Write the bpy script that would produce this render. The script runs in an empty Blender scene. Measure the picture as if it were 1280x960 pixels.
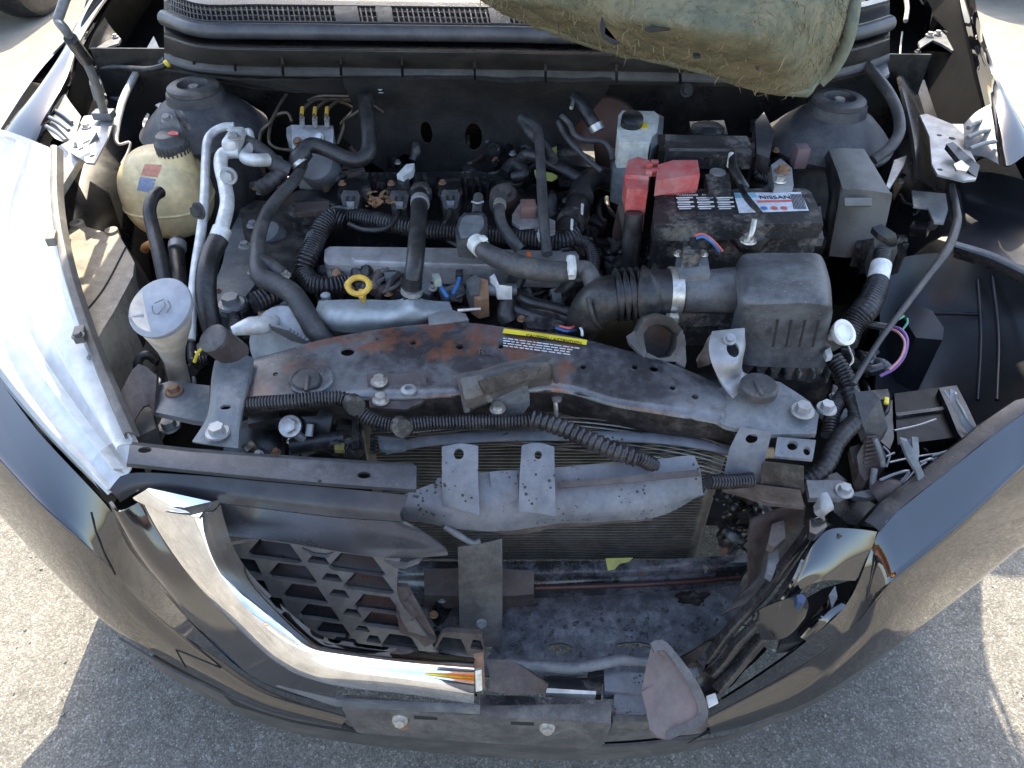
import bpy, bmesh, math, random
from mathutils import Vector as V, Matrix, noise as mnoise
random.seed(7)
SC = bpy.context.scene
COL = SC.collection
# ------------------------------------------------------------------ camera, sky, sun, exposure
CAM = V((0, 0, 1.37)); PITCH = math.radians(42); FPX = 950.0
cam = bpy.data.cameras.new('camera'); cam.sensor_width = 36; cam.lens = FPX / 1280 * 36
cam.clip_start = .02; cam.clip_end = 400
camo = bpy.data.objects.new('camera', cam); COL.objects.link(camo)
camo.location = CAM; camo.rotation_euler = (math.pi / 2 - PITCH, 0, 0); SC.camera = camo
SUN_EL, SUN_AZ = 51, 5          # degrees; azimuth measured from straight behind the car towards the left
w = bpy.data.worlds.new('World'); SC.world = w; w.use_nodes = True
nt = w.node_tree; bg = nt.nodes['Background']
sky = nt.nodes.new('ShaderNodeTexSky'); sky.sky_type = 'NISHITA'; sky.sun_disc = False
sky.sun_elevation = math.radians(SUN_EL); sky.sun_rotation = math.radians(-SUN_AZ)
sky.air_density = 1.2; sky.dust_density = 2.5; sky.ozone_density = .5
nt.links.new(sky.outputs[0], bg.inputs[0]); bg.inputs[1].default_value = .15
sl = bpy.data.lights.new('sun', 'SUN'); sl.energy = 3.0; sl.angle = math.radians(.53); sl.color = (1, .89, .70)
so = bpy.data.objects.new('sun', sl); COL.objects.link(so); so.location = (-1, 5, 6)
e, a = math.radians(SUN_EL), math.radians(SUN_AZ)
so.rotation_euler = (-V((-math.sin(a) * math.cos(e), math.cos(a) * math.cos(e), math.sin(e)))).to_track_quat('-Z', 'Y').to_euler()
vs = SC.view_settings; vs.view_transform = 'Standard'; vs.look = 'None'; vs.gamma = 1; vs.exposure = 2.05
SC.cycles.use_denoising = True; SC.cycles.max_bounces = 8; SC.cycles.transparent_max_bounces = 12

# ------------------------------------------------------------------ geometry helpers
def ray(px, py):
    x = (px - 640) / FPX; u = (480 - py) / FPX; c, s = math.cos(PITCH), math.sin(PITCH)
    return V((x, c + s * u, -s + c * u))
def P(p):
    """(px, py, z) -> point at height z;  (px, py, 10+y) -> point on the plane Y=y;  Vector -> itself"""
    if isinstance(p, V): return p.copy()
    d = ray(p[0], p[1])
    if p[2] >= 8: return CAM + d * ((p[2] - 10) / d.y)
    return CAM + d * ((p[2] - CAM.z) / d.z)
def mm(px, p):
    """length in metres of px picture pixels at point p"""
    q = P(p); return px * (q - CAM).dot(ray(640, 480)) / FPX
def cr(pts, n, closed=False):
    """Catmull-Rom through world points, n samples per span"""
    L = len(pts); out = []
    for i in range(L if closed else L - 1):
        if closed: a, b, c, d = (pts[(i + k - 1) % L] for k in range(4))
        else:
            b, c = pts[i], pts[i + 1]
            a = pts[i - 1] if i else b * 2 - c
            d = pts[i + 2] if i + 2 < L else c * 2 - b
        for k in range(n):
            t = k / n
            out.append(.5 * ((2 * b) + (c - a) * t + (2 * a - 5 * b + 4 * c - d) * t * t + (3 * b - a - 3 * c + d) * t ** 3))
    if not closed: out.append(pts[-1].copy())
    return out
def resamp(pts, n):
    ls = [0]
    for i in range(1, len(pts)): ls.append(ls[-1] + (pts[i] - pts[i - 1]).length)
    out = []; j = 0
    for k in range(n):
        t = ls[-1] * k / (n - 1)
        while j < len(pts) - 2 and ls[j + 1] < t: j += 1
        d = ls[j + 1] - ls[j]
        out.append(pts[j].lerp(pts[j + 1], 0 if d < 1e-9 else min(1, max(0, (t - ls[j]) / d))))
    return out
def thing(name, label, cat, base, group=None, kind=None):
    o = bpy.data.objects.new(name, None); COL.objects.link(o); o.location = P(base); o.empty_display_size = .02
    o['label'] = label; o['category'] = cat
    if group: o['group'] = group
    if kind: o['kind'] = kind
    return o
WLOC = {}
def wloc(o):
    l = V((0, 0, 0))
    while o: l = l + o.location; o = o.parent
    return l
def part(par, name, bm, mat, ang=35, label=None, kind=None):
    """bm in world coordinates -> one mesh object under par"""
    b = wloc(par) if par else V((0, 0, 0))
    if b.length: bmesh.ops.translate(bm, verts=bm.verts, vec=-b)
    me = bpy.data.meshes.new(name); bmesh.ops.recalc_face_normals(bm, faces=bm.faces); bm.to_mesh(me); bm.free()
    me.shade_smooth()
    me.set_sharp_from_angle(angle=math.radians(ang))
    o = bpy.data.objects.new(name, me); COL.objects.link(o)
    if par: o.parent = par
    if mat: me.materials.append(mat)
    if label: o['label'] = label
    if kind: o['kind'] = kind
    return o
def tagged(o, label, cat, group=None, kind=None):
    o['label'] = label; o['category'] = cat
    if group: o['group'] = group
    if kind: o['kind'] = kind
    return o
def jitter(bm, amp, sc, seed=0):
    for v in bm.verts:
        n = mnoise.noise_vector(v.co * sc + V((seed, seed * 1.7, 0)))
        v.co += n * amp
def bev(bm, w, seg=2, ang=30):
    es = [e for e in bm.edges if e.is_manifold and e.calc_face_angle(0) > math.radians(ang)]
    if w > 0 and es: bmesh.ops.bevel(bm, geom=es, offset=w, segments=seg, profile=.6, affect='EDGES', clamp_overlap=True)
def loft(par, name, rows, mat, n=None, m=1, th=.002, ang=35, jit=None, bv=0, smooth=True, label=None, kind=None, off=-1):
    """surface through rows of points, thickened"""
    R = []
    for r in rows:
        q = [P(p) for p in r]
        if n:
            q = resamp(cr(q, 8) if smooth else q, n)
        R.append(q)
    if m > 1:
        cols = [cr([r[i] for r in R], m) for i in range(len(R[0]))]
        R = [[c[j] for c in cols] for j in range(len(cols[0]))]
    bm = bmesh.new(); G = [[bm.verts.new(p) for p in r] for r in R]
    for i in range(len(G) - 1):
        for j in range(len(G[0]) - 1):
            bm.faces.new((G[i][j], G[i][j + 1], G[i + 1][j + 1], G[i + 1][j]))
    bmesh.ops.remove_doubles(bm, verts=bm.verts, dist=1e-5)
    if jit: jitter(bm, *jit)
    if th:
        bmesh.ops.recalc_face_normals(bm, faces=bm.faces)
        bm.normal_update()
        up = sum((f.normal.dot(CAM - f.calc_center_median()) * f.calc_area() for f in bm.faces), 0)
        if up < 0: bmesh.ops.reverse_faces(bm, faces=bm.faces)
        bmesh.ops.solidify(bm, geom=bm.faces[:], thickness=th)
        if bv: bev(bm, bv)
    return part(par, name, bm, mat, ang, label, kind)
def prism(par, name, pix, h, mat, z=None, bv=.002, top=1.0, d=None, ang=35, seg=2, label=None, jit=None, sub=0):
    """polygon of picture points (height z or own third value) pushed down by h; the bottom scaled by top"""
    q = [P(p) if len(p) == 3 else P((p[0], p[1], z)) for p in pix]
    d = V((0, 0, -h)) if d is None else d
    c = sum(q, V((0, 0, 0))) / len(q)
    bm = bmesh.new(); A = [bm.verts.new(p) for p in q]; B = [bm.verts.new(c + (p - c) * top + d) for p in q]
    k = len(q)
    bm.faces.new(A); bm.faces.new(B[::-1])
    for i in range(k): bm.faces.new((A[i], B[i], B[(i + 1) % k], A[(i + 1) % k]))
    bev(bm, bv, seg)
    bmesh.ops.triangulate(bm, faces=[f for f in bm.faces if len(f.verts) > 4])
    if sub:
        bmesh.ops.subdivide_edges(bm, edges=bm.edges[:], cuts=sub, use_grid_fill=True)
    if jit: jitter(bm, *jit)
    return part(par, name, bm, mat, ang, label)
def box(par, name, c, s, mat, rot=(0, 0, 0), bv=.002, ang=35, label=None, taper=1.0):
    bm = bmesh.new(); bmesh.ops.create_cube(bm, size=1)
    for v in bm.verts:
        k = taper if v.co.z > 0 else 1
        v.co = V((v.co.x * s[0] * k, v.co.y * s[1] * k, v.co.z * s[2]))
    bev(bm, bv)
    M_ = Matrix.Translation(P(c)) @ Matrix.Rotation(rot[2], 4, 'Z') @ Matrix.Rotation(rot[1], 4, 'Y') @ Matrix.Rotation(rot[0], 4, 'X')
    bmesh.ops.transform(bm, matrix=M_, verts=bm.verts)
    return part(par, name, bm, mat, ang, label)
def tube(par, name, pts, r, mat, seg=12, ribs=0, amp=.0012, cap=True, n=8, sm=True, label=None, flat=1.0):
    q = [P(p) for p in pts]
    rs = r if isinstance(r, (list, tuple)) else [r] * len(q)
    if sm and len(q) > 2:
        path = cr(q, n); rad = []
        for i in range(len(q) - 1): rad += [rs[i] + (rs[i + 1] - rs[i]) * k / n for k in range(n)]
        rad.append(rs[-1])
    else: path, rad = q, list(rs)
    if ribs:
        L = sum((path[i + 1] - path[i]).length for i in range(len(path) - 1))
        N = max(8, int(L / ribs) * 4)
        ls = [0]
        for i in range(1, len(path)): ls.append(ls[-1] + (path[i] - path[i - 1]).length)
        p2, r2 = [], []; j = 0
        for k in range(N + 1):
            t = L * k / N
            while j < len(path) - 2 and ls[j + 1] < t: j += 1
            f = (t - ls[j]) / max(1e-9, ls[j + 1] - ls[j])
            p2.append(path[j].lerp(path[j + 1], min(1, f)))
            r2.append(rad[j] + (rad[j + 1] - rad[j]) * min(1, f) + amp * (1, .55, -1, .55)[k % 4])
        path, rad = p2, r2
    bm = bmesh.new(); rings = []; prev = None
    for i, p in enumerate(path):
        t = (path[min(i + 1, len(path) - 1)] - path[max(0, i - 1)]).normalized()
        if prev is None:
            s_ = t.cross(V((0, 0, 1)));  s_ = t.cross(V((0, 1, 0))) if s_.length < .1 else s_
            s_.normalize()
        else:
            s_ = (prev - t * prev.dot(t)).normalized()
        prev = s_; u_ = s_.cross(t)
        rings.append([bm.verts.new(p + (s_ * math.cos(2 * math.pi * k / seg) + u_ * math.sin(2 * math.pi * k / seg) * flat) * rad[i]) for k in range(seg)])
    for i in range(len(rings) - 1):
        for k in range(seg):
            bm.faces.new((rings[i][k], rings[i][(k + 1) % seg], rings[i + 1][(k + 1) % seg], rings[i + 1][k]))
    if cap: bm.faces.new(rings[0][::-1]); bm.faces.new(rings[-1])
    return part(par, name, bm, mat, 50 if not ribs else 80, label)
def lathe(par, name, c, prof, mat, axis=(0, 0, 1), seg=28, ang=40, label=None, sx=1.0):
    """profile of (radius, height) turned round axis at c"""
    bm = bmesh.new(); rings = []
    for r, h in prof:
        rings.append([bm.verts.new((max(r, 1e-5) * math.cos(2 * math.pi * k / seg) * sx, max(r, 1e-5) * math.sin(2 * math.pi * k / seg), h)) for k in range(seg)])
    for i in range(len(rings) - 1):
        for k in range(seg): bm.faces.new((rings[i][k], rings[i][(k + 1) % seg], rings[i + 1][(k + 1) % seg], rings[i + 1][k]))
    bm.faces.new(rings[0][::-1]); bm.faces.new(rings[-1])
    bmesh.ops.remove_doubles(bm, verts=bm.verts, dist=4e-5)
    ax = V(axis).normalized()
    bmesh.ops.transform(bm, matrix=Matrix.Translation(P(c)) @ ax.to_track_quat('Z', 'Y').to_matrix().to_4x4(), verts=bm.verts)
    return part(par, name, bm, mat, ang, label)
BOLT = {}
def bolt(par, c, mat, r=.006, axis=(0, 0, 1), name='bolt'):
    """flanged hexagon bolt; the mesh is shared"""
    k = mat.name
    if k not in BOLT:
        bm = bmesh.new()
        bmesh.ops.create_cone(bm, cap_ends=True, segments=20, radius1=1.55, radius2=1.45, depth=.3, matrix=Matrix.Translation((0, 0, .15)))
        bmesh.ops.create_cone(bm, cap_ends=True, segments=6, radius1=1, radius2=.96, depth=.9, matrix=Matrix.Translation((0, 0, .73)))
        me = bpy.data.meshes.new('bolt'); bm.to_mesh(me); bm.free(); me.materials.append(mat); BOLT[k] = me
    o = bpy.data.objects.new(name, BOLT[k]); COL.objects.link(o); o.parent = par
    o.location = P(c) - wloc(par); o.scale = (r, r, r); o.rotation_euler = V(axis).to_track_quat('Z', 'Y').to_euler()
    return o
def holes(o, hs, axis=(0, 0, 1), depth=.06, seg=18):
    """cut round holes (px, py, z, radius) or slots (.., rx, ry) through o"""
    bm = bmesh.new(); b = wloc(o); ax = V(axis).to_track_quat('Z', 'Y').to_matrix().to_4x4()
    for h in hs:
        ry = h[4] if len(h) > 4 else h[3]
        bmesh.ops.create_cone(bm, cap_ends=True, segments=seg, radius1=1, radius2=1, depth=depth,
                              matrix=Matrix.Translation(P(h[:3]) - b) @ ax @ Matrix.Diagonal((h[3], ry, 1, 1)))
    me = bpy.data.meshes.new('t'); bm.to_mesh(me); bm.free()
    c = bpy.data.objects.new('t', me); COL.objects.link(c)
    c.location = b
    md = o.modifiers.new('b', 'BOOLEAN'); md.object = c; md.solver = 'EXACT'; md.operation = 'DIFFERENCE'
    dg = bpy.context.evaluated_depsgraph_get(); dg.update()
    nm = bpy.data.meshes.new_from_object(o.evaluated_get(dg)); o.modifiers.clear()
    old = o.data; o.data = nm; nm.name = o.name; bpy.data.meshes.remove(old)
    nm.set_sharp_from_angle(angle=math.radians(35))
    bpy.data.objects.remove(c); bpy.data.meshes.remove(me)
    return o
from mathutils.bvhtree import BVHTree
def on(o, px, py, lift=.001):
    """the spot of o's skin seen at a picture point, lifted a little"""
    b = wloc(o); bv = BVHTree.FromPolygons([v.co + b for v in o.data.vertices], [tuple(p.vertices) for p in o.data.polygons])
    h = bv.ray_cast(CAM, ray(px, py).normalized())
    if h[0] is None: h = bv.find_nearest(P((px, py, .6)))
    n = h[1] if h[1].dot(CAM - h[0]) > 0 else -h[1]
    return h[0] + n * lift
def text(par, name, s, origin, xdir, ydir, size, mat, th=.0002):
    cu = bpy.data.curves.new('t', 'FONT'); cu.body = s; cu.size = size; cu.extrude = th; cu.align_x = 'LEFT'
    t = bpy.data.objects.new('t', cu); COL.objects.link(t)
    dg = bpy.context.evaluated_depsgraph_get(); dg.update()
    me = bpy.data.meshes.new_from_object(t.evaluated_get(dg)); bpy.data.objects.remove(t); bpy.data.curves.remove(cu)
    x = xdir.normalized(); z = x.cross(ydir).normalized(); y = z.cross(x)
    m = Matrix((x, y, z)).transposed().to_4x4(); m.translation = origin - wloc(par)
    me.transform(m); me.materials.clear(); me.materials.append(mat); me.name = name
    o = bpy.data.objects.new(name, me); COL.objects.link(o); o.parent = par
    return o
def copytree(o, parent=None, delta=None, label=None):
    c = o.copy(); COL.objects.link(c)
    if parent is not None: c.parent = parent
    if delta is not None: c.location = o.location + delta
    if label: c['label'] = label
    for ch in [k for k in bpy.data.objects if k.parent == o]: copytree(ch, c)
    return c

# ------------------------------------------------------------------ materials
MATS = {}
def M(name, col, rough=.5, metal=0, dust=0, dcol=(.23, .2, .17), dscale=14, bump=.0, bscale=300, coat=0, spk=0, spkcol=(.01, .01, .01), spks=220, lo=.42, hi=.72, trans=0, sss=0, ior=1.5, alpha=1, spec=.5, rvar=.18, d2=None, d3=None):
    """base colour with settled dust, specks and fine relief"""
    m = bpy.data.materials.new(name); m.use_nodes = True; t = m.node_tree; N = t.nodes; L = t.links
    b = N['Principled BSDF']; b.inputs['Metallic'].default_value = metal; b.inputs['IOR'].default_value = ior
    b.inputs['Specular IOR Level'].default_value = spec
    if coat: b.inputs['Coat Weight'].default_value = coat; b.inputs['Coat Roughness'].default_value = .03
    if trans: b.inputs['Transmission Weight'].default_value = trans
    if sss: b.inputs['Subsurface Weight'].default_value = sss; b.inputs['Subsurface Radius'].default_value = (.02, .015, .01); b.inputs['Subsurface Scale'].default_value = .3
    b.inputs['Alpha'].default_value = alpha
    g = N.new('ShaderNodeNewGeometry')
    def noi(sc, det=6, ro=.6):
        n = N.new('ShaderNodeTexNoise'); n.inputs['Scale'].default_value = sc; n.inputs['Detail'].default_value = det
        n.inputs['Roughness'].default_value = ro; L.new(g.outputs['Position'], n.inputs['Vector']); return n.outputs[0]
    def ramp(src, a0, a1):
        r = N.new('ShaderNodeMapRange'); r.inputs[1].default_value = a0; r.inputs[2].default_value = a1; r.interpolation_type = 'SMOOTHSTEP'
        L.new(src, r.inputs[0]); return r.outputs[0]
    def math_(op, x, y):
        n = N.new('ShaderNodeMath'); n.operation = op
        for i, v in enumerate((x, y)):
            if isinstance(v, (int, float)): n.inputs[i].default_value = v
            else: L.new(v, n.inputs[i])
        return n.outputs[0]
    def mix(f, x, y):
        n = N.new('ShaderNodeMix'); n.data_type = 'RGBA'
        L.new(f, n.inputs[0])
        for i, v in ((6, x), (7, y)):
            if isinstance(v, tuple): n.inputs[i].default_value = (*v, 1)
            else: L.new(v, n.inputs[i])
        return n.outputs[2]
    n1 = noi(dscale, 9, .7)
    c = mix(ramp(noi(dscale * 2.3, 4), .3, .7), tuple(x * .82 for x in col), tuple(min(1, x * 1.18) for x in col))
    if dust:
        n2 = noi(dscale * 9, 5, .75)
        f = math_('MULTIPLY', ramp(math_('ADD', math_('MULTIPLY', n1, .7), math_('MULTIPLY', n2, .3)), lo, hi), dust)
        c = mix(f, c, dcol)
    if d2:
        c = mix(math_('MULTIPLY', ramp(math_('ADD', math_('MULTIPLY', noi(d2[2], 9, .7), .8), math_('MULTIPLY', noi(d2[2] * 11, 4), .2)), d2[3], d2[4]), d2[0]), c, d2[1])
    if d3:
        c = mix(math_('MULTIPLY', ramp(math_('ADD', math_('MULTIPLY', noi(d3[2], 9, .65), .85), math_('MULTIPLY', noi(d3[2] * 9, 4), .15)), d3[3], d3[4]), d3[0]), c, d3[1])
    if dust and bump:
        c = mix(math_('MULTIPLY', ramp(noi(dscale * 40, 2, .5), .66, .74), min(1, dust * .6)), c, tuple(min(1, x * 1.7) for x in dcol))
    if spk:
        vo = N.new('ShaderNodeTexVoronoi'); vo.inputs['Scale'].default_value = spks; L.new(g.outputs['Position'], vo.inputs['Vector'])
        sz = ramp(noi(25, 3), .45, .65)
        f = math_('MULTIPLY', ramp(math_('SUBTRACT', math_('MULTIPLY', sz, .32 * spk), vo.outputs['Distance']), -.02, .03), .9)
        c = mix(f, c, spkcol)
    L.new(c, b.inputs['Base Color'])
    r = math_('ADD', math_('MULTIPLY', noi(dscale * 3, 5), rvar * 2), rough - rvar)
    if dust:
        r = math_('ADD', r, math_('MULTIPLY', f if not spk else ramp(n1, lo, hi), .25))
    L.new(r, b.inputs['Roughness'])
    if bump:
        bp = N.new('ShaderNodeBump'); bp.inputs['Strength'].default_value = bump; bp.inputs['Distance'].default_value = .001
        L.new(noi(bscale, 4), bp.inputs['Height']); L.new(bp.outputs[0], b.inputs['Normal'])
    MATS[name] = m
    return m
black = M('black_plastic', (.009, .009, .011), .33, dust=.5, dcol=(.14, .118, .1), dscale=20, bump=.25, bscale=500, lo=.5, hi=.66)
blackd = M('dusty_black_plastic', (.018, .018, .021), .42, dust=.9, dcol=(.22, .198, .172), dscale=20, bump=.3, bscale=400, lo=.47, hi=.64)
rubber = M('rubber_hose', (.012, .012, .014), .34, dust=.42, dcol=(.155, .138, .122), dscale=26, bump=.3, bscale=600)
rubberg = M('grey_rubber', (.04, .04, .043), .48, dust=.6, dcol=(.19, .17, .15), dscale=24, bump=.2)
loom = M('wire_loom', (.014, .013, .016), .28, dust=.42, dcol=(.15, .14, .13), dscale=40)
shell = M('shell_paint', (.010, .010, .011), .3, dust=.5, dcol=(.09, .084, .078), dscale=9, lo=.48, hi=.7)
dark = M('dark_void', (.012, .012, .013), .7, dust=.3, dcol=(.05, .045, .04))
steel = M('grey_steel', (.34, .35, .36), .5, metal=.55, dust=.7, dcol=(.24, .22, .2), dscale=20, bump=.15)
steelp = M('painted_grey_steel', (.10, .112, .125), .42, dust=.75, dcol=(.25, .245, .235), dscale=16, bump=.15, lo=.44, hi=.66)
alu = M('dull_aluminium', (.55, .55, .56), .46, metal=.7, dust=.6, dcol=(.3, .28, .25), dscale=22, bump=.2)
shield = M('heat_shield_metal', (.34, .38, .4), .55, metal=.3, dust=.6, dcol=(.28, .29, .28), dscale=26, bump=.2)
zinc = M('zinc_bolt', (.6, .58, .54), .38, metal=.8, dust=.5, dcol=(.2, .15, .1), dscale=60)
rusty = M('rusty_bolt', (.25, .14, .08), .7, metal=.3, dust=.5, dcol=(.3, .2, .13), dscale=60)
paint = M('black_gloss_paint', (.005, .005, .007), .045, coat=.0, rvar=.015, dust=.02, dcol=(.16, .14, .11), dscale=5, lo=.5, hi=.8, ior=2.05)
paintr = M('worn_black_paint', (.016, .014, .015), .22, dust=.45, dcol=(.13, .12, .115), dscale=11, coat=.25)
chrome = M('chrome', (.86, .86, .87), .035, metal=1, rvar=.01)
whitep = M('white_plastic', (.7, .7, .66), .42, dust=.4, dcol=(.4, .36, .3), dscale=25)
whitet = M('white_coated_pipe', (.62, .62, .61), .42, metal=.25, dust=.5, dcol=(.4, .37, .33), dscale=30)
cream = M('cream_tank', (.78, .63, .36), .36, dust=.6, dcol=(.5, .36, .18), dscale=16, sss=.25)
red = M('red_plastic', (.5, .075, .07), .42, dust=.85, dcol=(.5, .24, .22), dscale=22, bump=.2, lo=.4, hi=.65)
yellow = M('yellow_plastic', (.62, .38, .05), .45, dust=.4, dcol=(.4, .28, .1), dscale=30)
ylabel = M('yellow_label', (.75, .6, .04), .45)
grimy = M('grimy_casting', (.025, .024, .026), .42, metal=.2, dust=.85, dcol=(.15, .135, .12), dscale=36, bump=.5, bscale=200)
felt = M('black_felt', (.028, .027, .028), .9, dust=.7, dcol=(.075, .07, .065), dscale=9, bump=.6, bscale=350, spec=.2)
greyp = M('grey_splashed_plastic', (.12, .13, .15), .5, dust=.6, dcol=(.25, .25, .25), dscale=22, spk=1.0, spks=170)
taupe = M('taupe_plastic', (.075, .07, .068), .5, dust=.8, dcol=(.22, .205, .185), dscale=15, bump=.2)
white = M('white_print', (.75, .75, .74), .5, dust=.3, dcol=(.4, .38, .35), dscale=40)
blue = M('blue_print', (.08, .2, .5), .5)
redp = M('red_print', (.6, .12, .1), .5)
inkm = M('black_print', (.015, .015, .015), .5)
copper = M('brown_tube', (.12, .09, .065), .45, metal=.4, dust=.6, dcol=(.16, .13, .1), dscale=40)
brownp = M('brown_plastic', (.05, .036, .034), .5, dust=.6, dcol=(.17, .15, .13), dscale=20, bump=.2)
orangew = M('orange_wire', (.5, .13, .03), .5)
bluew = M('blue_wire', (.04, .14, .35), .5)
greenw = M('green_wire', (.1, .38, .25), .5)
purplew = M('purple_wire', (.2, .1, .28), .5)
# ------------------------------------------------------------------ ground
def asphalt_mat():
    m = bpy.data.materials.new('asphalt'); m.use_nodes = True; t = m.node_tree; N = t.nodes; L = t.links; b = N['Principled BSDF']
    g = N.new('ShaderNodeNewGeometry')
    def noi(sc, det=6, ro=.6):
        n = N.new('ShaderNodeTexNoise'); n.inputs['Scale'].default_value = sc; n.inputs['Detail'].default_value = det; n.inputs['Roughness'].default_value = ro
        L.new(g.outputs['Position'], n.inputs['Vector']); return n.outputs[0]
    def rmp(src, stops):
        r = N.new('ShaderNodeValToRGB'); cr_ = r.color_ramp
        while len(cr_.elements) < len(stops): cr_.elements.new(.5)
        for e_, (p, c) in zip(cr_.elements, stops): e_.position = p; e_.color = (*c, 1)
        L.new(src, r.inputs[0]); return r.outputs[0]
    def mixc(f, x, y, bt='MIX'):
        n = N.new('ShaderNodeMix'); n.data_type = 'RGBA'; n.blend_type = bt
        if isinstance(f, float): n.inputs[0].default_value = f
        else: L.new(f, n.inputs[0])
        for i, v in ((6, x), (7, y)):
            if isinstance(v, tuple): n.inputs[i].default_value = (*v, 1)
            else: L.new(v, n.inputs[i])
        return n.outputs[2]
    v1 = N.new('ShaderNodeTexVoronoi'); v1.inputs['Scale'].default_value = 330; L.new(g.outputs['Position'], v1.inputs['Vector'])
    v2 = N.new('ShaderNodeTexVoronoi'); v2.inputs['Scale'].default_value = 150; L.new(g.outputs['Position'], v2.inputs['Vector'])
    sx = N.new('ShaderNodeSeparateColor'); L.new(v1.outputs['Color'], sx.inputs[0])
    sy = N.new('ShaderNodeSeparateColor'); L.new(v2.outputs['Color'], sy.inputs[0])
    stone = rmp(sx.outputs[0], [(0, (.105, .1, .09)), (.5, (.18, .172, .155)), (.85, (.24, .23, .2)), (1, (.42, .4, .36))])
    big = rmp(sy.outputs[1], [(0, (.13, .125, .11)), (.6, (.185, .175, .157)), (.97, (.2, .19, .17)), (1, (.5, .47, .42))])
    c = mixc(.4, stone, big)
    gap = rmp(v1.outputs['Distance'], [(0, (1, 1, 1)), (.45, (1, 1, 1)), (.75, (.72, .71, .7))])
    c = mixc(1.0, c, gap, 'MULTIPLY')
    wear = rmp(noi(2.2, 7), [(.3, (.76, .76, .77)), (.7, (1.2, 1.19, 1.16))]); c = mixc(1.0, c, wear, 'MULTIPLY')
    fine = rmp(noi(28, 6, .7), [(.3, (.8, .8, .8)), (.7, (1.2, 1.2, 1.2))]); c = mixc(1.0, c, fine, 'MULTIPLY')
    stain = rmp(noi(3.1, 4), [(.66, (1, 1, 1)), (.78, (.55, .54, .52))]); c = mixc(1.0, c, stain, 'MULTIPLY')
    # the yard behind is paler concrete
    sp = N.new('ShaderNodeSeparateXYZ'); L.new(g.outputs['Position'], sp.inputs[0])
    mr = N.new('ShaderNodeMapRange'); mr.inputs[1].default_value = 1.9; mr.inputs[2].default_value = 2.4; L.new(sp.outputs[1], mr.inputs[0])
    conc = rmp(noi(9, 6), [(.3, (.2, .182, .15)), (.7, (.26, .24, .2))]); c = mixc(mr.outputs[0], c, conc)
    L.new(c, b.inputs['Base Color']); b.inputs['Roughness'].default_value = .78; b.inputs['Specular IOR Level'].default_value = .35
    bp = N.new('ShaderNodeBump'); bp.inputs['Strength'].default_value = .8; bp.inputs['Distance'].default_value = .0016; bp.invert = True
    L.new(v1.outputs['Distance'], bp.inputs['Height'])
    b2 = N.new('ShaderNodeBump'); b2.inputs['Strength'].default_value = .3; b2.inputs['Distance'].default_value = .003
    L.new(noi(60, 5), b2.inputs['Height']); L.new(bp.outputs[0], b2.inputs['Normal']); L.new(b2.outputs[0], b.inputs['Normal'])
    return m
bm = bmesh.new(); bmesh.ops.create_grid(bm, x_segments=8, y_segments=8, size=150)
gr = part(None, 'ground', bm, asphalt_mat()); gr['kind'] = 'structure'; gr['label'] = 'worn speckled asphalt yard under and around the car'

# loose grit and chips lying on the asphalt
random.seed(17)
_b = bmesh.new(); bmesh.ops.create_icosphere(_b, subdivisions=1, radius=1); _v = [v.co.copy() for v in _b.verts]; _f = [[v.index for v in f.verts] for f in _b.faces]; _b.free()
gv, gf = [], []
for k in range(3200):
    x, y = random.uniform(-1.6, 1.8), random.uniform(.25, 1.9)
    r = random.choice((.0010, .0014, .0018, .0024, .0036)) * random.uniform(.7, 1.3); rot = Matrix.Rotation(random.random() * 6, 3, V((random.random(), random.random(), random.random() + .01)).normalized())
    n0 = len(gv); sy, sz = random.uniform(.5, 1), random.uniform(.35, .8)
    gv += [rot @ V((p.x * r, p.y * r * sy, p.z * r * sz)) + V((x, y, r * .4)) for p in _v]; gf += [[n0 + i_ for i_ in f_] for f_ in _f]
me = bpy.data.meshes.new('loose_grit'); me.from_pydata([tuple(p) for p in gv], [], gf); gg = bpy.data.objects.new('loose_grit', me); COL.objects.link(gg)
me.materials.append(M('grit', (.22, .21, .19), .8, dust=.9, dcol=(.48, .45, .4), dscale=300)); tagged(gg, 'pale loose grit scattered over the asphalt round the bumper', 'grit', kind='stuff')
# ------------------------------------------------------------------ the car: shell and panels
car = thing('car', 'black car with raised hood, open engine bay and smashed front end', 'car', V((0, 1.2, 0)))
def VV(*l): return [V(p) for p in l]
# bay tub: floor, side aprons, firewall
box(car, 'bay_floor', V((0, 1.06, .40)), (1.28, .62, .02), dark)
for s in (-1, 1):
    loft(car, 'inner_apron', [VV((s * .60, 1.02, .42), (s * .60, 1.15, .42), (s * .60, 1.36, .42)),
                              VV((s * .61, 1.02, .68), (s * .61, 1.15, .71), (s * .63, 1.36, .74)),
                              VV((s * .66, 1.02, .76), (s * .68, 1.15, .80), (s * .69, 1.36, .86)),
                              VV((s * .70, 1.02, .76), (s * .72, 1.15, .80), (s * .73, 1.36, .87))], shell, n=14, m=3, th=.004)
loft(car, 'firewall', [VV((-.70, 1.30, .42), (0, 1.31, .42), (.70, 1.30, .42)), VV((-.70, 1.31, .94), (0, 1.33, .93), (.70, 1.31, .93))], shell, n=12, m=4, th=.004)
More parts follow.
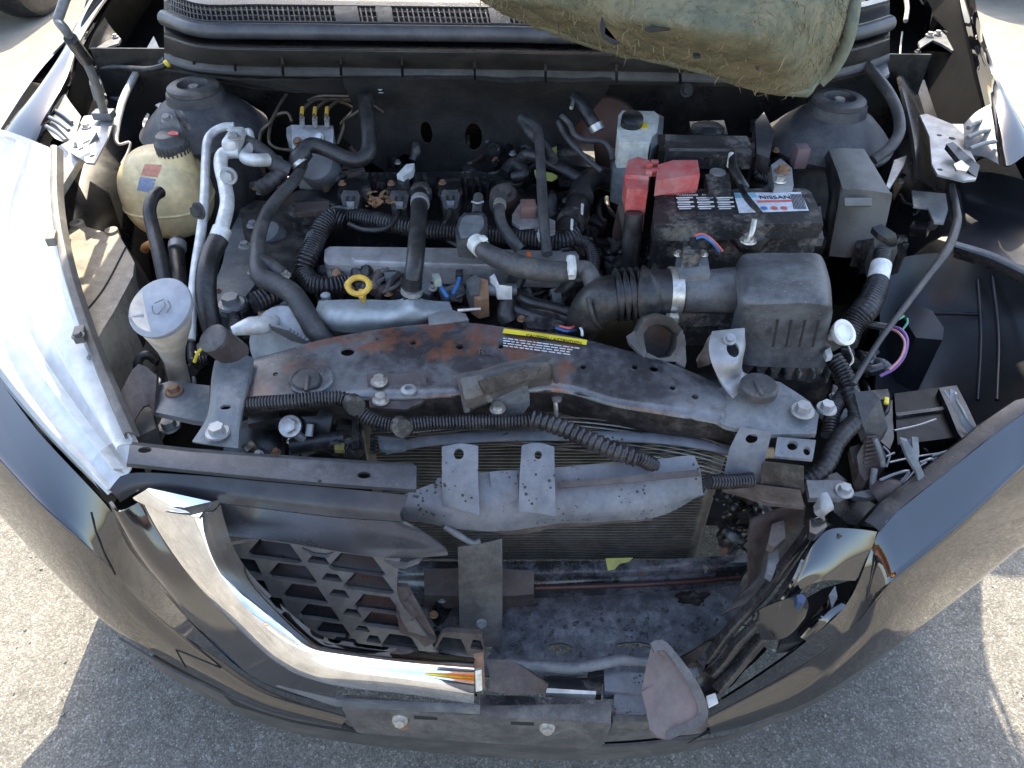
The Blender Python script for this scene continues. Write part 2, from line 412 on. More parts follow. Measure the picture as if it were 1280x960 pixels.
# felt panel on the firewall
f = loft(car, 'firewall_insulator', [[(432, 98, .93), (520, 99, .93), (640, 101, .93), (762, 103, .93)],
                                     [(440, 135, 11.235), (520, 140, 11.25), (640, 135, 11.25), (750, 130, 11.235)],
                                     [(425, 160, 11.24), (520, 178, 11.262), (640, 180, 11.262), (715, 165, 11.25)],
                                     [(450, 195, 11.25), (520, 232, 11.27), (640, 235, 11.27), (700, 200, 11.26)]], felt, n=40, m=8, th=.006, jit=(.006, 14))
holes(f, [(533, 166, 11.26, .010, .022), (592, 172, 11.26, .015, .026), (507, 202, 11.26, .014, .012)], axis=(0, 1, 0), depth=.1)
bolt(car, (476, 108, 11.22), steel, .007, (0, -1, .4)); bolt(car, (617, 187, 11.245), dark, .008, (0, -1, .2)); bolt(car, (858, 113, .92), dark, .007, (0, -1, .5))
# wall above the left corner of the firewall, ribbed sealing strip
loft(car, 'cowl_side_panel', [[(205, 88, .92), (300, 100, .92), (455, 100, .922)], [(320, 112, 11.235), (380, 116, 11.235), (455, 118, 11.235)]], felt, n=30, th=.004, jit=(.002, 40))
# cowl, front lip to windscreen
BX = [205, 250, 320, 400, 480, 560, 640, 720, 800, 880, 960, 1030, 1075, 1112]
BY = [80, 92, 97, 98, 99, 100, 101, 103, 104, 106, 107, 102, 92, 78]
LF = [1, .95, 1, 1, 1, 1, 1, 1, 1, 1, 1, .95, .9, .85]
def crow(dy, z, x0=0): return [(x + x0, y - dy * l, z) for x, y, l in zip(BX, BY, LF)]
def croww(dy, Y): return [(x, y - dy * l, 10 + Y) for x, y, l in zip(BX, BY, LF)]
cowl = M('cowl_plastic', (.03, .028, .029), .55, dust=.9, dcol=(.09, .082, .076), dscale=12, bump=.4, bscale=500)
ledge = M('cowl_ledge', (.07, .072, .078), .5, dust=.9, dcol=(.15, .148, .145), dscale=14, bump=.3)
loft(car, 'cowl_lip', [crow(-2, .905), crow(0, .915), crow(3, .93), crow(14, .942)], ledge, n=60, m=3, th=.003, jit=(.0012, 12))
loft(car, 'cowl_panel', [crow(14, .9425), crow(17, .955), crow(33, .985), crow(37, .99)], cowl, n=60, m=2, th=.003, jit=(.001, 10))
loft(car, 'cowl_channel', [crow(37, .990), crow(40, .982), crow(48, .975), crow(52, .985)], shell, n=60, m=2, th=.003)
tube(car, 'hood_seal', [(x, y - 58 * l, 1.0) for x, y, l in zip(BX, BY, LF)][0:] , .0115, M('seal_rubber', (.06, .063, .07), .35, dust=.7, dcol=(.14, .13, .13), dscale=20), seg=14)
def vent_panel():
    vp = loft(car, 'cowl_vent', [crow(67, 1.0), crow(88, 1.004)], dark, n=60, th=.002)
    bmat = M('vent_bar', (.05, .052, .058), .5, dust=.7, dcol=(.12, .12, .12), dscale=25)
    A = resamp(cr([P(p) + V((0, -.004, .004)) for p in crow(68, 1.002)], 8), 600); B = resamp(cr([P(p) + V((0, 0, .005)) for p in crow(87, 1.006)], 8), 600)
    for i in range(14, 420, 4):           # upright bars of the vent grid
        if any(a_ < i < b_ for a_, b_ in ((158, 178), (190, 204), (276, 292))): continue
        bm = bmesh.new()
        for p, q in ((A[i], B[i]),):
            d = (A[i + 1] - A[i]).normalized() * .0011; u = V((0, -.003, .006)).normalized() * .0014
            vs_ = [bm.verts.new(x) for x in (p - d - u, p + d - u, p + d + u, p - d + u, q - d - u, q + d - u, q + d + u, q - d + u)]
            for fc in ((0, 1, 2, 3), (7, 6, 5, 4), (0, 4, 5, 1), (1, 5, 6, 2), (2, 6, 7, 3), (3, 7, 4, 0)): bm.faces.new([vs_[k] for k in fc])
        part(vp, 'vent_bar', bm, bmat)
    for k in (0, .33, .66, 1):
        tube(vp, 'vent_rail', [a_.lerp(b_, k) for a_, b_ in list(zip(A, B))[10:430:10]], .0013, bmat, seg=6)
    for a_, b_ in ((158, 178), (190, 204), (276, 292)):
        loft(vp, 'vent_cover', [[A[k] + V((0, -.001, .002)) for k in range(a_, b_, 3)], [B[k] + V((0, 0, .003)) for k in range(a_, b_, 3)]], ledge, th=.002)
vent_panel()
loft(car, 'windscreen_trim', [crow(88, 1.008), crow(92, 1.014), crow(99, 1.014)], M('pale_trim', (.10, .105, .11), .3), n=60, th=.003)
for x, y in ((352, 80), (425, 80), (502, 81), (593, 85), (682, 88), (771, 88), (851, 90), (240, 66), (292, 74)):
    prism(car, 'clip_fin', [(x - 1.5, y - 8, .972), (x + 1.5, y - 8, .972), (x + 2, y + 7, .948), (x - 1, y + 7, .948)], .01, shell, bv=.0005)
tube(car, 'cowl_debris', [(560, 103, .912), (600, 104, .912), (660, 107, .912), (720, 106, .912), (765, 103, .915)], .0016, felt, seg=6)
# windscreen, cabin, sides (mostly above the frame; they shade the yard)
glass = M('windscreen_glass', (.02, .025, .025), .04, rvar=.01, spec=.6)
XB = [-.66, -.35, 0, .35, .66]
loft(car, 'windscreen', [[V((x, 1.52 + .09 * (.45 - abs(x)) * .5, 1.03 - .02)) for x in XB], [V((x * .97, 1.85, 1.26)) for x in XB], [V((x * .9, 2.25, 1.50)) for x in XB]], glass, n=17, m=4, th=.005)
loft(car, 'roof', [[V((x * .92, 2.25, 1.51)) for x in XB], [V((x * .93, 2.6, 1.575)) for x in XB], [V((x * .92, 3.3, 1.56)) for x in XB], [V((x * .9, 4.1, 1.45)) for x in XB]], paint, n=17, m=4, th=.01)
for s in (-1, 1):
    loft(car, 'body_side', [VV((s * .60, 2.27, 1.51), (s * .61, 2.6, 1.575), (s * .61, 3.3, 1.56), (s * .59, 4.1, 1.45)),
                            VV((s * .73, 1.62, 1.02), (s * .76, 2.4, 1.08), (s * .76, 3.3, 1.1), (s * .74, 4.2, 1.1)),
                            VV((s * .84, 1.62, .84), (s * .86, 2.4, .86), (s * .86, 3.3, .88), (s * .84, 4.2, .9)),
                            VV((s * .83, 1.62, .30), (s * .84, 2.4, .28), (s * .84, 3.3, .28), (s * .82, 4.2, .35))], paint, n=16, m=3, th=.01)
    m_ = lathe(car, 'wing_mirror', V((s * .97, 1.90, 1.10)), [(0, -.06), (.05, -.055), (.085, -.03), (.09, .01), (.075, .045), (.04, .06), (0, .062)], paint, axis=(0, 1, 0), sx=1.25)
    tube(m_, 'mirror_arm', [V((s * .74, 1.93, 1.05)), V((s * .9, 1.92, 1.07))], .02, black)
    wh = lathe(car, 'wheel', V((s * .74, 1.12, .32)), [(.20, -.10), (.27, -.1), (.315, -.085), (.325, -.05), (.325, .05), (.315, .085), (.27, .1), (.20, .1)], rubber, axis=(1, 0, 0), seg=40)
    lathe(wh, 'rim', V((s * .74, 1.12, .32)), [(0, -.07), (.05, -.07), (.18, -.09), (.205, -.09), (.205, .09), (.18, .09), (.05, .07), (0, .07)], steel, axis=(1, 0, 0), seg=40)
    # tucked behind: side of the wing from the arch to the door
    loft(car, 'wing_side', [VV((s * .80, 1.12, .865), (s * .83, 1.36, .885), (s * .84, 1.62, .90)), VV((s * .83, 1.14, .78), (s * .845, 1.36, .80), (s * .845, 1.62, .80)),
                            VV((s * .845, 1.2, .66), (s * .85, 1.36, .67), (s * .84, 1.62, .5)), VV((s * .86, 1.44, .5), (s * .85, 1.5, .4), (s * .84, 1.62, .3))], paint, n=14, m=4, th=.004)
# raised hood
hin = M('hood_inner', (.02, .02, .022), .3)
HX = [-1, -.7, -.3, 0, .3, .7, 1]
def hrow(t, hw, z0=0):
    y, z = 1.36 - .50 * t, 1.045 + .86 * t
    return [V((x * hw + .045, y - .03 * (1 - x * x) + (.02 if abs(x) == 1 else 0), z + .04 * (1 - x * x) * .6 + z0)) for x in HX]
hood = loft(car, 'hood', [hrow(0, .645), hrow(.25, .645), hrow(.5, .645), hrow(.75, .635), hrow(1, .60)], paint, n=21, m=4, th=.02)
# sagging hood liner
def liner_mat():
    m = M('liner_felt', (.125, .128, .085), .95, dust=.9, dcol=(.23, .2, .125), dscale=17, bump=1.0, bscale=230, spec=.1, lo=.42, hi=.6)
    return m
lf = liner_mat()
LR = [[(560, -60, 1.17), (640, -60, 1.19), (720, -60, 1.2), (800, -60, 1.2), (880, -60, 1.2), (960, -60, 1.2), (1020, -60, 1.19), (1075, -60, 1.17)],
      [(575, -30, 1.15), (650, -25, 1.165), (720, -20, 1.17), (800, -15, 1.18), (880, -10, 1.18), (960, -8, 1.18), (1020, -5, 1.165), (1068, -10, 1.14)],
      [(590, -8, 1.135), (660, 8, 1.14), (730, 22, 1.14), (800, 32, 1.155), (880, 38, 1.16), (960, 40, 1.16), (1015, 40, 1.14), (1062, 30, 1.115)],
      [(606, 6, 1.125), (668, 22, 1.12), (740, 42, 1.11), (810, 55, 1.125), (880, 68, 1.13), (955, 80, 1.125), (1005, 85, 1.105), (1050, 62, 1.09)],
      [(625, 14, 1.115), (680, 34, 1.10), (745, 56, 1.09), (815, 70, 1.10), (880, 84, 1.10), (945, 104, 1.09), (1000, 112, 1.075), (1034, 92, 1.07)],
      [(634, 18, 1.10), (690, 41, 1.09), (750, 62, 1.075), (817, 77, 1.08), (882, 92, 1.08), (938, 111, 1.07), (1003, 120, 1.06), (1024, 104, 1.06)]]
lin = loft(car, 'hood_liner', LR, lf, n=90, m=10, th=.006, jit=(.0035, 22), label='sagging olive fibre liner torn from the raised hood', ang=60)
# crumples and a ragged thick hem
for v in lin.data.vertices:
    k = mnoise.fractal(v.co * 26, 1, 2.1, 4); v.co += V((0, -.25, 1)).normalized() * k * .006
hemm = M('liner_hem_felt', (.16, .175, .13), .95, dust=.6, dcol=(.26, .23, .14), dscale=30, bump=.8, bscale=260, spec=.1)
loft(lin, 'liner_hem', [[(p[0], p[1] + 1.5, p[2] - .004) for p in LR[5]], [(p[0], p[1] + .5, p[2] + .004) for p in LR[5]], [(p[0] + 2, p[1] - 6, p[2] + .011) for p in LR[5]], [(p[0] + 4, p[1] - 13, p[2] + .012) for p in LR[5]]], hemm, n=70, m=3, th=.004, jit=(.0012, 60))
tube(lin, 'liner_hem', [(1024, 103, 1.06), (1042, 85, 1.075), (1058, 55, 1.10), (1066, 20, 1.125), (1070, -20, 1.145)], .007, hemm, seg=8)
fib = M('liner_fibre', (.24, .21, .13), .9, spec=.1)
bm = bmesh.new()
lv = [v.co.copy() + wloc(lin) for v in lin.data.vertices]
hemp = resamp([P(p) for p in LR[5]], 40) + [P(p) for p in ((1042, 85, 1.075), (1058, 55, 1.10), (1066, 20, 1.125))]
ln = [v.normal.copy() for v in lin.data.vertices]
for k in range(3600):                 # loose fibres lying on and standing off the felt
    i_ = random.randrange(len(lv)); p = lv[i_]; n_ = ln[i_]
    if min((p - h_).length for h_ in hemp) < .022: continue
    d = V((random.uniform(-1, 1), random.uniform(-1, 1), random.uniform(-1, 1))); d = (d - n_ * d.dot(n_) + n_ * random.uniform(.0, .35)).normalized()
    L_ = random.uniform(.005, .018); s_ = d.cross(V((.3, .5, .8))).normalized() * .0004
    m_ = p + d * L_ * .5 + V((random.uniform(-1, 1), random.uniform(-1, 1), random.uniform(-1, 1))) * .003
    vs_ = [bm.verts.new(x) for x in (p - s_, p + s_, m_ + s_, m_ - s_, p + d * L_)]
    bm.faces.new(vs_[:4]); bm.faces.new((vs_[3], vs_[2], vs_[4]))
part(lin, 'liner_fibres', bm, fib, kind='stuff')
tearm = M('liner_tear', (.03, .025, .02), .95)
for q in ([(752, 20), (757, 30), (756, 42), (763, 47), (775, 52), (768, 54), (754, 46), (750, 34)], [(866, 66), (874, 66), (876, 70), (868, 71)], [(806, 35), (815, 31), (840, 32), (838, 35), (812, 38)], [(945, 82), (950, 83), (948, 86)]):
    prism(lin, 'tear', q, .002, tearm, z=1.158 if q[0][1] < 60 else 1.137, bv=0)

# ---- wings (front fenders)
fl = loft(car, 'fender', [[(146, -14, .945), (126, 14, .94), (99, 62, .925), (88, 102, .905), (60, 155, .885), (46, 188, .865)],
                          [(140, -16, .955), (121, 10, .95), (94, 58, .935), (80, 98, .915), (50, 152, .892), (36, 182, .87)],
                          [(128, -22, .945), (108, 10, .94), (82, 62, .925), (50, 110, .905), (20, 148, .885), (2, 172, .865)],
                          [P(p) + V((-.018, 0, -.06)) for p in ((128, -22, .945), (108, 10, .94), (82, 62, .925), (50, 110, .905), (20, 148, .885), (2, 172, .865))]], paint, n=24, m=5, th=.003)
fr = loft(car, 'fender', [[(1199, -14, .945), (1204, 14, .94), (1217, 62, .925), (1226, 102, .905), (1240, 160, .885), (1252, 205, .865)],
                          [(1204, -14, .952), (1212, 14, .948), (1224, 60, .935), (1236, 100, .915), (1250, 155, .895), (1262, 208, .865)],
                          [(1208, -16, .965), (1216, 10, .958), (1230, 60, .94), (1250, 110, .915), (1272, 150, .895), (1292, 190, .868)],
                          [P(p) + V((.018, 0, -.06)) for p in ((1208, -16, .965), (1216, 10, .958), (1230, 60, .94), (1250, 110, .915), (1272, 150, .895), (1292, 190, .868))]], paint, n=24, m=5, th=.003)
# inner wing walls
inw = M('inner_wing_paint', (.004, .004, .005), .75, spec=.08)
loft(car, 'inner_wing', [[(146, -14, .94), (122, 30, .925), (97, 75, .91), (86, 120, .89), (62, 190, .85)], [(185, -14, .90), (165, 30, .87), (140, 75, .85), (120, 130, .84), (85, 215, .80)],
                         [(190, 10, .86), (172, 60, .82), (160, 120, .80), (140, 170, .79), (100, 240, .74)]], inw, n=16, m=4, th=.003)
loft(car, 'inner_wing', [[(1200, -14, .94), (1204, 20, .93), (1216, 70, .91), (1226, 115, .89), (1242, 190, .86)], [(1165, -14, .90), (1165, 40, .87), (1170, 90, .85), (1178, 130, .84), (1190, 215, .80)],
                         [(1130, 10, .86), (1135, 60, .82), (1140, 120, .80), (1150, 170, .79), (1165, 240, .74)]], inw, n=16, m=4, th=.003)
loft(car, 'hinge_well', [[(120, -40, .89), (170, -40, .88), (225, -40, .88)], [(100, 30, .86), (160, 30, .86), (215, 30, .87)], [(95, 110, .82), (150, 115, .82), (212, 112, .84)]], inw, n=8, m=2, th=.004)
loft(car, 'hinge_well', [[(1080, -40, .89), (1150, -40, .88), (1215, -40, .89)], [(1085, 30, .87), (1150, 30, .86), (1212, 30, .87)], [(1090, 125, .83), (1150, 135, .82), (1215, 130, .83)]], inw, n=8, m=2, th=.004)
# dark shaped pads and clips beside the left wing
loft(car, 'wing_pad', [[(124, 8, .935), (112, 30, .93), (100, 48, .925)], [(136, 30, .915), (126, 46, .91), (112, 62, .905)], [(148, 45, .90), (140, 52, .90), (125, 65, .895)]], black, n=10, m=4, th=.004)
prism(car, 'pad_tab', [(116, 62), (132, 52), (148, 45), (151, 48), (148, 54), (136, 58), (124, 65)], .004, steelp, z=.905)
bolt(car, (144, 46, .907), zinc, .004)
loft(car, 'wing_pad', [[(1206, 6, .93), (1214, 38, .92), (1224, 58, .91)], [(1192, 20, .90), (1196, 45, .895), (1205, 62, .89)], [(1180, 35, .89), (1180, 52, .885), (1190, 64, .88)]], black, n=10, m=4, th=.004)
prism(car, 'pad_tab', [(1148, 52), (1164, 40), (1176, 38), (1190, 52), (1198, 62), (1190, 63), (1178, 55), (1166, 50), (1150, 60)], .004, steelp, z=.89)
bolt(car, (1172, 42, .893), zinc, .005); bolt(car, (1162, 44, .893), zinc, .005)
tube(car, 'hinge_pin', [(1132, -4, .96), (1134, 10, .95), (1132, 26, .94)], .004, zinc); bolt(car, (1147, 65, .87), zinc, .004)
tube(car, 'sealer_bead', [(1128, 40, .885), (1126, 56, .88), (1125, 70, .88)], .0016, whitet, seg=6)
for q in ([(1130, 112), (1143, 100), (1147, 103), (1133, 119)], [(1118, 88), (1124, 86), (1124, 98), (1119, 99)]):
    prism(car, 'bright_tab', q, .002, alu, z=.86, bv=.0005)
# ribbed closing plates at the front end of each wing, with the latch striker plates
def rib_plate(side):
    m = side
    def X(x): return x if m < 0 else 1278 - (x - 15) * 1.0
    pl = loft(car, 'wing_closing_plate', [[(X(80), 115, .902), (X(88), 128, .895), (X(101), 145, .885)], [(X(64), 136, .893), (X(76), 152, .886), (X(95), 166, .876)],
                                     [(X(55), 156, .885), (X(68), 172, .878), (X(88), 180, .868)]] if m < 0 else
                                    [[(1238, 130, .905), (1220, 140, .895), (1205, 155, .885)], [(1243, 160, .89), (1225, 168, .882), (1206, 178, .872)], [(1248, 205, .868), (1230, 196, .866), (1212, 194, .86)]],
              steelp, n=14, m=6, th=.002)
    sl = (((68, 138), (90, 153)), ((62, 147), (86, 163)), ((58, 158), (82, 176))) if m < 0 else (((1210, 160), (1236, 148)), ((1209, 172), (1240, 162)), ((1212, 186), (1244, 177)))
    for (x0, y0), (x1, y1) in sl: tube(pl, 'rib', [(x0, y0, .893), ((x0 + x1) / 2, (y0 + y1) / 2 - 1.5, .891), (x1, y1, .885)], .0032, steelp, seg=8)
rib_plate(-1); rib_plate(1)
loft(car, 'wing_end_cup', [[(56, 164, .872), (72, 160, .872), (92, 178, .862)], [(52, 178, .85), (66, 176, .84), (80, 186, .84)]], shell, n=8, m=3, th=.002)
sp_ = prism(car, 'striker_plate', [(92, 168), (105, 145), (128, 142), (142, 150), (135, 172), (118, 204), (108, 203), (88, 190)], .003, steel, z=.875, bv=.0008)
holes(sp_, [(124, 157, .875, .003), (115, 195, .875, .004), (104, 168, .875, .003)])
prism(car, 'striker_arm', [(70, 184, .875), (110, 164, .885), (121, 165, .885), (95, 205, .862), (76, 236, .845), (72, 226, .85)], .012, steel, bv=.001)
bolt(car, (108, 159, .876), zinc, .005); bolt(car, (96, 180, .878), zinc, .004)
prism(car, 'striker_wire', [(96, 178), (110, 171), (112, 174), (103, 178), (104, 183), (98, 186)], .003, alu, z=.892, bv=.0006)
sp_ = prism(car, 'striker_plate', [(1150, 144), (1158, 142), (1190, 155), (1204, 155), (1206, 175), (1224, 210), (1220, 224), (1205, 226), (1172, 218), (1165, 205), (1162, 170)], .003, steel, z=.865, bv=.0008)
holes(sp_, [(1174, 169, .865, .004), (1190, 173, .865, .005), (1175, 212, .865, .004)])
prism(car, 'striker_arm', [(1183, 180, .885), (1191, 177, .885), (1225, 207, .87), (1221, 222, .865), (1212, 215, .868)], .008, shell, bv=.001)
prism(car, 'striker_wire', [(1192, 205), (1202, 200), (1212, 208), (1208, 214), (1196, 212)], .004, zinc, z=.88, bv=.0006)
# wing rail running forward, right side
loft(car, 'apron_rail', [[(1120, 95, .90), (1128, 130, .885), (1138, 175, .86), (1143, 225, .835)], [(1128, 95, .90), (1138, 130, .885), (1147, 175, .86), (1152, 225, .835)],
                         [(1148, 110, .86), (1158, 150, .84), (1166, 195, .82), (1170, 240, .80)]], shell, n=16, m=2, th=.003)
prism(car, 'apron_bracket', [(1140, 238), (1182, 242), (1185, 262), (1180, 279), (1168, 278), (1160, 260), (1142, 258)], .003, steel, z=.815, bv=.0008)
# strut towers
def tower(c, par=car):
    t = lathe(par, 'strut_tower', c, [(.076, -.22), (.08, -.075), (.098, -.066), (.100, -.06), (.094, -.055), (.080, -.040), (.060, -.022), (.046, -.014), (.043, 0), (.03, .001)], M('tower_paint', (.035, .036, .042), .5, dust=.9, dcol=(.115, .11, .105), dscale=16, bump=.3) if 'tower_paint' not in MATS else MATS['tower_paint'], seg=40)
    r = lathe(t, 'strut_mount', c, [(.036, -.004), (.040, .0), (.040, .007), (.036, .010), (.024, .0105), (.021, -.002), (.0, -.002)], rubberg, seg=32)
    bolt(r, P(c) + V((0, 0, -.002)), zinc, .0085)
    return t
tower((243, 113, .915)); tt = tower((1048, 129, .905))
holes(tt, [(1091, 159, .865, .006)], depth=.2)
for q in ([(194, 131), (200, 128), (207, 131), (200, 135)], [(178, 152), (184, 141), (187, 143), (179, 160)]): prism(car, 'reflector_tag', q, .002, whitet, z=.865 if q[0][1] < 140 else .85, bv=0)
# prop rod
pr = tube(car, 'hood_prop', [(92, -30, 1.10), (76, 14, 1.065), (73, 26, 1.055), (82, 38, 1.045), (100, 66, 1.005), (116, 95, .965), (130, 140, .89)], .0062, steelp, n=6)
tube(pr, 'prop_sleeve', [(88, 48, 1.034), (108, 76, .99)], .0088, shell, sm=False); tube(pr, 'prop_clip', [(119, 103, .95), (124, 122, .92)], .0082, steelp, sm=False)
box(pr, 'prop_pivot', (130, 143, .885), (.03, .02, .012), steelp)
tube(car, 'washer_hose', [(230, 60, .945), (220, 64, .935), (208, 80, .925), (190, 86, .92), (170, 86, .915), (145, 84, .91), (120, 86, .905)], [.0075, .0075, .005, .0045, .0045, .0045, .0045], rubber)
tube(car, 'hose_band', [(211, 78, .929), (207, 81, .926)], .0062, ylabel, sm=False)
tube(car, 'white_conduit', [(172, 88, .90), (163, 105, .89), (152, 130, .88), (145, 165, .86), (148, 180, .85), (162, 178, .85), (160, 190, .84), (152, 205, .83)], [.006, .0058, .006, .005, .002, .002, .002, .002], whitet)
prism(car, 'apron_patch', [(120, 92), (150, 90), (160, 108), (150, 125), (128, 118)], .003, steelp, z=.86)
prism(car, 'cowl_corner_tab', [(175, 75, .91), (192, 45, .935), (200, 62, .93), (204, 72, .925), (190, 82, .91)], .004, steelp, bv=.001)
# ------------------------------------------------------------------ front end of the car
def lens_mat():
    m = bpy.data.materials.new('clear_lens'); m.use_nodes = True; t = m.node_tree; N = t.nodes; L = t.links; N.clear()
    o = N.new('ShaderNodeOutputMaterial'); mx = N.new('ShaderNodeMixShader'); tr = N.new('ShaderNodeBsdfTransparent'); gl = N.new('ShaderNodeBsdfGlossy'); fr = N.new('ShaderNodeLayerWeight'); pw = N.new('ShaderNodeMath'); pw.operation = 'POWER'; pw.inputs[1].default_value = 4; ml = N.new('ShaderNodeMath'); ml.operation = 'MULTIPLY_ADD'; ml.inputs[1].default_value = .9; ml.inputs[2].default_value = .07
    tr.inputs[0].default_value = (.93, .95, .96, 1); gl.inputs['Roughness'].default_value = .12; fr.inputs[0].default_value = .5
    L.new(fr.outputs[1], pw.inputs[0]); L.new(pw.outputs[0], ml.inputs[0]); L.new(ml.outputs[0], mx.inputs[0]); L.new(tr.outputs[0], mx.inputs[1]); L.new(gl.outputs[0], mx.inputs[2]); df = N.new('ShaderNodeBsdfDiffuse'); df.inputs[0].default_value = (.75, .78, .8, 1); m2 = N.new('ShaderNodeMixShader'); m2.inputs[0].default_value = .22
    L.new(mx.outputs[0], m2.inputs[1]); L.new(df.outputs[0], m2.inputs[2]); L.new(m2.outputs[0], o.inputs[0])
    return m
lensm = lens_mat()
silver = M('headlamp_silver', (.62, .64, .66), .45, metal=.1, dust=.3, dcol=(.6, .6, .58), dscale=12)
lampw = M('lamp_white', (.8, .79, .75), .35)
rimg = M('lamp_rim', (.10, .095, .09), .5, dust=.6, dcol=(.3, .28, .25))
hl = box(car, 'headlight', V((-.62, .84, .58)), (.12, .26, .08), black, bv=.02)
HI = [(70, 190, .888), (71, 260, .862), (83, 330, .835), (104, 400, .805), (130, 470, .775), (164, 548, .745)]
HO = [(-4, 172, .855), (-48, 260, .78), (-55, 360, .73), (-25, 440, .70), (45, 530, .69), (134, 622, .675)]
def hmix(t, up): return [P(a_).lerp(P(b_), t) + V((-up * .5, -up * .6, up)) for a_, b_ in zip(HI, HO)]
HR = [[P(p) for p in HI], hmix(.25, .012), hmix(.55, .018), hmix(.8, .012), [P(p) for p in HO]]
def hup(t): return .030 * math.sin(math.pi * min(1, t * .95 + .02)) ** .8
def hsurf(t0, t1, n_, dep): return [[p + V((.002, .002, 0)) for p in hmix(t0 + (t1 - t0) * k / (n_ - 1), hup(t0 + (t1 - t0) * k / (n_ - 1)) - (dep(k / (n_ - 1)) if callable(dep) else dep))] for k in range(n_)]
loft(hl, 'lens', hsurf(0, 1, 9, 0), lensm, n=40, m=3, th=.0)
loft(hl, 'reflector', hsurf(.02, .98, 9, lambda k: .004 + .036 * math.sin(math.pi * k)), silver, n=40, m=3, th=.0015)
loft(hl, 'light_guide', hsurf(.07, .30, 5, lambda k: .018 - .010 * math.sin(math.pi * k)), lampw, n=40, m=3, th=.0015)
loft(hl, 'light_guide', hsurf(.52, .60, 5, lambda k: .034 - .012 * math.sin(math.pi * k)), lampw, n=40, m=3, th=.0015)
loft(hl, 'light_guide', hsurf(.86, .96, 5, lambda k: .018 - .010 * math.sin(math.pi * k)), lampw, n=40, m=3, th=.0015)
loft(hl, 'rim', [[P(p) + V((.009, .004, .0)) for p in HI], [P(p) + V((.005, .0, .010)) for p in HI], [P(p) + V((-.003, -.002, .011)) for p in HI], [P(p) + V((-.005, -.003, .002)) for p in HI]], rimg, n=30, m=2, th=.003)
for i, x in enumerate(((66, 300), (92, 420))): bolt(hl, (x[0] + 6, x[1], .85 - .035 * i), rimg, .005)
for x, y, z in ((53, 298, .857), (88, 418, .81)): box(hl, 'rim_tab', (x + 12, y, z), (.012, .022, .012), rimg, rot=(0, 0, .3))

# bumper cover: left corner, right corner
AL = [V((-.825, .98, .735)), (-80, 430, .72), (-20, 455, .70), (48, 540, .685), (128, 626, .665), (150, 655, .64), (190, 720, .595), (250, 790, .54), (325, 852, .49), (432, 886, .455)]
BL = [V((-.845, .95, .67)), (-80, 505, .685), (-20, 560, .665), (48, 632, .645), (112, 690, .605), (146, 722, .565), (190, 768, .51), (255, 820, .465), (330, 868, .435), (432, 898, .425)]
CL = [V((-.85, .90, .50)), (-80, 575, .50), (-20, 622, .49), (50, 698, .465), (110, 758, .445), (145, 789, .435), (200, 822, .415), (262, 854, .40), (338, 884, .39), (434, 908, .385)]
DL = [P(p) + V((.01, .03, -.11)) for p in CL]
def facet(A, B, C, D, w0, k):
    A, B, C = ([P(p) for p in r] for r in (A, B, C)); L = lambda p, q, t: [a_.lerp(b_, t) for a_, b_ in zip(p, q)]
    up = [V((0, 0, w0))] * len(A)
    return [A, [p + u * .8 for p, u in zip(L(A, B, .5), up)], [p + u for p, u in zip(L(A, B, .9), up)], [p + u * .4 for p, u in zip(B, up)], [p + V((k, -.006, 0)) for p in L(B, C, .3)], [p + V((k, -.006, 0)) for p in L(B, C, .7)], C, D]
bcl = loft(car, 'bumper_cover', facet(AL, BL, CL, DL, .004, -.004), paint, n=60, m=4, th=.003)
AR = [V((.82, .97, .80)), (1340, 475, .75), (1280, 516, .74), (1200, 578, .715), (1122, 640, .69), (1098, 666, .675), (1062, 752, .60), (1010, 800, .55), (940, 850, .49), (882, 888, .455)]
BR = [V((.84, .95, .73)), (1340, 540, .72), (1280, 588, .70), (1200, 662, .67), (1140, 712, .645), (1106, 742, .62), (1064, 790, .54), (1005, 835, .475), (938, 872, .445), (882, 900, .43)]
CR = [V((.855, .92, .50)), (1340, 632, .50), (1282, 680, .49), (1230, 722, .47), (1172, 769, .45), (1132, 801, .44), (1075, 840, .42), (1008, 880, .40), (940, 906, .39), (882, 918, .385)]
DR = [P(p) + V((-.01, .03, -.11)) for p in CR]
loft(car, 'bumper_cover', facet(AR, BR, CR, DR, .004, .004), paint, n=60, m=4, th=.003, jit=(.0015, 7))
# crease panel between headlight and bumper on the left, and tow-eye cap outline
def line(o, name, pts, r):
    q = []
    for i in range(len(pts) - 1):
        for k in range(8): q.append((pts[i][0] + (pts[i + 1][0] - pts[i][0]) * k / 8, pts[i][1] + (pts[i + 1][1] - pts[i][1]) * k / 8))
    return tube(o, name, [on(o, x, y, .0002) for x, y in q + [pts[-1]]], r, dark, seg=6, sm=False)
line(bcl, 'panel_gap', [(114, 640), (120, 665), (132, 695), (144, 718)], .0011)
line(bcl, 'tow_cover_gap', [(232, 834), (220, 812), (245, 822), (276, 835)], .0009)
# return flange that the right bumper edge folds into
loft(car, 'bumper_flange', [[P(p) + V((0, 0, .003)) for p in AR[:6]], [P(p) + V((-.012, .014, .002)) for p in AR[:6]], [P(p) + V((-.016, .02, -.02)) for p in AR[:6]]], black, n=24, m=2, th=.003, jit=(.0015, 30))
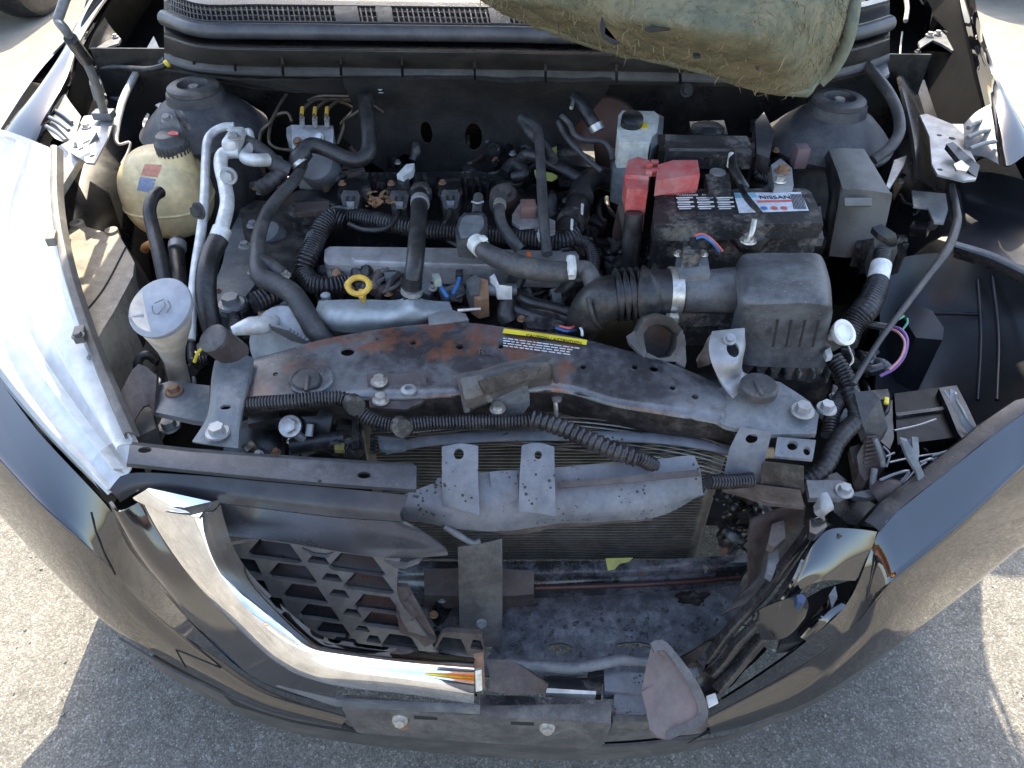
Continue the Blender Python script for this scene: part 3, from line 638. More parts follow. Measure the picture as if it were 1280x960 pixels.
# lower valance
lipm = M('grey_valance', (.06, .056, .055), .55, dust=.8, dcol=(.15, .138, .125), dscale=10, bump=.2)
loft(car, 'valance', [[(150, 796, .41), (230, 842, .385), (330, 884, .37), (436, 906, .365), (600, 924, .36), (756, 930, .36), (880, 914, .37), (1000, 868, .39), (1090, 815, .41), (1150, 770, .43)],
                      [(160, 806, .36), (235, 852, .33), (332, 895, .31), (438, 916, .30), (600, 934, .295), (756, 938, .295), (884, 920, .31), (1002, 876, .33), (1088, 824, .36), (1146, 778, .39)],
                      [(186, 820, .33), (245, 862, .29), (335, 904, .26), (440, 926, .25), (600, 943, .245), (756, 947, .245), (886, 930, .26), (1003, 884, .29), (1084, 832, .33), (1140, 784, .37)],
                      [(196, 816, .31), (255, 850, .26), (340, 892, .23), (440, 912, .22), (600, 930, .21), (756, 932, .21), (880, 915, .23), (995, 875, .26), (1070, 826, .31), (1130, 780, .35)]], lipm, n=60, m=4, th=.003)
# black lower bumper skin between the corners
loft(car, 'bumper_cover', [[(432, 884, .455), (520, 886, .455), (600, 890, .452), (700, 892, .452), (780, 890, .452), (884, 888, .455)],
                           [(432, 900, .42), (520, 905, .42), (600, 908, .42), (700, 910, .42), (780, 908, .42), (884, 903, .42)],
                           [(434, 908, .375), (520, 916, .37), (600, 924, .37), (700, 928, .37), (780, 926, .37), (884, 916, .375)]], taupe, n=30, m=4, th=.003)
# dark strips laid over the valance, imitating a band of shadow
loft(car, 'valance_shadow_strip', [[(280, 870, .372), (360, 892, .364), (445, 908, .362)], [(292, 882, .352), (370, 904, .342), (448, 917, .34)]], shell, n=14, m=2, th=.002)
loft(car, 'valance_shadow_strip', [[(756, 922, .372), (860, 916, .372), (960, 890, .385)], [(756, 932, .352), (862, 924, .352), (965, 896, .37)]], shell, n=14, m=2, th=.002)
# licence plate bracket
pb = loft(car, 'plate_bracket', [[(432, 868, .468), (590, 882, .47), (700, 880, .47), (764, 880, .47)], [(427, 884, .4685), (590, 894, .4695), (700, 899, .4695), (764, 904, .4685)],
                                 [(428, 888, .462), (590, 898, .4625), (700, 903, .4625), (764, 907, .462)], [(446, 916, .405), (590, 928, .40), (690, 934, .40), (750, 938, .40)]], taupe, th=.004, bv=.001)
for x, y in ((532, 897), (653, 904)):
    box(pb, 'slot', on(pb, x, y, -.002), (.028, .006, .006), dark, rot=(-.3, 0, -.05), bv=.0005)
pf = steelp
for x, y in ((500, 900), (684, 909)):
    b_ = prism(pb, 'clip', [(x - 10, y - 9, .4565), (x + 14, y - 8, .4565), (x + 13, y - 1, .445), (x - 9, y - 2, .445)], .006, steel, bv=.001)
    bolt(b_, (x, y, .450), zinc, .0065, (0, -1, .35))
    prism(pb, 'paint_scar', [(x - 4, y + 8, .434), (x + 8, y + 7, .434), (x + 12, y + 10, .428), (x + 2, y + 12, .426)], .002, rusty if x < 600 else whitep, bv=0)

# grille: cover, face, cell mesh, chrome
gc = loft(car, 'grille_cover', [[(166, 552, .79), (240, 560, .79), (330, 567, .79), (420, 573, .79), (516, 579, .786)],
                                [(162, 556, .797), (240, 565, .797), (330, 571, .797), (420, 577, .797), (521, 583, .792)],
                                [(158, 579, .795), (240, 588, .795), (330, 597, .795), (420, 605, .793), (520, 612, .788)],
                                [(158, 584, .782), (240, 592, .782), (330, 601, .782), (420, 609, .78), (520, 616, .775)]], M('cover_satin', (.035, .038, .045), .36, dust=.55, dcol=(.17, .172, .175), dscale=14, bump=.15), th=.003, bv=.0008)
holes(gc, [(455, 593, .794, .007, .004), (181, 562, .797, .007, .004), (400, 601, .794, .002)])
gface = M('grille_gloss', (.035, .036, .043), .27, dust=.35, dcol=(.13, .13, .135), dscale=8, lo=.45, hi=.8, ior=1.7, rvar=.05)
gface2 = M('grille_satin', (.03, .031, .037), .34, dust=.4, dcol=(.13, .125, .12), dscale=9)
loft(car, 'grille_shelf', [[(137, 612, .765), (160, 592, .772), (240, 594, .776), (330, 602, .776), (420, 610, .774), (510, 619, .77)],
                           [(146, 622, .755), (175, 606, .764), (248, 612, .766), (335, 624, .764), (420, 633, .762), (500, 642, .756)],
                           [(150, 628, .74), (185, 612, .755), (262, 626, .754), (335, 636, .751), (420, 646, .748), (502, 652, .744)]], gface2, n=40, m=4, th=.003)
gf = loft(car, 'grille_face', [[(264, 628, .752), (335, 637, .749), (420, 647, .746), (490, 652, .743), (505, 655, .742)],
                          [(273, 648, .730), (340, 655, .727), (425, 665, .723), (500, 671, .719), (532, 668, .718)],
                          [(281, 662, .713), (345, 669, .708), (432, 681, .702), (506, 686, .697), (556, 686, .695)],
                          [(287, 670, .703), (350, 677, .697), (440, 692, .688), (505, 698, .684), (560, 694, .688)]], gface, n=40, m=5, th=.003)
prism(car, 'grille_crease', [(480, 699), (508, 703), (528, 696), (524, 702), (505, 709), (494, 708)], .003, taupe, z=.684, bv=.0006)
def Gp(x, y):          # plane of the cell mesh
    t_ = (y - 685) / 130.0
    return (x, y, .685 - .135 * t_)
web = loft(car, 'grille_mesh', [[Gp(272, 684), Gp(345, 672), Gp(420, 682), Gp(500, 698)], [Gp(288, 714), Gp(372, 712), Gp(440, 720), Gp(496, 728)],
                                [Gp(312, 748), Gp(380, 740), Gp(440, 744), Gp(500, 752)], [Gp(336, 770), Gp(400, 766), Gp(460, 770), Gp(518, 776)], [Gp(364, 792), Gp(415, 792), Gp(470, 796), Gp(536, 800)], [Gp(398, 806), Gp(440, 812), Gp(500, 818), Gp(548, 818)]], M('grille_web', (.10, .095, .092), .36, dust=.7, dcol=(.2, .18, .15), dscale=18), n=16, m=3, th=.006, smooth=False)
cells = [(343, 689, 29, 10), (446, 705, 30, 10), (365, 716, 26, 9), (461, 729, 27, 9), (381, 742, 24, 9), (471, 755, 25, 9), (399, 766, 22, 8), (479, 776, 23, 8), (416, 787, 19, 7), (432, 803, 17, 5), (500, 803, 20, 8),
         (308, 708, 16, 8), (398, 700, 12, 4), (415, 722, 11, 4), (424, 742, 11, 4), (440, 766, 10, 4), (453, 786, 8, 3), (467, 799, 8, 4), (322, 732, 12, 6), (345, 753, 10, 5), (373, 780, 8, 4)]
bmc = bmesh.new()
nrm = (P(Gp(500, 700)) - P(Gp(350, 690))).cross(P(Gp(400, 780)) - P(Gp(350, 690))).normalized()
if nrm.y > 0: nrm = -nrm
def hexa(x, y, w_, h_, k=1.0):
    w_, h_ = w_ * 1.2, h_ * 1.16
    return [P(Gp(x + dx * w_ * k, y + dy * h_ * k + dx * w_ * .13 * k)) for dx, dy in ((-.55, -1), (.55, -1), (1, .7), (.85, 1), (-.85, 1), (-1, .7))]
def cutpoly(o, polys):
    b = wloc(o); bm = bmesh.new()
    for q in polys:
        A = [bm.verts.new(p + nrm * .03 - b) for p in q]; B = [bm.verts.new(p - nrm * .03 - b) for p in q]; k = len(q)
        bm.faces.new(A); bm.faces.new(B[::-1])
        for i in range(k): bm.faces.new((A[i], B[i], B[(i + 1) % k], A[(i + 1) % k]))
    bmesh.ops.recalc_face_normals(bm, faces=bm.faces)
    me = bpy.data.meshes.new('t'); bm.to_mesh(me); bm.free(); c = bpy.data.objects.new('t', me); COL.objects.link(c); c.location = b
    md = o.modifiers.new('b', 'BOOLEAN'); md.object = c; md.solver = 'EXACT'
    dg = bpy.context.evaluated_depsgraph_get(); dg.update(); nm = bpy.data.meshes.new_from_object(o.evaluated_get(dg)); o.modifiers.clear()
    o.data = nm; bpy.data.objects.remove(c)
    nm.set_sharp_from_angle(angle=math.radians(35))
for c_ in cells: cutpoly(web, [hexa(*c_)])
cupm = M('cell_plastic', (.018, .02, .028), .3, dust=.3, dcol=(.12, .118, .115), dscale=20)
def cup(par, c_):
    o_, i_ = hexa(*c_, k=1.03), hexa(*c_, k=.72)
    q = V((0, 0, 0)); o_ = [p - nrm * .0064 for p in o_]; i_ = [p - nrm * (.02 if k < 2 else .008) for k, p in enumerate(i_)]
    bm = bmesh.new(); A = [bm.verts.new(p) for p in o_]; B = [bm.verts.new(p) for p in i_]
    for i in range(6): bm.faces.new((A[i], A[(i + 1) % 6], B[(i + 1) % 6], B[i]))
    bm.faces.new(B); bmesh.ops.solidify(bm, geom=bm.faces[:], thickness=.0015)
    part(par, 'cell', bm, cupm)
for c_ in cells: cup(web, c_)
# loose end of the mesh by the chrome
lo = prism(car, 'grille_fragment', [Gp(540, 814), Gp(552, 792), Gp(558, 790), Gp(602, 793), Gp(606, 817), Gp(600, 818)], .02, brownp, d=-nrm * .008, bv=.001)
cutpoly(lo, [hexa(565, 808, 17, 9)]); cutpoly(lo, [hexa(596, 806, 7, 5)]); cup(lo, (565, 808, 17, 9)); cup(lo, (596, 806, 7, 5))
for q in ([(492, 733), (508, 735), (510, 745), (502, 752), (500, 775), (512, 790), (530, 795), (545, 802), (533, 812), (515, 800), (500, 790)], [(497, 752), (510, 757), (521, 770), (516, 778), (500, 770)]):
    prism(car, 'torn_mesh_edge', [Gp(*p) for p in q], .01, brownp, d=-nrm * .006 + V((0, 0, .002)), bv=.0008, jit=(.003, 60))
prism(web, 'emblem_groove', [Gp(378, 684), Gp(392, 690), Gp(408, 692), Gp(418, 689), Gp(410, 696), Gp(392, 694)], .003, gface, d=-nrm * .002 + nrm * .004, bv=.0004)
# chrome V
CI = [(263, 628, .764), (270, 655, .748), (282, 690, .722), (303, 722, .70), (340, 760, .675), (388, 798, .648), (425, 808, .640), (510, 819, .632), (593, 826, .628)]
CM = [(248, 643, .770), (252, 672, .750), (266, 708, .726), (288, 742, .702), (322, 778, .676), (372, 812, .650), (424, 824, .640), (510, 835, .632), (593, 842, .628)]
CO = [(170, 622, .750), (192, 660, .72), (220, 700, .692), (250, 737, .668), (296, 785, .640), (350, 832, .615), (415, 856, .605), (510, 868, .598), (593, 880, .592)]
ch = loft(car, 'grille_chrome', [[P(p) + V((.004, .01, -.008)) for p in CI], CI, [P(a_).lerp(P(b_), .5) + V((0, -.003, .004)) for a_, b_ in zip(CI, CM)], CM, [P(a_).lerp(P(b_), .5) + V((0, -.004, .005)) for a_, b_ in zip(CM, CO)], CO, [P(p) + V((.002, .015, -.012)) for p in CO]], chrome, n=60, m=3, th=.002, ang=28)
prism(ch, 'chrome_cap', [(166, 622, .757), (186, 610, .774), (264, 627, .772), (249, 646, .7725), (205, 640, .762)], .004, chrome, bv=.0012)
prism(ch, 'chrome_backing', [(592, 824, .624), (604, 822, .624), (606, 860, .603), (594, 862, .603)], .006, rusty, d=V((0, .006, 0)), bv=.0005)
prism(ch, 'chrome_tab', [(594, 836, .629), (602, 834, .629), (603, 860, .610), (595, 862, .610)], .003, zinc, d=V((0, -.003, .001)), bv=.0004)
# dark surround outside the chrome
loft(car, 'grille_surround', [[P(p) + V((.004, .012, -.014)) for p in CO[:7]], [(150, 640, .735), (172, 678, .695), (200, 720, .65), (232, 758, .60), (280, 806, .55), (330, 846, .515), (418, 872, .50)],
                              [(136, 628, .74), (158, 680, .66), (190, 722, .61), (228, 766, .565), (272, 808, .525), (328, 853, .492), (428, 884, .46)]], M('surround_gloss', (.012, .01, .012), .12, ior=1.9, dust=.2, dcol=(.08, .07, .06)), n=40, m=4, th=.003)
loft(car, 'lower_grille_trim', [[(360, 852, .51), (415, 868, .50), (432, 876, .495), (600, 884, .49)], [(345, 858, .495), (410, 880, .482), (432, 884, .478), (600, 893, .474)]], steelp, n=30, m=2, th=.003)

# upper radiator support
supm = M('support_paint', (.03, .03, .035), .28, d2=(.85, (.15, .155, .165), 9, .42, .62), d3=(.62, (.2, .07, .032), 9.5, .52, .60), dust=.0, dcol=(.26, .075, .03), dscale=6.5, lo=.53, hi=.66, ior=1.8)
soot = M('sooty_scorched_metal', (.018, .015, .014), .5, dust=.9, dcol=(.11, .095, .085), dscale=60, bump=1.0, bscale=120)
ST = [(318, 449, .79), (400, 427, .792), (480, 412, .792), (560, 406, .792), (640, 411, .792), (720, 424, .79), (790, 441, .788), (850, 460, .785), (905, 486, .78)]
SB = [(306, 500, .785), (380, 498, .785), (455, 492, .785), (560, 490, .785), (640, 486, .785), (700, 482, .785), (760, 497, .783), (830, 511, .78), (905, 523, .775)]
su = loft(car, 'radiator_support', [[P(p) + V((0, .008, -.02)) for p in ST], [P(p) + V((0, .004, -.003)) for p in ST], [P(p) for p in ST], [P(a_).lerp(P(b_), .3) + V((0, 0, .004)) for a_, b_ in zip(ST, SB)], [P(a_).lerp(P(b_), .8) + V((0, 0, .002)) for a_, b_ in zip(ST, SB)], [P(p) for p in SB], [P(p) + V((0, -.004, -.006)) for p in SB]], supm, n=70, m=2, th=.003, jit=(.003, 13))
holes(su, [(435, 443, .79, .0082, .0068), (517, 431, .79, .0038), (575, 436, .79, .0046), (626, 436, .79, .0036), (729, 458, .79, .0036), (793, 462, .787, .0036), (817, 463, .787, .0056), (840, 487, .783, .0035), (345, 470, .789, .003), (868, 498, .78, .004)])
loft(car, 'support_flange', [[P(p) + V((0, -.003, -.005)) for p in SB], [(304, 512, .755), (380, 510, .755), (455, 516, .75), (560, 519, .745), (640, 512, .745), (700, 507, .75), (760, 523, .745), (830, 540, .74), (925, 552, .73)],
                             [(304, 522, .735), (380, 518, .735), (455, 525, .73), (560, 526, .725), (640, 522, .72), (700, 524, .72), (760, 540, .715), (830, 552, .71), (930, 562, .705)]], soot, n=60, m=4, th=.003, jit=(.003, 60))
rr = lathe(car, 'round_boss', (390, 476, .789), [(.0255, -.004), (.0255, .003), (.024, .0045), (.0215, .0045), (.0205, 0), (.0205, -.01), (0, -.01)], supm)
cp = lathe(rr, 'rubber_cap', (384, 480, .785), [(.0175, -.008), (.0175, .006), (.015, .009), (0, .0095)], rubberg)
box(cp, 'cap_bar', (384, 479, .7955), (.004, .026, .004), rubberg, rot=(0, 0, .1), bv=.001)
# labels
lab = loft(su, 'caution_label', [[(630, 410.5, .7975), (680, 417, .7972), (734, 425, .7965)], [(628, 416, .7975), (680, 422.5, .7972), (733, 431, .7965)]], ylabel, n=8, th=.0003)
ld = (P((734, 427, .797)) - P((630, 413, .797)))
text(su, 'caution_text', 'CAUTION / ATTENTION', P((657, 420.3, .7982)), ld, V((0, 1, .0)), .0062, inkm)
random.seed(21)
for k in range(4):
    x = 629
    while x < 722 - 5 * k:
        w_ = random.uniform(3, 9); y0 = 419 + (x - 628) * .135 + 2.8 + 3.1 * k
        loft(su, 'small_print', [[(x, y0, .7975), (x + w_, y0 + w_ * .135, .7972)], [(x, y0 + 1.0, .7975), (x + w_, y0 + 1.0 + w_ * .135, .7972)]], white, th=.0002)
        x += w_ + random.uniform(1, 2.2)
text(su, 'stamped_letters', 'RL', P((597, 443, .7945)), V((1, 0, 0)), V((0, 1, 0)), .015, M('stamped', (.1, .09, .09), .4))
# left mount of the support
mp = loft(car, 'support_mount', [[(268, 452, .80), (264, 475, .795), (262, 505, .79), (257, 525, .782), (240, 552, .775)], [(276, 446, .806), (274, 475, .802), (272, 505, .797), (268, 530, .788), (262, 556, .778)],
                                 [(305, 444, .806), (306, 475, .802), (300, 505, .797), (296, 532, .788), (294, 560, .776)], [(318, 448, .80), (314, 475, .795), (306, 505, .79), (302, 530, .782), (299, 560, .772)]], steelp, n=20, m=3, th=.003)
bolt(mp, (272, 541, .786), steel, .0085); holes(mp, [(281, 506, .80, .006, .003)])
bm_ = tube(car, 'rubber_stop', [(295, 444, .80), (268, 424, .835)], .0175, brownp, seg=20, sm=False)
lathe(bm_, 'stop_cap', (268, 424, .835), [(.0175, -.002), (.0175, .003), (.015, .005), (0, .0055)], rubberg, axis=tuple(P((268, 424, .835)) - P((295, 444, .80))))
prism(car, 'side_support', [(190, 483), (212, 476), (262, 482), (262, 528), (240, 525), (190, 514)], .008, steelp, z=.745, bv=.0015)
bolt(car, (218, 489, .746), rusty, .007); bolt(car, (212, 533, .70), steel, .009); bolt(car, (192, 478, .75), steel, .006)
loft(car, 'apron_gusset', [[(150, 492, .755), (172, 455, .77), (196, 470, .765)], [(160, 540, .74), (182, 505, .745), (192, 518, .745)]], brownp, n=8, m=2, th=.004)
prism(car, 'headlamp_bracket', [(150, 500), (165, 490), (190, 512), (195, 535), (175, 545), (160, 535)], .03, rubberg, z=.725, bv=.005)
# right end of the support
re_ = prism(car, 'support_mount', [(862, 508, .775), (905, 482, .785), (935, 468, .79), (975, 478, .788), (1012, 502, .782), (1024, 518, .778), (1020, 542, .77), (955, 543, .77), (908, 533, .77)], .006, steelp, bv=.0015, sub=1, jit=(.0015, 25))
lathe(re_, 'latch_cap', (948, 486, .798), [(.021, -.004), (.021, .005), (.018, .008), (0, .0085)], rubberg); box(re_, 'cap_bar', (948, 485, .807), (.004, .024, .003), rubberg, rot=(0, 0, .1), bv=.001)
bolt(re_, (1003, 514, .783), steel, .0085); bolt(re_, (1033, 511, .77), steel, .0075)
holes(re_, [(890, 505, .78, .013, .010)])
br = loft(car, 'hood_latch_bracket', [[(890, 414, .835), (886, 432, .83), (890, 455, .82), (902, 478, .80), (918, 497, .79)], [(928, 410, .838), (926, 430, .833), (922, 455, .822), (922, 470, .80), (945, 470, .79)], [(930, 412, .825), (932, 432, .82), (928, 452, .81), (930, 466, .795), (950, 468, .785)]], steel, n=16, m=3, th=.003)
holes(br, [(916, 437, .83, .007, .010)]); bolt(br, (912, 424, .836), steel, .005, (0, -.5, 1))
loft(car, 'latch_side', [[(872, 452, .80), (884, 424, .83), (888, 418, .834)], [(872, 460, .78), (886, 456, .80), (892, 448, .82)]], brownp, n=8, m=2, th=.003)
t1 = prism(car, 'bracket_tab', [(925, 534, .775), (965, 540, .773), (958, 568, .75), (950, 603, .72), (904, 597, .72), (912, 560, .75)], .004, greyp, bv=.001); holes(t1, [(940, 548, .765, .0065, .0045)], axis=(0, -.6, 1))
t1 = prism(car, 'bracket_tab', [(972, 546, .77), (1020, 550, .768), (1016, 574, .755), (968, 570, .755)], .004, greyp, bv=.001); holes(t1, [(991, 556, .765, .006, .004), (1010, 560, .765, .004)])
prism(car, 'bracket_tab', [(955, 576, .755), (1004, 582, .75), (1006, 612, .72), (950, 606, .72)], .006, soot, bv=.001, sub=2, jit=(.002, 50))
prism(car, 'bracket_tab', [(905, 600, .725), (1000, 612, .722), (1006, 632, .70), (962, 628, .70), (903, 610, .71)], .006, brownp, bv=.001, sub=1, jit=(.002, 50))
# mounting plate in the middle of the support with bolts, broken latch
lp = prism(car, 'latch_plate', [(458, 467, .795), (532, 466, .795), (534, 494, .78), (525, 505, .775), (515, 508, .772), (508, 512, .77), (462, 509, .772)], .004, brownp, bv=.001); holes(lp, [(512, 488, .785, .003)])
for x, y in ((474, 477), (476, 500)): bolt(lp, (x, y, .795 - (y - 467) * .0005), zinc, .0065)
lathe(lp, 'weld_nut', (511, 488, .789), [(.009, -.002), (.009, .002), (.006, .0045), (.0045, .0045), (.004, 0)], steel)
la = loft(car, 'hood_latch', [[(566, 468, .80), (600, 462, .81), (640, 452, .82), (682, 441, .825)], [(574, 474, .815), (606, 466, .828), (648, 456, .835), (690, 452, .835)], [(582, 500, .80), (612, 490, .81), (655, 476, .815), (694, 466, .815)], [(585, 515, .77), (610, 505, .775), (650, 490, .78), (690, 480, .785)]], taupe, n=20, m=3, th=.003, jit=(.002, 40))
prism(la, 'latch_pocket', [(598, 476, .834), (650, 460, .841), (676, 458, .84), (670, 470, .832), (606, 492, .818)], .004, soot, bv=.001)
for a_, b_ in (((575, 472, .815), (584, 514, .775)), ((690, 452, .835), (696, 476, .80)), ((600, 474, .83), (612, 500, .80))): tube(la, 'latch_rib', [a_, b_], .004, taupe, seg=8, sm=False)
fx = prism(car, 'latch_foot', [(612, 484, .80), (660, 482, .80), (662, 502, .775), (646, 520, .76), (616, 518, .76)], .006, steelp, bv=.001, sub=1, jit=(.002, 40)); bolt(fx, (622, 511, .777), zinc, .006)
tube(car, 'latch_pin', [(694, 500, .76), (695, 512, .75), (695, 524, .735)], .003, zinc); lathe(car, 'pin_head', (696, 499, .765), [(.006, 0), (.006, .003), (0, .004)], zinc)

# condenser and radiator behind the grille
cn = box(car, 'condenser', V((.045, .692, .585)), (.44, .02, .34), dark, bv=.002)
finm = M('condenser_fin', (.32, .295, .25), .38, metal=.5, dust=.7, dcol=(.12, .105, .085), dscale=18)
bm = bmesh.new()
for k in range(54):
    z_ = .42 + k * .0061; x0, x1 = -.175, .262
    n_ = 22; prev = None
    for j in range(n_ + 1):
        x = x0 + (x1 - x0) * j / n_
        y = .6735 - .0025 * mnoise.noise(V((x * 9, z_ * 30, 3))) ; zz = z_ + .0016 * mnoise.noise(V((x * 14, z_ * 22, 9)))
        cur = [bm.verts.new((x, y - .008, zz + .0008)), bm.verts.new((x, y - .008, zz - .0008)), bm.verts.new((x, y + .012, zz - .0012)), bm.verts.new((x, y + .012, zz + .0012))]
        if prev:
            for i in range(4): bm.faces.new((prev[i], prev[(i + 1) % 4], cur[(i + 1) % 4], cur[i]))
        prev = cur
part(cn, 'cooling_tubes', bm, finm, kind='stuff')
bm = bmesh.new()
for j in range(250):
    x = -.174 + .436 * j / 250
    vs_ = [bm.verts.new(p) for p in ((x, .670, .42), (x + .0005, .680, .42), (x + .0005, .680, .745), (x, .670, .745))]; bm.faces.new(vs_)
part(cn, 'cooling_fins', bm, M('fin_dark', (.014, .013, .012), .6), kind='stuff')
tube(cn, 'side_tank', [V((.270, .675, .735)), V((.268, .675, .60)), V((.266, .675, .42))], .010, finm, sm=False)
tube(cn, 'side_tank', [V((-.182, .68, .735)), V((-.182, .68, .42))], .010, finm, sm=False)
tube(car, 'top_tank_trim', [(482, 562, .725), (540, 551, .73), (640, 545, .732), (740, 545, .732), (820, 548, .73), (880, 556, .726), (932, 568, .72)], .008, greyp, flat=.5)
tube(car, 'top_tank_trim', [(520, 530, .725), (620, 520, .728), (720, 522, .728), (800, 532, .726), (860, 545, .722), (925, 566, .715)], .005, copper)
tube(car, 'top_tank_trim', [(520, 520, .728), (620, 512, .73), (720, 517, .73), (790, 524, .728)], .006, finm)
for k in range(9):        # bent cooling tubes fanned out above the beam
    z_ = .738 - .0042 * k
    tube(car, 'bent_cooling_tube', [(505 + 6 * k, 534 + 3.0 * k, z_), (620, 523 + 4.0 * k, z_ + .003), (720, 522 + 5.0 * k, z_ + .002), (810, 533 + 5.2 * k, z_), (880, 548 + 5.0 * k, z_ - .006), (925, 566 + 4.4 * k, z_ - .012)], .0014, finm if k % 3 else copper, seg=6, flat=.6)
prism(car, 'condenser_tab', [(472, 545), (505, 548), (512, 555), (505, 562), (475, 562)], .004, steelp, z=.74, bv=.002)

# damaged crash-beam cover in front of the condenser
bc = loft(car, 'beam_cover', [[(498, 622, .725), (520, 612, .728), (548, 602, .73), (560, 595, .732), (700, 583, .735), (800, 576, .735), (868, 569, .735)], [(500, 634, .722), (524, 630, .722), (552, 630, .722), (620, 622, .724), (700, 608, .724), (800, 598, .724), (876, 588, .724)],
                              [(502, 640, .712), (530, 642, .71), (560, 646, .708), (620, 645, .706), (700, 642, .704), (800, 634, .702), (878, 618, .70)], [(506, 650, .695), (535, 654, .69), (565, 660, .685), (630, 664, .68), (700, 655, .68), (820, 646, .68), (884, 612, .69)]], greyp, n=40, m=3, th=.003, jit=(.0015, 30))
loft(car, 'beam_fold', [[(697, 602, .732), (760, 597, .734), (872, 587, .734)], [(699, 610, .729), (762, 605, .731), (876, 595, .73)]], brownp, n=14, m=2, th=.002)
u1 = loft(car, 'beam_upright', [[(552, 558, .768), (576, 554, .77), (598, 557, .768)], [(552, 600, .745), (576, 598, .747), (598, 600, .745)], [(552, 632, .72), (576, 638, .722), (600, 645, .72)]], greyp, n=8, m=3, th=.008, bv=.0015); holes(u1, [(573, 566, .768, .0055, .006)], axis=(0, -.6, 1))
u2 = loft(car, 'beam_upright', [[(652, 556, .77), (672, 553, .772), (693, 558, .77)], [(649, 600, .745), (672, 600, .747), (694, 604, .745)], [(648, 640, .72), (672, 642, .722), (695, 646, .72)]], greyp, n=8, m=3, th=.008, bv=.0015); holes(u2, [(673, 567, .77, .004, .0045)], axis=(0, -.6, 1))
loft(car, 'beam_fold', [[(612, 590, .738), (630, 588, .739), (646, 589, .738)], [(614, 615, .725), (630, 614, .727), (648, 615, .725)], [(612, 640, .708), (630, 640, .71), (648, 642, .708)]], greyp, n=8, m=3, th=.004)
loft(car, 'beam_lip', [[(500, 634, .700), (560, 644, .69), (640, 654, .682), (700, 650, .68), (820, 638, .68)], [(504, 644, .69), (560, 656, .675), (640, 668, .665), (700, 660, .668), (815, 650, .668)]], brownp, n=20, m=2, th=.003, jit=(.002, 50))
tube(car, 'stray_clip', [(555, 658, .69), (572, 668, .68), (590, 678, .67), (600, 676, .67)], [.003, .004, .003, .004], steelp)

# lower crossmember, undertray, upright strip
ash = M('ash_covered_tray', (.10, .105, .115), .6, dust=.9, dcol=(.36, .37, .385), dscale=40, bump=1.0, bscale=140)
trayj = loft(car, 'undertray', [[(488, 738, .40), (560, 738, .40), (700, 738, .40), (830, 736, .40), (945, 730, .40)], [(492, 790, .395), (560, 790, .395), (700, 790, .395), (830, 790, .395), (930, 780, .395)], [(500, 838, .39), (560, 845, .39), (700, 845, .39), (830, 845, .39), (915, 830, .39)]], ash, n=150, m=26, th=.004, jit=(.0028, 55))
random.seed(77); gv, gf = [], []
for k in range(420):
    p = P((random.uniform(505, 920), random.uniform(748, 830), .398)); r = random.choice((.0008, .0012, .0018, .003)) * random.uniform(.7, 1.3); n0 = len(gv); a_ = random.random() * 6
    gv += [p + V((q_.x * r * math.cos(a_) - q_.y * r * math.sin(a_), q_.x * r * math.sin(a_) + q_.y * r * .8 * math.cos(a_), q_.z * r * .7)) for q_ in _v]; gf += [[n0 + i_ for i_ in f_] for f_ in _f]
me = bpy.data.meshes.new('tray_grit'); me.from_pydata([tuple(p) for p in gv], [], gf); tg_ = bpy.data.objects.new('tray_grit', me); COL.objects.link(tg_); me.materials.append(M('tray_grit', (.05, .05, .052), .5, dust=.9, dcol=(.3, .3, .3), dscale=200))
tagged(tg_, 'dark grit and crumbs strewn over the grey undertray', 'grit', kind='stuff')
holes(trayj, [(699, 820, .371, .018, .0075), (790, 816, .371, .024, .0045), (598, 818, .371, .02, .02)])
cm = loft(car, 'lower_crossmember', [[(488, 700, .475), (600, 702, .477), (700, 701, .478), (820, 700, .476), (935, 692, .47)], [(488, 716, .472), (600, 718, .474), (700, 716, .475), (820, 714, .473), (938, 706, .467)],
                                     [(488, 724, .462), (600, 727, .462), (700, 724, .463), (820, 720, .462), (936, 712, .46)], [(488, 734, .452), (600, 738, .452), (700, 734, .453), (820, 729, .452), (930, 720, .45)], [(490, 746, .43), (600, 750, .43), (700, 746, .43), (820, 740, .43), (925, 731, .43)]], M('crossmember_paint', (.02, .02, .024), .25, d2=(.8, (.17, .18, .2), 16, .44, .62), d3=(.7, (.16, .06, .03), 9, .55, .64), ior=1.8), n=40, m=3, th=.003, jit=(.001, 30))
holes(cm, [(697, 712, .475, .0045), (882, 707, .472, .0045), (652, 706, .476, .004, .002)])
tube(cm, 'crossmember_bead', [(668, 735, .455), (760, 732, .457), (850, 728, .455), (925, 722, .45)], .004, M('maroon_paint', (.06, .025, .02), .3))
pad = prism(car, 'lower_pad', [(530, 710, .49), (600, 709, .492), (667, 714, .49), (668, 742, .47), (600, 747, .47), (530, 744, .47)], .03, brownp, bv=.003, sub=2, jit=(.002, 60))
prism(car, 'yellow_scrap', [(757, 698, .482), (791, 697, .482), (786, 702, .48), (775, 704, .479), (768, 712, .476), (760, 713, .476)], .0015, M('yellow_scrap_plastic', (.5, .5, .12), .5, dust=.5), bv=0)
st = loft(car, 'upright_strip', [[(572, 684, .575), (600, 680, .578), (628, 673, .58)], [(573, 720, .535), (600, 718, .537), (628, 716, .537)], [(574, 770, .46), (600, 768, .462), (628, 768, .462)], [(575, 806, .42), (600, 808, .42), (627, 810, .42)]], taupe, n=10, m=4, th=.005, bv=.001)
bolt(st, (602, 779, .45), steel, .005, (0, -1, .4))
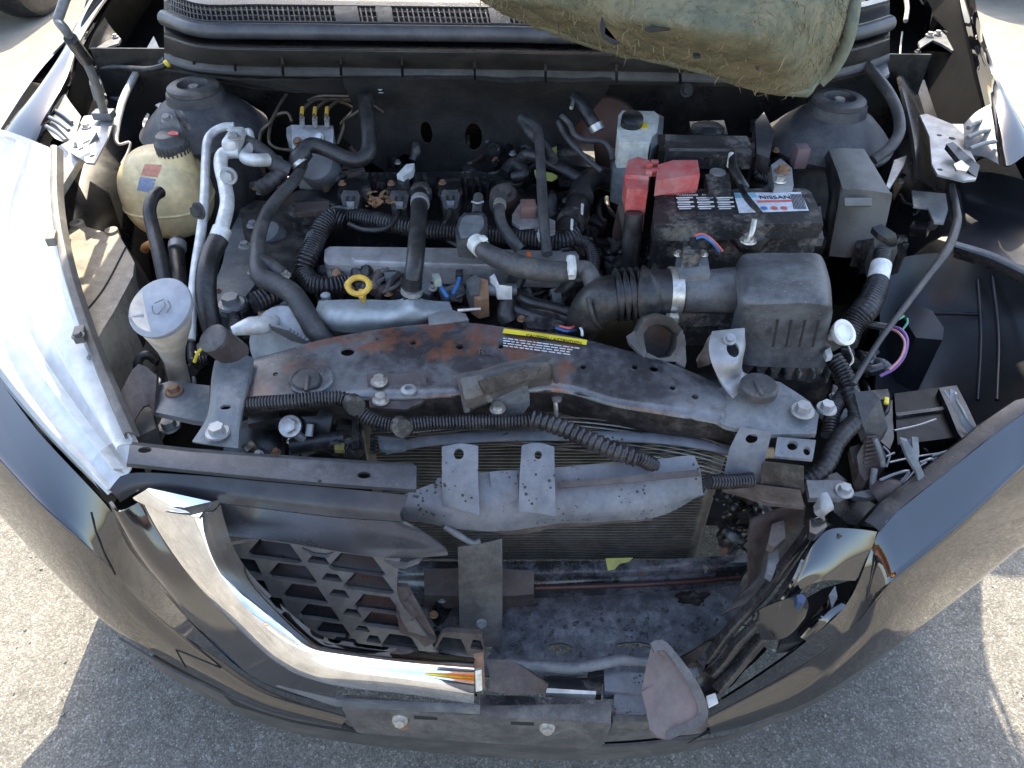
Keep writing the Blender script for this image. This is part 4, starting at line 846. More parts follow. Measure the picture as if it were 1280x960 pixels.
# charred lump on the tray
bm = bmesh.new(); bmesh.ops.create_icosphere(bm, subdivisions=4, radius=1)
for v in bm.verts:
    v.co *= 1 + .35 * mnoise.noise(v.co * 3) ; v.co = V((v.co.x * .034, v.co.y * .018, v.co.z * .018))
bmesh.ops.translate(bm, verts=bm.verts, vec=P((863, 752, .385)))
tagged(part(None, 'charred_lump', bm, soot), 'crusted dark lump of debris lying on the undertray', 'debris')
# bar, ducts and clips along the lower opening
tube(car, 'bumper_rail', [(632, 829, .47), (680, 833, .47), (720, 835, .475), (770, 826, .478), (800, 827, .476), (845, 832, .47)], [.007, .007, .007, .007, .006, .006], steelp)
for q, z_, mt in (([(666, 816), (680, 815), (682, 848), (668, 848)], .44, steelp), ([(755, 838), (812, 842), (812, 866), (756, 864)], .462, greyp), ([(768, 866), (808, 868), (808, 892), (766, 890)], .455, greyp), ([(680, 845), (752, 848), (752, 868), (684, 868)], .445, blackd),
                  ([(682, 860), (745, 864), (745, 868), (683, 866)], .458, whitep), ([(765, 892), (810, 892), (812, 902), (766, 902)], .45, taupe), ([(735, 838), (758, 838), (758, 845), (735, 845)], .46, blackd)):
    prism(car, 'lower_duct', q, .02, mt, z=z_, bv=.002)
fp = loft(car, 'bumper_shard', [[(608, 824, .51), (640, 826, .51), (660, 838, .51), (684, 856, .505)], [(612, 845, .505), (640, 846, .505), (660, 852, .50), (684, 860, .50)], [(612, 864, .495), (640, 868, .495), (662, 868, .492), (682, 866, .49)]], brownp, n=10, m=3, th=.003)
prism(car, 'lower_bumper_shelf', [(600, 868), (700, 872), (765, 876), (770, 890), (700, 892), (600, 884)], .01, blackd, z=.468, bv=.002)
# torn flap hanging at the bottom
fl_m = M('flap_plastic', (.14, .10, .098), .5, dust=.8, dcol=(.2, .19, .165), dscale=14)
flp = prism(car, 'torn_flap', [(802, 866, .50), (842, 842, .52), (848, 838, .52), (815, 805, .545), (826, 800, .545), (840, 812, .54), (868, 850, .53), (882, 882, .515), (878, 902, .505), (858, 915, .495), (835, 923, .488), (822, 920, .488), (812, 910, .49), (808, 888, .492)], .004, fl_m, bv=.001, sub=1, jit=(.002, 20), label='torn taupe plastic flap bent outward')
loft(flp, 'flap_edge', [[(813, 804, .549), (826, 799, .549), (842, 812, .544), (870, 850, .534), (884, 882, .519), (880, 903, .509), (836, 925, .492)], [(818, 815, .545), (828, 812, .545), (840, 824, .54), (860, 856, .53), (872, 882, .517), (868, 898, .508), (832, 914, .494)]], taupe, n=24, m=2, th=.004)
# buckled right-hand bumper edge
loft(car, 'bumper_crumple', [[(1004, 704, .662), (1022, 674, .674), (1042, 661, .684), (1096, 668, .678)], [(996, 722, .65), (1018, 694, .664), (1048, 682, .67), (1091, 684, .664)], [(984, 745, .632), (1006, 722, .648), (1036, 710, .652), (1080, 704, .648)],
                             [(972, 763, .615), (996, 742, .633), (1030, 728, .64), (1070, 726, .63)]], paint, n=30, m=6, th=.003, jit=(.0035, 17))
loft(car, 'torn_bumper_lip', [[(1060, 756, .598), (1044, 768, .592), (1032, 782, .582), (1010, 800, .556)], [(1052, 750, .60), (1036, 760, .595), (1022, 774, .585), (1002, 794, .56)], [(1046, 746, .585), (1030, 756, .58), (1016, 770, .57), (998, 788, .55)]], paint, n=18, m=4, th=.002, jit=(.004, 40))
prism(car, 'torn_bumper_back', [(985, 760), (1030, 735), (1075, 722), (1062, 756), (1015, 800), (975, 806)], .02, dark, z=.545, bv=.004)
prism(car, 'clip_cap', [(996, 744, .655), (1003, 742, .655), (1008, 748, .652), (1004, 754, .65), (997, 753, .65)], .012, M('navy_clip', (.03, .05, .10), .35), bv=.003)
prism(car, 'bright_shard', [(1036, 744, .62), (1044, 732, .63), (1047, 746, .62), (1040, 760, .61)], .003, gface, bv=.0006)
loft(car, 'bumper_fold', [[(940, 768, .605), (962, 757, .62), (985, 748, .63), (1008, 742, .64)], [(946, 784, .592), (968, 772, .606), (990, 764, .615), (1012, 757, .622)], [(952, 800, .57), (972, 800, .578), (988, 792, .585), (1006, 772, .60)]], M('smoked_plastic', (.012, .013, .015), .1, ior=1.7), n=16, m=4, th=.002, jit=(.003, 30))
for k, (q0, q1, q2) in enumerate((((1030, 650, .68), (965, 745, .60), (880, 838, .50)), ((1014, 646, .685), (945, 738, .60), (868, 826, .50)), ((1042, 664, .676), (985, 748, .60), (890, 858, .485)))):
    dx = 13
    loft(car, 'bumper_edge_channel', [[q0, q1, q2], [(q0[0] + 6, q0[1] + 4, q0[2] + .006), (q1[0] + 8, q1[1] + 5, q1[2] + .006), (q2[0] + 8, q2[1] + 6, q2[2] + .006)], [(q0[0] + dx, q0[1] + 8, q0[2]), (q1[0] + dx, q1[1] + 9, q1[2]), (q2[0] + dx, q2[1] + 10, q2[2])]], paintr, n=20, m=3, th=.003, jit=(.003, 25))
loft(car, 'bumper_inner_rail', [[(940, 655, .66), (975, 640, .67), (1005, 628, .68)], [(930, 735, .56), (965, 690, .60), (1006, 655, .65)], [(905, 770, .53), (960, 740, .57), (1000, 690, .62)]], brownp, n=20, m=5, th=.004, jit=(.005, 22))
loft(car, 'lower_bumper_bracket', [[(845, 825, .48), (875, 812, .50), (912, 785, .53), (935, 783, .53)], [(868, 845, .46), (900, 830, .48), (935, 805, .51), (950, 800, .51)], [(880, 875, .44), (915, 855, .45), (950, 820, .48), (960, 810, .49)]], paintr, n=22, m=5, th=.003, jit=(.004, 30))
for q in ([(880, 838), (872, 825), (905, 785), (915, 785), (885, 820)], [(910, 802), (930, 790), (936, 808), (915, 812)]): prism(car, 'bracket_tab', q, .006, paintr, z=.515, bv=.001)
prism(car, 'pale_scrap', [(883, 870), (894, 866), (898, 878), (886, 884)], .003, whitep, z=.475, bv=.0006); prism(car, 'pale_scrap', [(858, 836), (872, 834), (874, 844), (862, 846)], .003, greyp, z=.50, bv=.0006)
for q, mt, z_ in (([(1012, 650), (1030, 643), (1034, 658), (1020, 668), (1012, 665)], paintr, .69), ([(965, 655), (980, 650), (982, 672), (968, 684), (960, 680)], brownp, .66), ([(962, 690), (972, 684), (974, 700), (966, 720), (958, 715)], steelp, .63)): prism(car, 'edge_clip', q, .012, mt, z=z_, bv=.0015)
loft(car, 'bent_scrap', [[(1016, 632, .70), (1028, 618, .712), (1036, 616, .714)], [(1018, 640, .698), (1030, 632, .71), (1043, 626, .71)], [(1026, 648, .69), (1036, 642, .70), (1044, 636, .70)]], steel, n=8, m=3, th=.002, jit=(.004, 60))

# tow hook / tab on the right
th_ = prism(car, 'side_bracket', [(1008, 600), (1050, 600), (1064, 605), (1066, 614), (1052, 622), (1012, 622)], .008, steelp, z=.70, bv=.002); bolt(th_, (1055, 614, .701), steel, .007)
# wheel-arch liner, right
linm = M('arch_liner', (.014, .015, .02), .34, dust=.4, dcol=(.045, .05, .06), dscale=5)
loft(car, 'arch_liner', [[(1095, 330, .72), (1150, 318, .74), (1210, 320, .75), (1290, 345, .76)], [(1100, 400, .66), (1150, 390, .66), (1215, 390, .68), (1300, 410, .70)], [(1095, 470, .62), (1150, 470, .60), (1215, 470, .62), (1300, 480, .66)], [(1090, 560, .58), (1150, 560, .56), (1215, 550, .60), (1300, 520, .66)]], linm, n=30, m=6, th=.004)
prism(car, 'liner_pocket', [(1122, 385, .70), (1140, 378, .71), (1165, 388, .71), (1180, 410, .70), (1178, 425, .69), (1145, 422, .69)], .10, linm, bv=.006)
loft(car, 'arch_edge', [[(1190, 300, .80), (1240, 315, .79), (1290, 338, .78)], [(1192, 308, .795), (1240, 324, .785), (1290, 348, .775)], [(1192, 322, .77), (1240, 338, .765), (1290, 362, .755)]], paintr, n=16, m=3, th=.004)
loft(car, 'arch_inner', [[(1190, 215, .80), (1230, 215, .82), (1300, 230, .84)], [(1195, 260, .76), (1235, 265, .77), (1300, 280, .79)], [(1195, 305, .77), (1240, 318, .77), (1300, 340, .77)]], linm, n=14, m=4, th=.004)

for s_ in (-1, 1):
    loft(car, 'fender_front', [VV((s_ * .79, 1.0, .86), (s_ * .80, 1.06, .865), (s_ * .80, 1.13, .865)), VV((s_ * .83, .99, .80), (s_ * .835, 1.06, .79), (s_ * .835, 1.14, .78)), VV((s_ * .845, .985, .735), (s_ * .85, 1.05, .72), (s_ * .85, 1.16, .70))], paint, n=10, m=4, th=.003)
# ------------------------------------------------------------------ engine
eng = thing('engine', 'grimy four cylinder engine with three plugged ignition coils in the middle of the bay', 'engine', V((-.06, .9, .42)))
prism(eng, 'block', [(325, 300), (345, 250), (400, 225), (640, 222), (735, 250), (745, 330), (720, 425), (560, 436), (400, 436), (330, 380)], .32, grimy, z=.715, bv=.01)
pl = prism(eng, 'valve_cover', [(392, 262), (420, 228), (470, 222), (630, 222), (648, 240), (648, 292), (560, 290), (405, 282)], .07, black, z=.792, bv=.006)
for k in range(17):                      # cast ribs along the back of the cover
    x = 462 + k * 9.2
    prism(pl, 'rib', [(x - 1.6, 215), (x + 1.6, 215), (x + 2.2, 236), (x - 1.0, 236)], .03, black, z=.812, bv=.0008)
prism(pl, 'rear_rail', [(432, 216), (600, 214), (640, 222), (640, 228), (600, 222), (436, 225)], .02, blackd, z=.806, bv=.002)
prism(pl, 'corner_block', [(425, 226), (458, 216), (464, 238), (460, 246), (428, 242)], .03, blackd, z=.815, bv=.003)
prism(pl, 'pale_bush', [(496, 218), (508, 205), (518, 204), (516, 212), (504, 221)], .012, whitep, z=.83, bv=.003)
for x in (478, 540, 608): box(pl, 'boss', (x, 232, .806), (.014, .016, .02), black, bv=.003)
def coil(x, y, par=eng):
    c = prism(par, 'ignition_coil', [(x - 15, y - 22, .822), (x + 12, y - 24, .822), (x + 15, y - 4, .822), (x + 10, y + 6, .82), (x - 12, y + 6, .82), (x - 16, y - 4, .822)], .04, black, bv=.003)
    k = prism(c, 'connector', [(x - 12, y - 2, .836), (x - 9, y - 9, .838), (x + 9, y - 9, .838), (x + 12, y - 2, .836), (x + 9, y + 13, .825), (x + 4, y + 16, .822), (x - 5, y + 16, .822), (x - 9, y + 13, .825)], .022, rubberg, bv=.002)
    for dx in (-4, 4): box(k, 'connector_slot', (x + dx, y + 1, .8375), (.0035, .009, .003), dark, bv=.0005)
    prism(k, 'connector_latch', [(x - 5, y + 5, .838), (x + 5, y + 5, .838), (x + 4, y + 11, .834), (x - 4, y + 11, .834)], .004, steelp, bv=.0006)
    bolt(c, (x - 10, y - 17, .823), rusty, .004)
    return c
for x, y in ((438, 247), (499, 247), (563, 246)): coil(x, y)
# corrugated looms and wires
tube(eng, 'wire_loom', [(425, 270, .812), (450, 272, .812), (500, 282, .812), (560, 290, .81), (640, 296, .81), (700, 300, .81), (722, 292, .815)], .0125, loom, ribs=.0046)
tube(eng, 'wire_loom', [(430, 276, .815), (415, 272, .82), (402, 285, .815), (393, 305, .805), (383, 325, .80), (380, 340, .79), (390, 354, .785), (410, 358, .785), (435, 356, .78)], .0125, loom, ribs=.0046, amp=.0016)
tube(eng, 'coil_wire', [(499, 262, .825), (495, 275, .822), (480, 286, .818), (455, 287, .815), (436, 280, .815)], .0038, rubber)
tube(eng, 'coil_wire', [(438, 262, .825), (425, 260, .825), (415, 262, .82), (418, 270, .818)], .0038, rubber)
tube(eng, 'coil_wire', [(563, 262, .825), (560, 272, .822), (555, 280, .82), (551, 286, .815)], .0038, rubber)
prism(eng, 'timing_cover', [(322, 305), (338, 268), (352, 248), (372, 238), (402, 236), (412, 262), (405, 300), (388, 330), (360, 345), (326, 335)], .08, grimy, z=.782, bv=.008)
oc = lathe(eng, 'oil_filler_cap', (391, 268, .80), [(.026, -.03), (.026, -.004), (.030, .0), (.030, .010), (.026, .014), (0, .015)], blackd, sx=1.25)
prism(oc, 'cap_grip', [(368, 253, .822), (411, 251, .822), (412, 263, .822), (370, 266, .822)], .008, brownp, bv=.002)
lathe(eng, 'cam_sensor', (340, 295, .78), [(.02, -.03), (.022, .0), (.018, .012), (.008, .015), (0, .015)], steelp, axis=(-.3, -.4, 1))
prism(eng, 'sensor_plug', [(374, 318, .80), (384, 290, .82), (392, 286, .822), (394, 300, .815), (386, 322, .80)], .02, rubberg, bv=.003)
rl = prism(eng, 'fuel_rail', [(406, 312), (412, 308), (560, 310), (720, 314), (724, 320), (722, 334), (700, 340), (560, 335), (410, 331), (405, 326)], .026, alu, z=.800, bv=.004)
prism(rl, 'rail_step', [(440, 321), (600, 323), (640, 327), (638, 331), (560, 329), (445, 325)], .003, alu, z=.8022, bv=.001)
prism(eng, 'rail_shadow_strip', [(400, 338), (560, 342), (720, 346), (716, 352), (560, 350), (405, 346)], .03, blackd, z=.77, bv=.002)  # dark strip added below the rail to stand for its shadow
bh = tube(eng, 'breather_hose', [(524, 243, .835), (524, 262, .84), (522, 290, .84), (519, 325, .838), (516, 350, .822), (515, 372, .795)], .0118, rubber, seg=18)
tube(bh, 'hose_end', [(515, 346, .826), (514, 364, .806)], .0135, rubber, sm=False, seg=18); tube(bh, 'hose_clamp', [(515, 361, .812), (514.5, 366, .806)], .0142, zinc, sm=False, seg=18)
tube(bh, 'hose_clamp', [(525, 251, .838), (525, 256, .839)], .0135, steel, sm=False, seg=18); lathe(bh, 'hose_neck', (526, 241, .822), [(.017, -.01), (.017, .004), (.012, .012), (0, .013)], blackd)
pc = prism(eng, 'breather_valve', [(569, 286), (574, 272), (580, 266), (604, 266), (609, 272), (609, 283), (596, 300), (590, 302), (572, 300)], .026, rubberg, z=.852, bv=.004)
prism(pc, 'valve_lid', [(573, 285), (577, 273), (583, 269), (602, 269), (605, 274), (605, 281), (594, 295), (576, 295)], .004, steelp, z=.8555, bv=.0015)
tube(pc, 'valve_nipple', [(596, 268, .845), (597, 254, .85), (598, 246, .85)], .007, rubberg); tube(pc, 'spring_clip', [(590, 252, .856), (597, 254, .858), (604, 252, .856)], .0016, steel, seg=6)
ph = tube(eng, 'intake_breather_pipe', [(592, 298, .845), (600, 308, .845), (612, 318, .845), (640, 330, .842), (670, 337, .84), (700, 340, .838), (722, 336, .838)], [.0095, .0105, .0125, .0142, .0142, .0140, .0105], rubberg, seg=18)
tube(ph, 'hose_clamp', [(594, 303, .846), (602, 311, .846)], .0125, whitep, sm=False, seg=18); box(ph, 'clamp_ear', (604, 298, .86), (.009, .012, .004), whitep, rot=(0, 0, .5))
tube(ph, 'plastic_elbow', [(720, 336, .838), (732, 337, .838), (738, 345, .835), (743, 358, .825), (746, 366, .815)], [.011, .011, .0115, .012, .0125], taupe, seg=16)
tube(ph, 'elbow_collar', [(742, 356, .828), (746, 364, .819)], .0145, whitep, sm=False, seg=16)
tube(ph, 'white_clip', [(714, 321, .852), (714, 327, .855), (714, 345, .845)], [.003, .0028, .004], whitep, sm=False); box(ph, 'clip_band', (714, 334, .843), (.012, .03, .02), whitep, bv=.004)
# dipstick
c0 = P((448, 357, .826)); bm = bmesh.new()
R_, r_ = .0125, .0042
ring = []
for i in range(28):
    a_ = 2 * math.pi * i / 28; d = V((math.cos(a_) * 1.05, math.sin(a_) * .72, math.sin(a_) * .5))
    dn = V((0, -.55, .83)); ring.append([bm.verts.new(c0 + d * R_ + (d.normalized() * math.cos(2 * math.pi * k / 8) * r_ * .9 + dn * math.sin(2 * math.pi * k / 8) * r_)) for k in range(8)])
for i in range(28):
    for k in range(8): bm.faces.new((ring[i][k], ring[(i + 1) % 28][k], ring[(i + 1) % 28][(k + 1) % 8], ring[i][(k + 1) % 8]))
dp = part(eng, 'dipstick_ring', bm, yellow, label='yellow dipstick pull ring')
box(dp, 'dipstick_stem', (453, 370, .812), (.006, .012, .02), yellow, rot=(.6, 0, 0), bv=.001)
for dx in (-14, 14): box(dp, 'ring_lug', c0 + V((dx * .00105, .001, 0)), (.005, .009, .007), yellow, bv=.001)
# heat shield at the front
hs = loft(eng, 'heat_shield', [[(399, 376, .782), (420, 375, .79), (470, 375, .79), (500, 374, .792), (515, 368, .802), (530, 374, .792), (562, 377, .785)], [(395, 388, .786), (420, 388, .796), (470, 388, .796), (500, 387, .797), (517, 384, .806), (534, 387, .795), (566, 388, .787)],
                               [(394, 398, .780), (420, 402, .786), (470, 402, .786), (500, 400, .787), (520, 398, .79), (540, 396, .787), (560, 394, .784)], [(402, 406, .765), (420, 414, .765), (470, 415, .765), (500, 412, .765), (520, 409, .768), (540, 403, .77), (556, 398, .775)]], shield, n=40, m=5, th=.002, jit=(.0012, 30))
lathe(eng, 'shield_boss', (407, 370, .785), [(.006, -.01), (.0065, .002), (.004, .004), (0, .004)], shield)
prism(eng, 'shield_bracket', [(535, 394), (560, 386), (582, 392), (586, 400), (560, 404), (536, 406)], .012, steel, z=.792, bv=.002); tube(eng, 'shield_pin', [(572, 388, .80), (601, 386, .80)], .0022, zinc, sm=False)
# connectors, wires and pipes on the right half
prism(eng, 'sensor_body', [(586, 352, .812), (596, 346, .815), (610, 350, .812), (611, 372, .80), (598, 375, .80), (588, 368, .805)], .03, rusty, bv=.003)
prism(eng, 'sensor_plug', [(582, 350, .815), (594, 343, .818), (600, 348, .818), (599, 368, .805), (588, 370, .805)], .026, rubberg, bv=.003)
prism(eng, 'sensor_clip', [(612, 346, .815), (618, 342, .818), (624, 356, .812), (640, 358, .81), (640, 368, .80), (622, 368, .80)], .008, whitet, bv=.001)
tube(eng, 'sensor_neck', [(610, 362, .80), (624, 362, .80), (645, 362, .798)], .008, steelp)
for pts, r, mt in (([(545, 350, .80), (553, 362, .795), (560, 372, .79)], .003, bluew), ([(575, 345, .80), (572, 356, .796), (566, 368, .79)], .003, bluew), ([(500, 342, .80), (490, 352, .796), (484, 364, .79)], .0045, rubber), ([(505, 350, .80), (496, 358, .796), (478, 366, .79)], .0035, rubber),
                   ([(478, 336, .79), (472, 350, .785), (468, 366, .78)], .008, brownp), ([(415, 340, .79), (416, 350, .785), (418, 362, .78)], .007, blackd), ([(446, 337, .79), (448, 346, .785)], .009, blackd), ([(560, 300, .80), (580, 312, .80)], .004, rubber),
                   ([(640, 362, .79), (660, 376, .79), (690, 384, .785), (715, 392, .78), (724, 402, .77)], .0075, rubber), ([(650, 374, .78), (672, 384, .78), (700, 392, .775), (722, 406, .765)], .011, loom), ([(640, 385, .775), (665, 395, .77), (690, 402, .765), (712, 404, .765)], .009, loom),
                   ([(690, 375, .785), (700, 366, .79), (716, 352, .795), (732, 348, .80)], .008, rubber), ([(648, 345, .80), (640, 362, .79), (632, 390, .775), (636, 402, .765)], .012, rubber)):
    tube(eng, 'wire' if r < .006 else 'hose', pts, r, mt)
box(eng, 'wire_plug', (546, 350, .805), (.01, .016, .012), M('pale_green_plug', (.4, .45, .36), .5), rot=(0, 0, .3)); box(eng, 'wire_plug', (574, 344, .80), (.01, .012, .012), blackd)
for q, z_, mt in (([(654, 398), (672, 392), (692, 396), (704, 408), (686, 412), (660, 410)], .775, blackd), ([(688, 362), (700, 358), (702, 372), (692, 374)], .795, steelp), ([(480, 340), (496, 340), (496, 348), (482, 348)], .795, steelp), ([(410, 338), (430, 336), (430, 350), (412, 352)], .79, blackd)):
    prism(eng, 'plug', q, .016, mt, z=z_, bv=.002)
for (a_, b_, c_), mt in (((700, 405, .78), redp), ((708, 408, .78), bluew), ((722, 412, .78), whitep)) and [(((700, 408, .785), (712, 410, .79), (722, 406, .78)), redp), (((695, 410, .785), (708, 414, .788), (720, 412, .78)), bluew), (((722, 406, .785), (727, 412, .788), (728, 420, .785)), whitep)]:
    tube(eng, 'wire', [a_, b_, c_], .0018, mt, seg=6)
# round filter and bracket cluster near the top right of the cover
rf = lathe(eng, 'vapour_canister', (630, 245, .83), [(.012, -.03), (.019, -.028), (.021, -.018), (.021, .002), (.017, .008), (.010, .009), (.009, .016), (.0, .017)], brownp, axis=(.1, -.5, 1))
tube(rf, 'canister_hose', [(628, 244, .85), (624, 262, .845), (628, 282, .84), (640, 300, .835), (650, 312, .825)], .0078, rubberg); tube(rf, 'hose_clamp', [(624.5, 254, .8465), (624.5, 259, .846)], .0092, zinc, sm=False)
bk = prism(eng, 'valve_bracket', [(640, 268), (650, 254), (670, 254), (676, 268), (694, 276), (694, 290), (684, 294), (676, 282), (650, 284), (640, 278)], .004, alu, z=.828, bv=.001); box(bk, 'valve_block', (660, 262, .835), (.022, .026, .02), M('red_brown_block', (.2, .1, .08), .5, dust=.5))
prism(bk, 'bracket_leg', [(668, 284), (676, 284), (680, 298), (674, 300)], .004, whitep, z=.822, bv=.0008)
tube(eng, 'vacuum_pipe', [(651, 148, .87), (660, 152, .87), (672, 162, .868), (675, 190, .86), (677, 230, .85), (680, 280, .835), (684, 318, .815)], .0075, rubberg)
tube(eng, 'vacuum_pipe', [(652, 150, .868), (662, 165, .86), (678, 180, .855), (692, 200, .85)], .0075, rubberg)
tube(eng, 'coolant_hose', [(645, 210, .825), (655, 196, .835), (668, 195, .84), (690, 205, .835), (720, 222, .825), (738, 232, .815)], .0098, rubber)
tube(eng, 'coolant_hose', [(630, 218, .82), (640, 205, .828), (650, 208, .83), (655, 218, .825), (640, 222, .82)], .010, rubber)
tube(eng, 'radiator_hose', [(765, 226, .80), (745, 222, .81), (730, 232, .815), (724, 250, .815), (718, 268, .812), (706, 290, .805), (695, 305, .80)], [.017, .0175, .018, .018, .0175, .0165, .015], rubber, seg=18)
for a_, b_ in (((726, 246, .816), (723, 254, .816)), ((716, 272, .812), (712, 280, .81))): tube(eng, 'hose_clamp', [a_, b_], .020, blackd, sm=False, seg=18)
for x, y in ((728, 261, ), (715, 280)): prism(eng, 'clamp_glint', [(x - 1.5, y - 7), (x + 2, y - 6), (x + 1, y + 6), (x - 2, y + 4)], .003, whitep, z=.839, bv=.0006)  # white slivers put on as painted highlights of the hose clamps
tube(eng, 'wire_loom', [(690, 302, .808), (715, 298, .81), (735, 306, .81), (742, 322, .805), (741, 340, .80)], .008, loom, ribs=.004)
tube(eng, 'wire_loom', [(700, 302, .80), (705, 316, .79), (706, 330, .78)], .016, loom, ribs=.005)
for q, z_ in (([(684, 188), (696, 182), (696, 190), (688, 198)], .845), ([(668, 212), (690, 216), (697, 220), (690, 224), (670, 220)], .832)): prism(eng, 'yellow_tag', q, .004, M('olive_tag', (.32, .34, .1), .5) if 'olive_tag' not in MATS else MATS['olive_tag'], z=z_, bv=.001)
box(eng, 'orange_plug', (661, 322, .825), (.007, .012, .012), M('orange_plug', (.55, .12, .03), .5))
# grey coolant return pipe on the left, and alternator
cp_ = tube(eng, 'coolant_pipe', [(378, 206, .845), (368, 225, .845), (350, 245, .84), (335, 265, .838), (325, 290, .835), (322, 320, .828), (326, 345, .818), (345, 355, .812), (366, 368, .805), (382, 392, .792), (395, 415, .775), (410, 432, .755)], [.0085, .0088, .009, .009, .0095, .0105, .0125, .0135, .0138, .0138, .0138, .0138], rubberg, seg=18)
tube(cp_, 'pipe_branch', [(324, 325, .828), (336, 330, .822), (352, 342, .812)], .009, rubberg); bolt(eng, (355, 345, .81), zinc, .006)
al = lathe(eng, 'alternator', (362, 428, .745), [(.02, -.05), (.045, -.045), (.05, -.02), (.05, .01), (.045, .022), (.02, .026), (0, .026)], steel, axis=(-.2, -.7, .7))
for k in range(6): box(al, 'alternator_fin', (352 + k * 4.5, 412 + k * 2.5, .79 - k * .003), (.03, .004, .014), steelp, rot=(.4, 0, -.35), bv=.0008)
tube(eng, 'wire_loom', [(318, 378, .79), (332, 372, .79), (348, 368, .785), (362, 372, .78)], .013, loom, ribs=.005)
tube(eng, 'charging_cable', [(362, 372, .78), (352, 388, .775), (346, 398, .775), (330, 406, .79), (312, 408, .80), (290, 414, .80)], [.006, .006, .007, .012, .0115, .006], whitet)
prism(eng, 'cable_shoe', [(322, 390), (338, 386), (362, 390), (360, 398), (340, 400), (324, 396)], .012, rusty, z=.78, bv=.002)
prism(eng, 'engine_mount', [(285, 295), (300, 265), (318, 270), (325, 300), (330, 340), (300, 380), (270, 385), (262, 370), (278, 330)], .06, steelp, z=.755, bv=.006)
bolt(eng, (290, 381, .758), steel, .012); lathe(eng, 'mount_washer', (290, 382, .752), [(.022, -.004), (.022, .003), (.016, .005), (0, .005)], steelp)
prism(eng, 'mount_cover', [(300, 262), (318, 250), (345, 252), (340, 290), (320, 305), (304, 290)], .05, grimy, z=.775, bv=.006)
for x, y, z_ in ((306, 308, .782), (316, 282, .778), (334, 262, .778)): bolt(eng, (x, y, z_), steel, .006)
tube(eng, 'silver_hose', [(455, 214, .80), (430, 220, .80), (400, 228, .80)], .007, blackd)
# dry leaves caught between the coils
bm = bmesh.new(); random.seed(3)
for k in range(46):
    p = P((random.gauss(472, 9), random.gauss(250, 5), .825 + random.random() * .012)); a_ = random.random() * 6.28; L_ = random.uniform(.004, .009)
    d = V((math.cos(a_), math.sin(a_), random.uniform(-.4, .4))) * L_; s_ = V((-math.sin(a_), math.cos(a_), random.uniform(-.5, .5))) * L_ * .4
    vs_ = [bm.verts.new(x) for x in (p - d, p + s_ + V((0, 0, .001)), p + d, p - s_)]; bm.faces.new(vs_[:3]); bm.faces.new((vs_[0], vs_[2], vs_[3]))
tagged(part(None, 'leaf_litter', bm, M('dry_leaf', (.2, .1, .045), .8, dust=.5, dcol=(.3, .2, .1), dscale=90)), 'crumbled brown dry leaves caught between the ignition coils', 'leaves', kind='stuff')
# clutter down in the gaps: bundles and brackets
random.seed(11)
for k in range(26):
    x, y = random.uniform(345, 720), random.uniform(335, 372); z_ = random.uniform(.73, .765)
    tube(eng, 'wire', [(x, y, z_), (x + random.uniform(-25, 25), y + random.uniform(4, 18), z_ + random.uniform(-.01, .02)), (x + random.uniform(-40, 40), y + random.uniform(12, 34), z_ - .01)], random.choice((.003, .004, .006)), random.choice((rubber, loom, blackd, rubberg)), seg=8)
for k in range(14):
    x, y = random.uniform(400, 700), random.uniform(338, 370)
    box(eng, 'plug', (x, y, random.uniform(.755, .78)), (random.uniform(.012, .024), random.uniform(.012, .02), .02), random.choice((blackd, steelp, grimy, rubberg)), rot=(random.uniform(-.3, .3), 0, random.uniform(-.8, .8)), bv=.002)

# ------------------------------------------------------------------ things standing in the bay
# coolant reservoir
ct = thing('coolant_reservoir', 'rounded cream coolant tank with grey screw cap and warning stickers', 'tank', (208, 300, .66))
tc = (209, 240, .80); q = P(tc)
bm = bmesh.new(); bmesh.ops.create_uvsphere(bm, u_segments=48, v_segments=32, radius=1)
for v in bm.verts:
    x, y, z = v.co; rr = (abs(x) ** 2.5 + abs(y) ** 2.5 + abs(z) ** 2.2) ** (1 / 2.35)
    v.co = V((x, y, z)) / rr; v.co = V((v.co.x * .066, v.co.y * .058, v.co.z * .072))
bmesh.ops.translate(bm, verts=bm.verts, vec=q)
tk = part(ct, 'tank', bm, cream, ang=60)
bm = bmesh.new()
sm_ = [V((math.cos(2 * math.pi * k / 48), math.sin(2 * math.pi * k / 48), 0)) for k in range(49)]
tube(ct, 'weld_seam', [q + V((s.x * .0655, s.y * .0575, -.012)) for s in [p / (abs(p.x) ** 2.5 + abs(p.y) ** 2.5) ** (1 / 2.5) for p in sm_]], .0022, cream, seg=8, cap=False)
cb = P((218, 190, .868)); lathe(ct, 'filler_neck', cb, [(.03, -.04), (.024, -.008), (.023, .006), (0, .006)], cream)
cap_ = lathe(ct, 'screw_cap', cb, [(.023, 0), (.0235, .016), (.021, .02), (.0195, .021), (.0165, .029), (.0, .030)], rubberg, axis=(-.1, -.05, 1), seg=24)
for k in range(24):
    a_ = 2 * math.pi * k / 24
    if math.sin(a_) < .4: box(cap_, 'cap_rib', cb + V((.0238 * math.cos(a_), .0238 * math.sin(a_), .008)), (.0022, .0022, .015), rubberg, rot=(0, 0, a_), bv=.0004)
prism(cap_, 'cap_mark', [(209, 166), (215, 163), (223, 165), (222, 168), (212, 168)], .001, redp, z=.899, bv=0)
prism(ct, 'tank_bracket', [(194, 141, .915), (218, 139, .915), (226, 160, .895), (218, 168, .885), (200, 170, .885)], .006, steelp, bv=.0015); bolt(ct, (209, 149, .911), steelp, .006, (0, -.4, 1))
prism(ct, 'bracket_clip', [(218, 138, .92), (227, 138, .92), (236, 152, .905), (230, 154, .905)], .012, blackd, bv=.001)
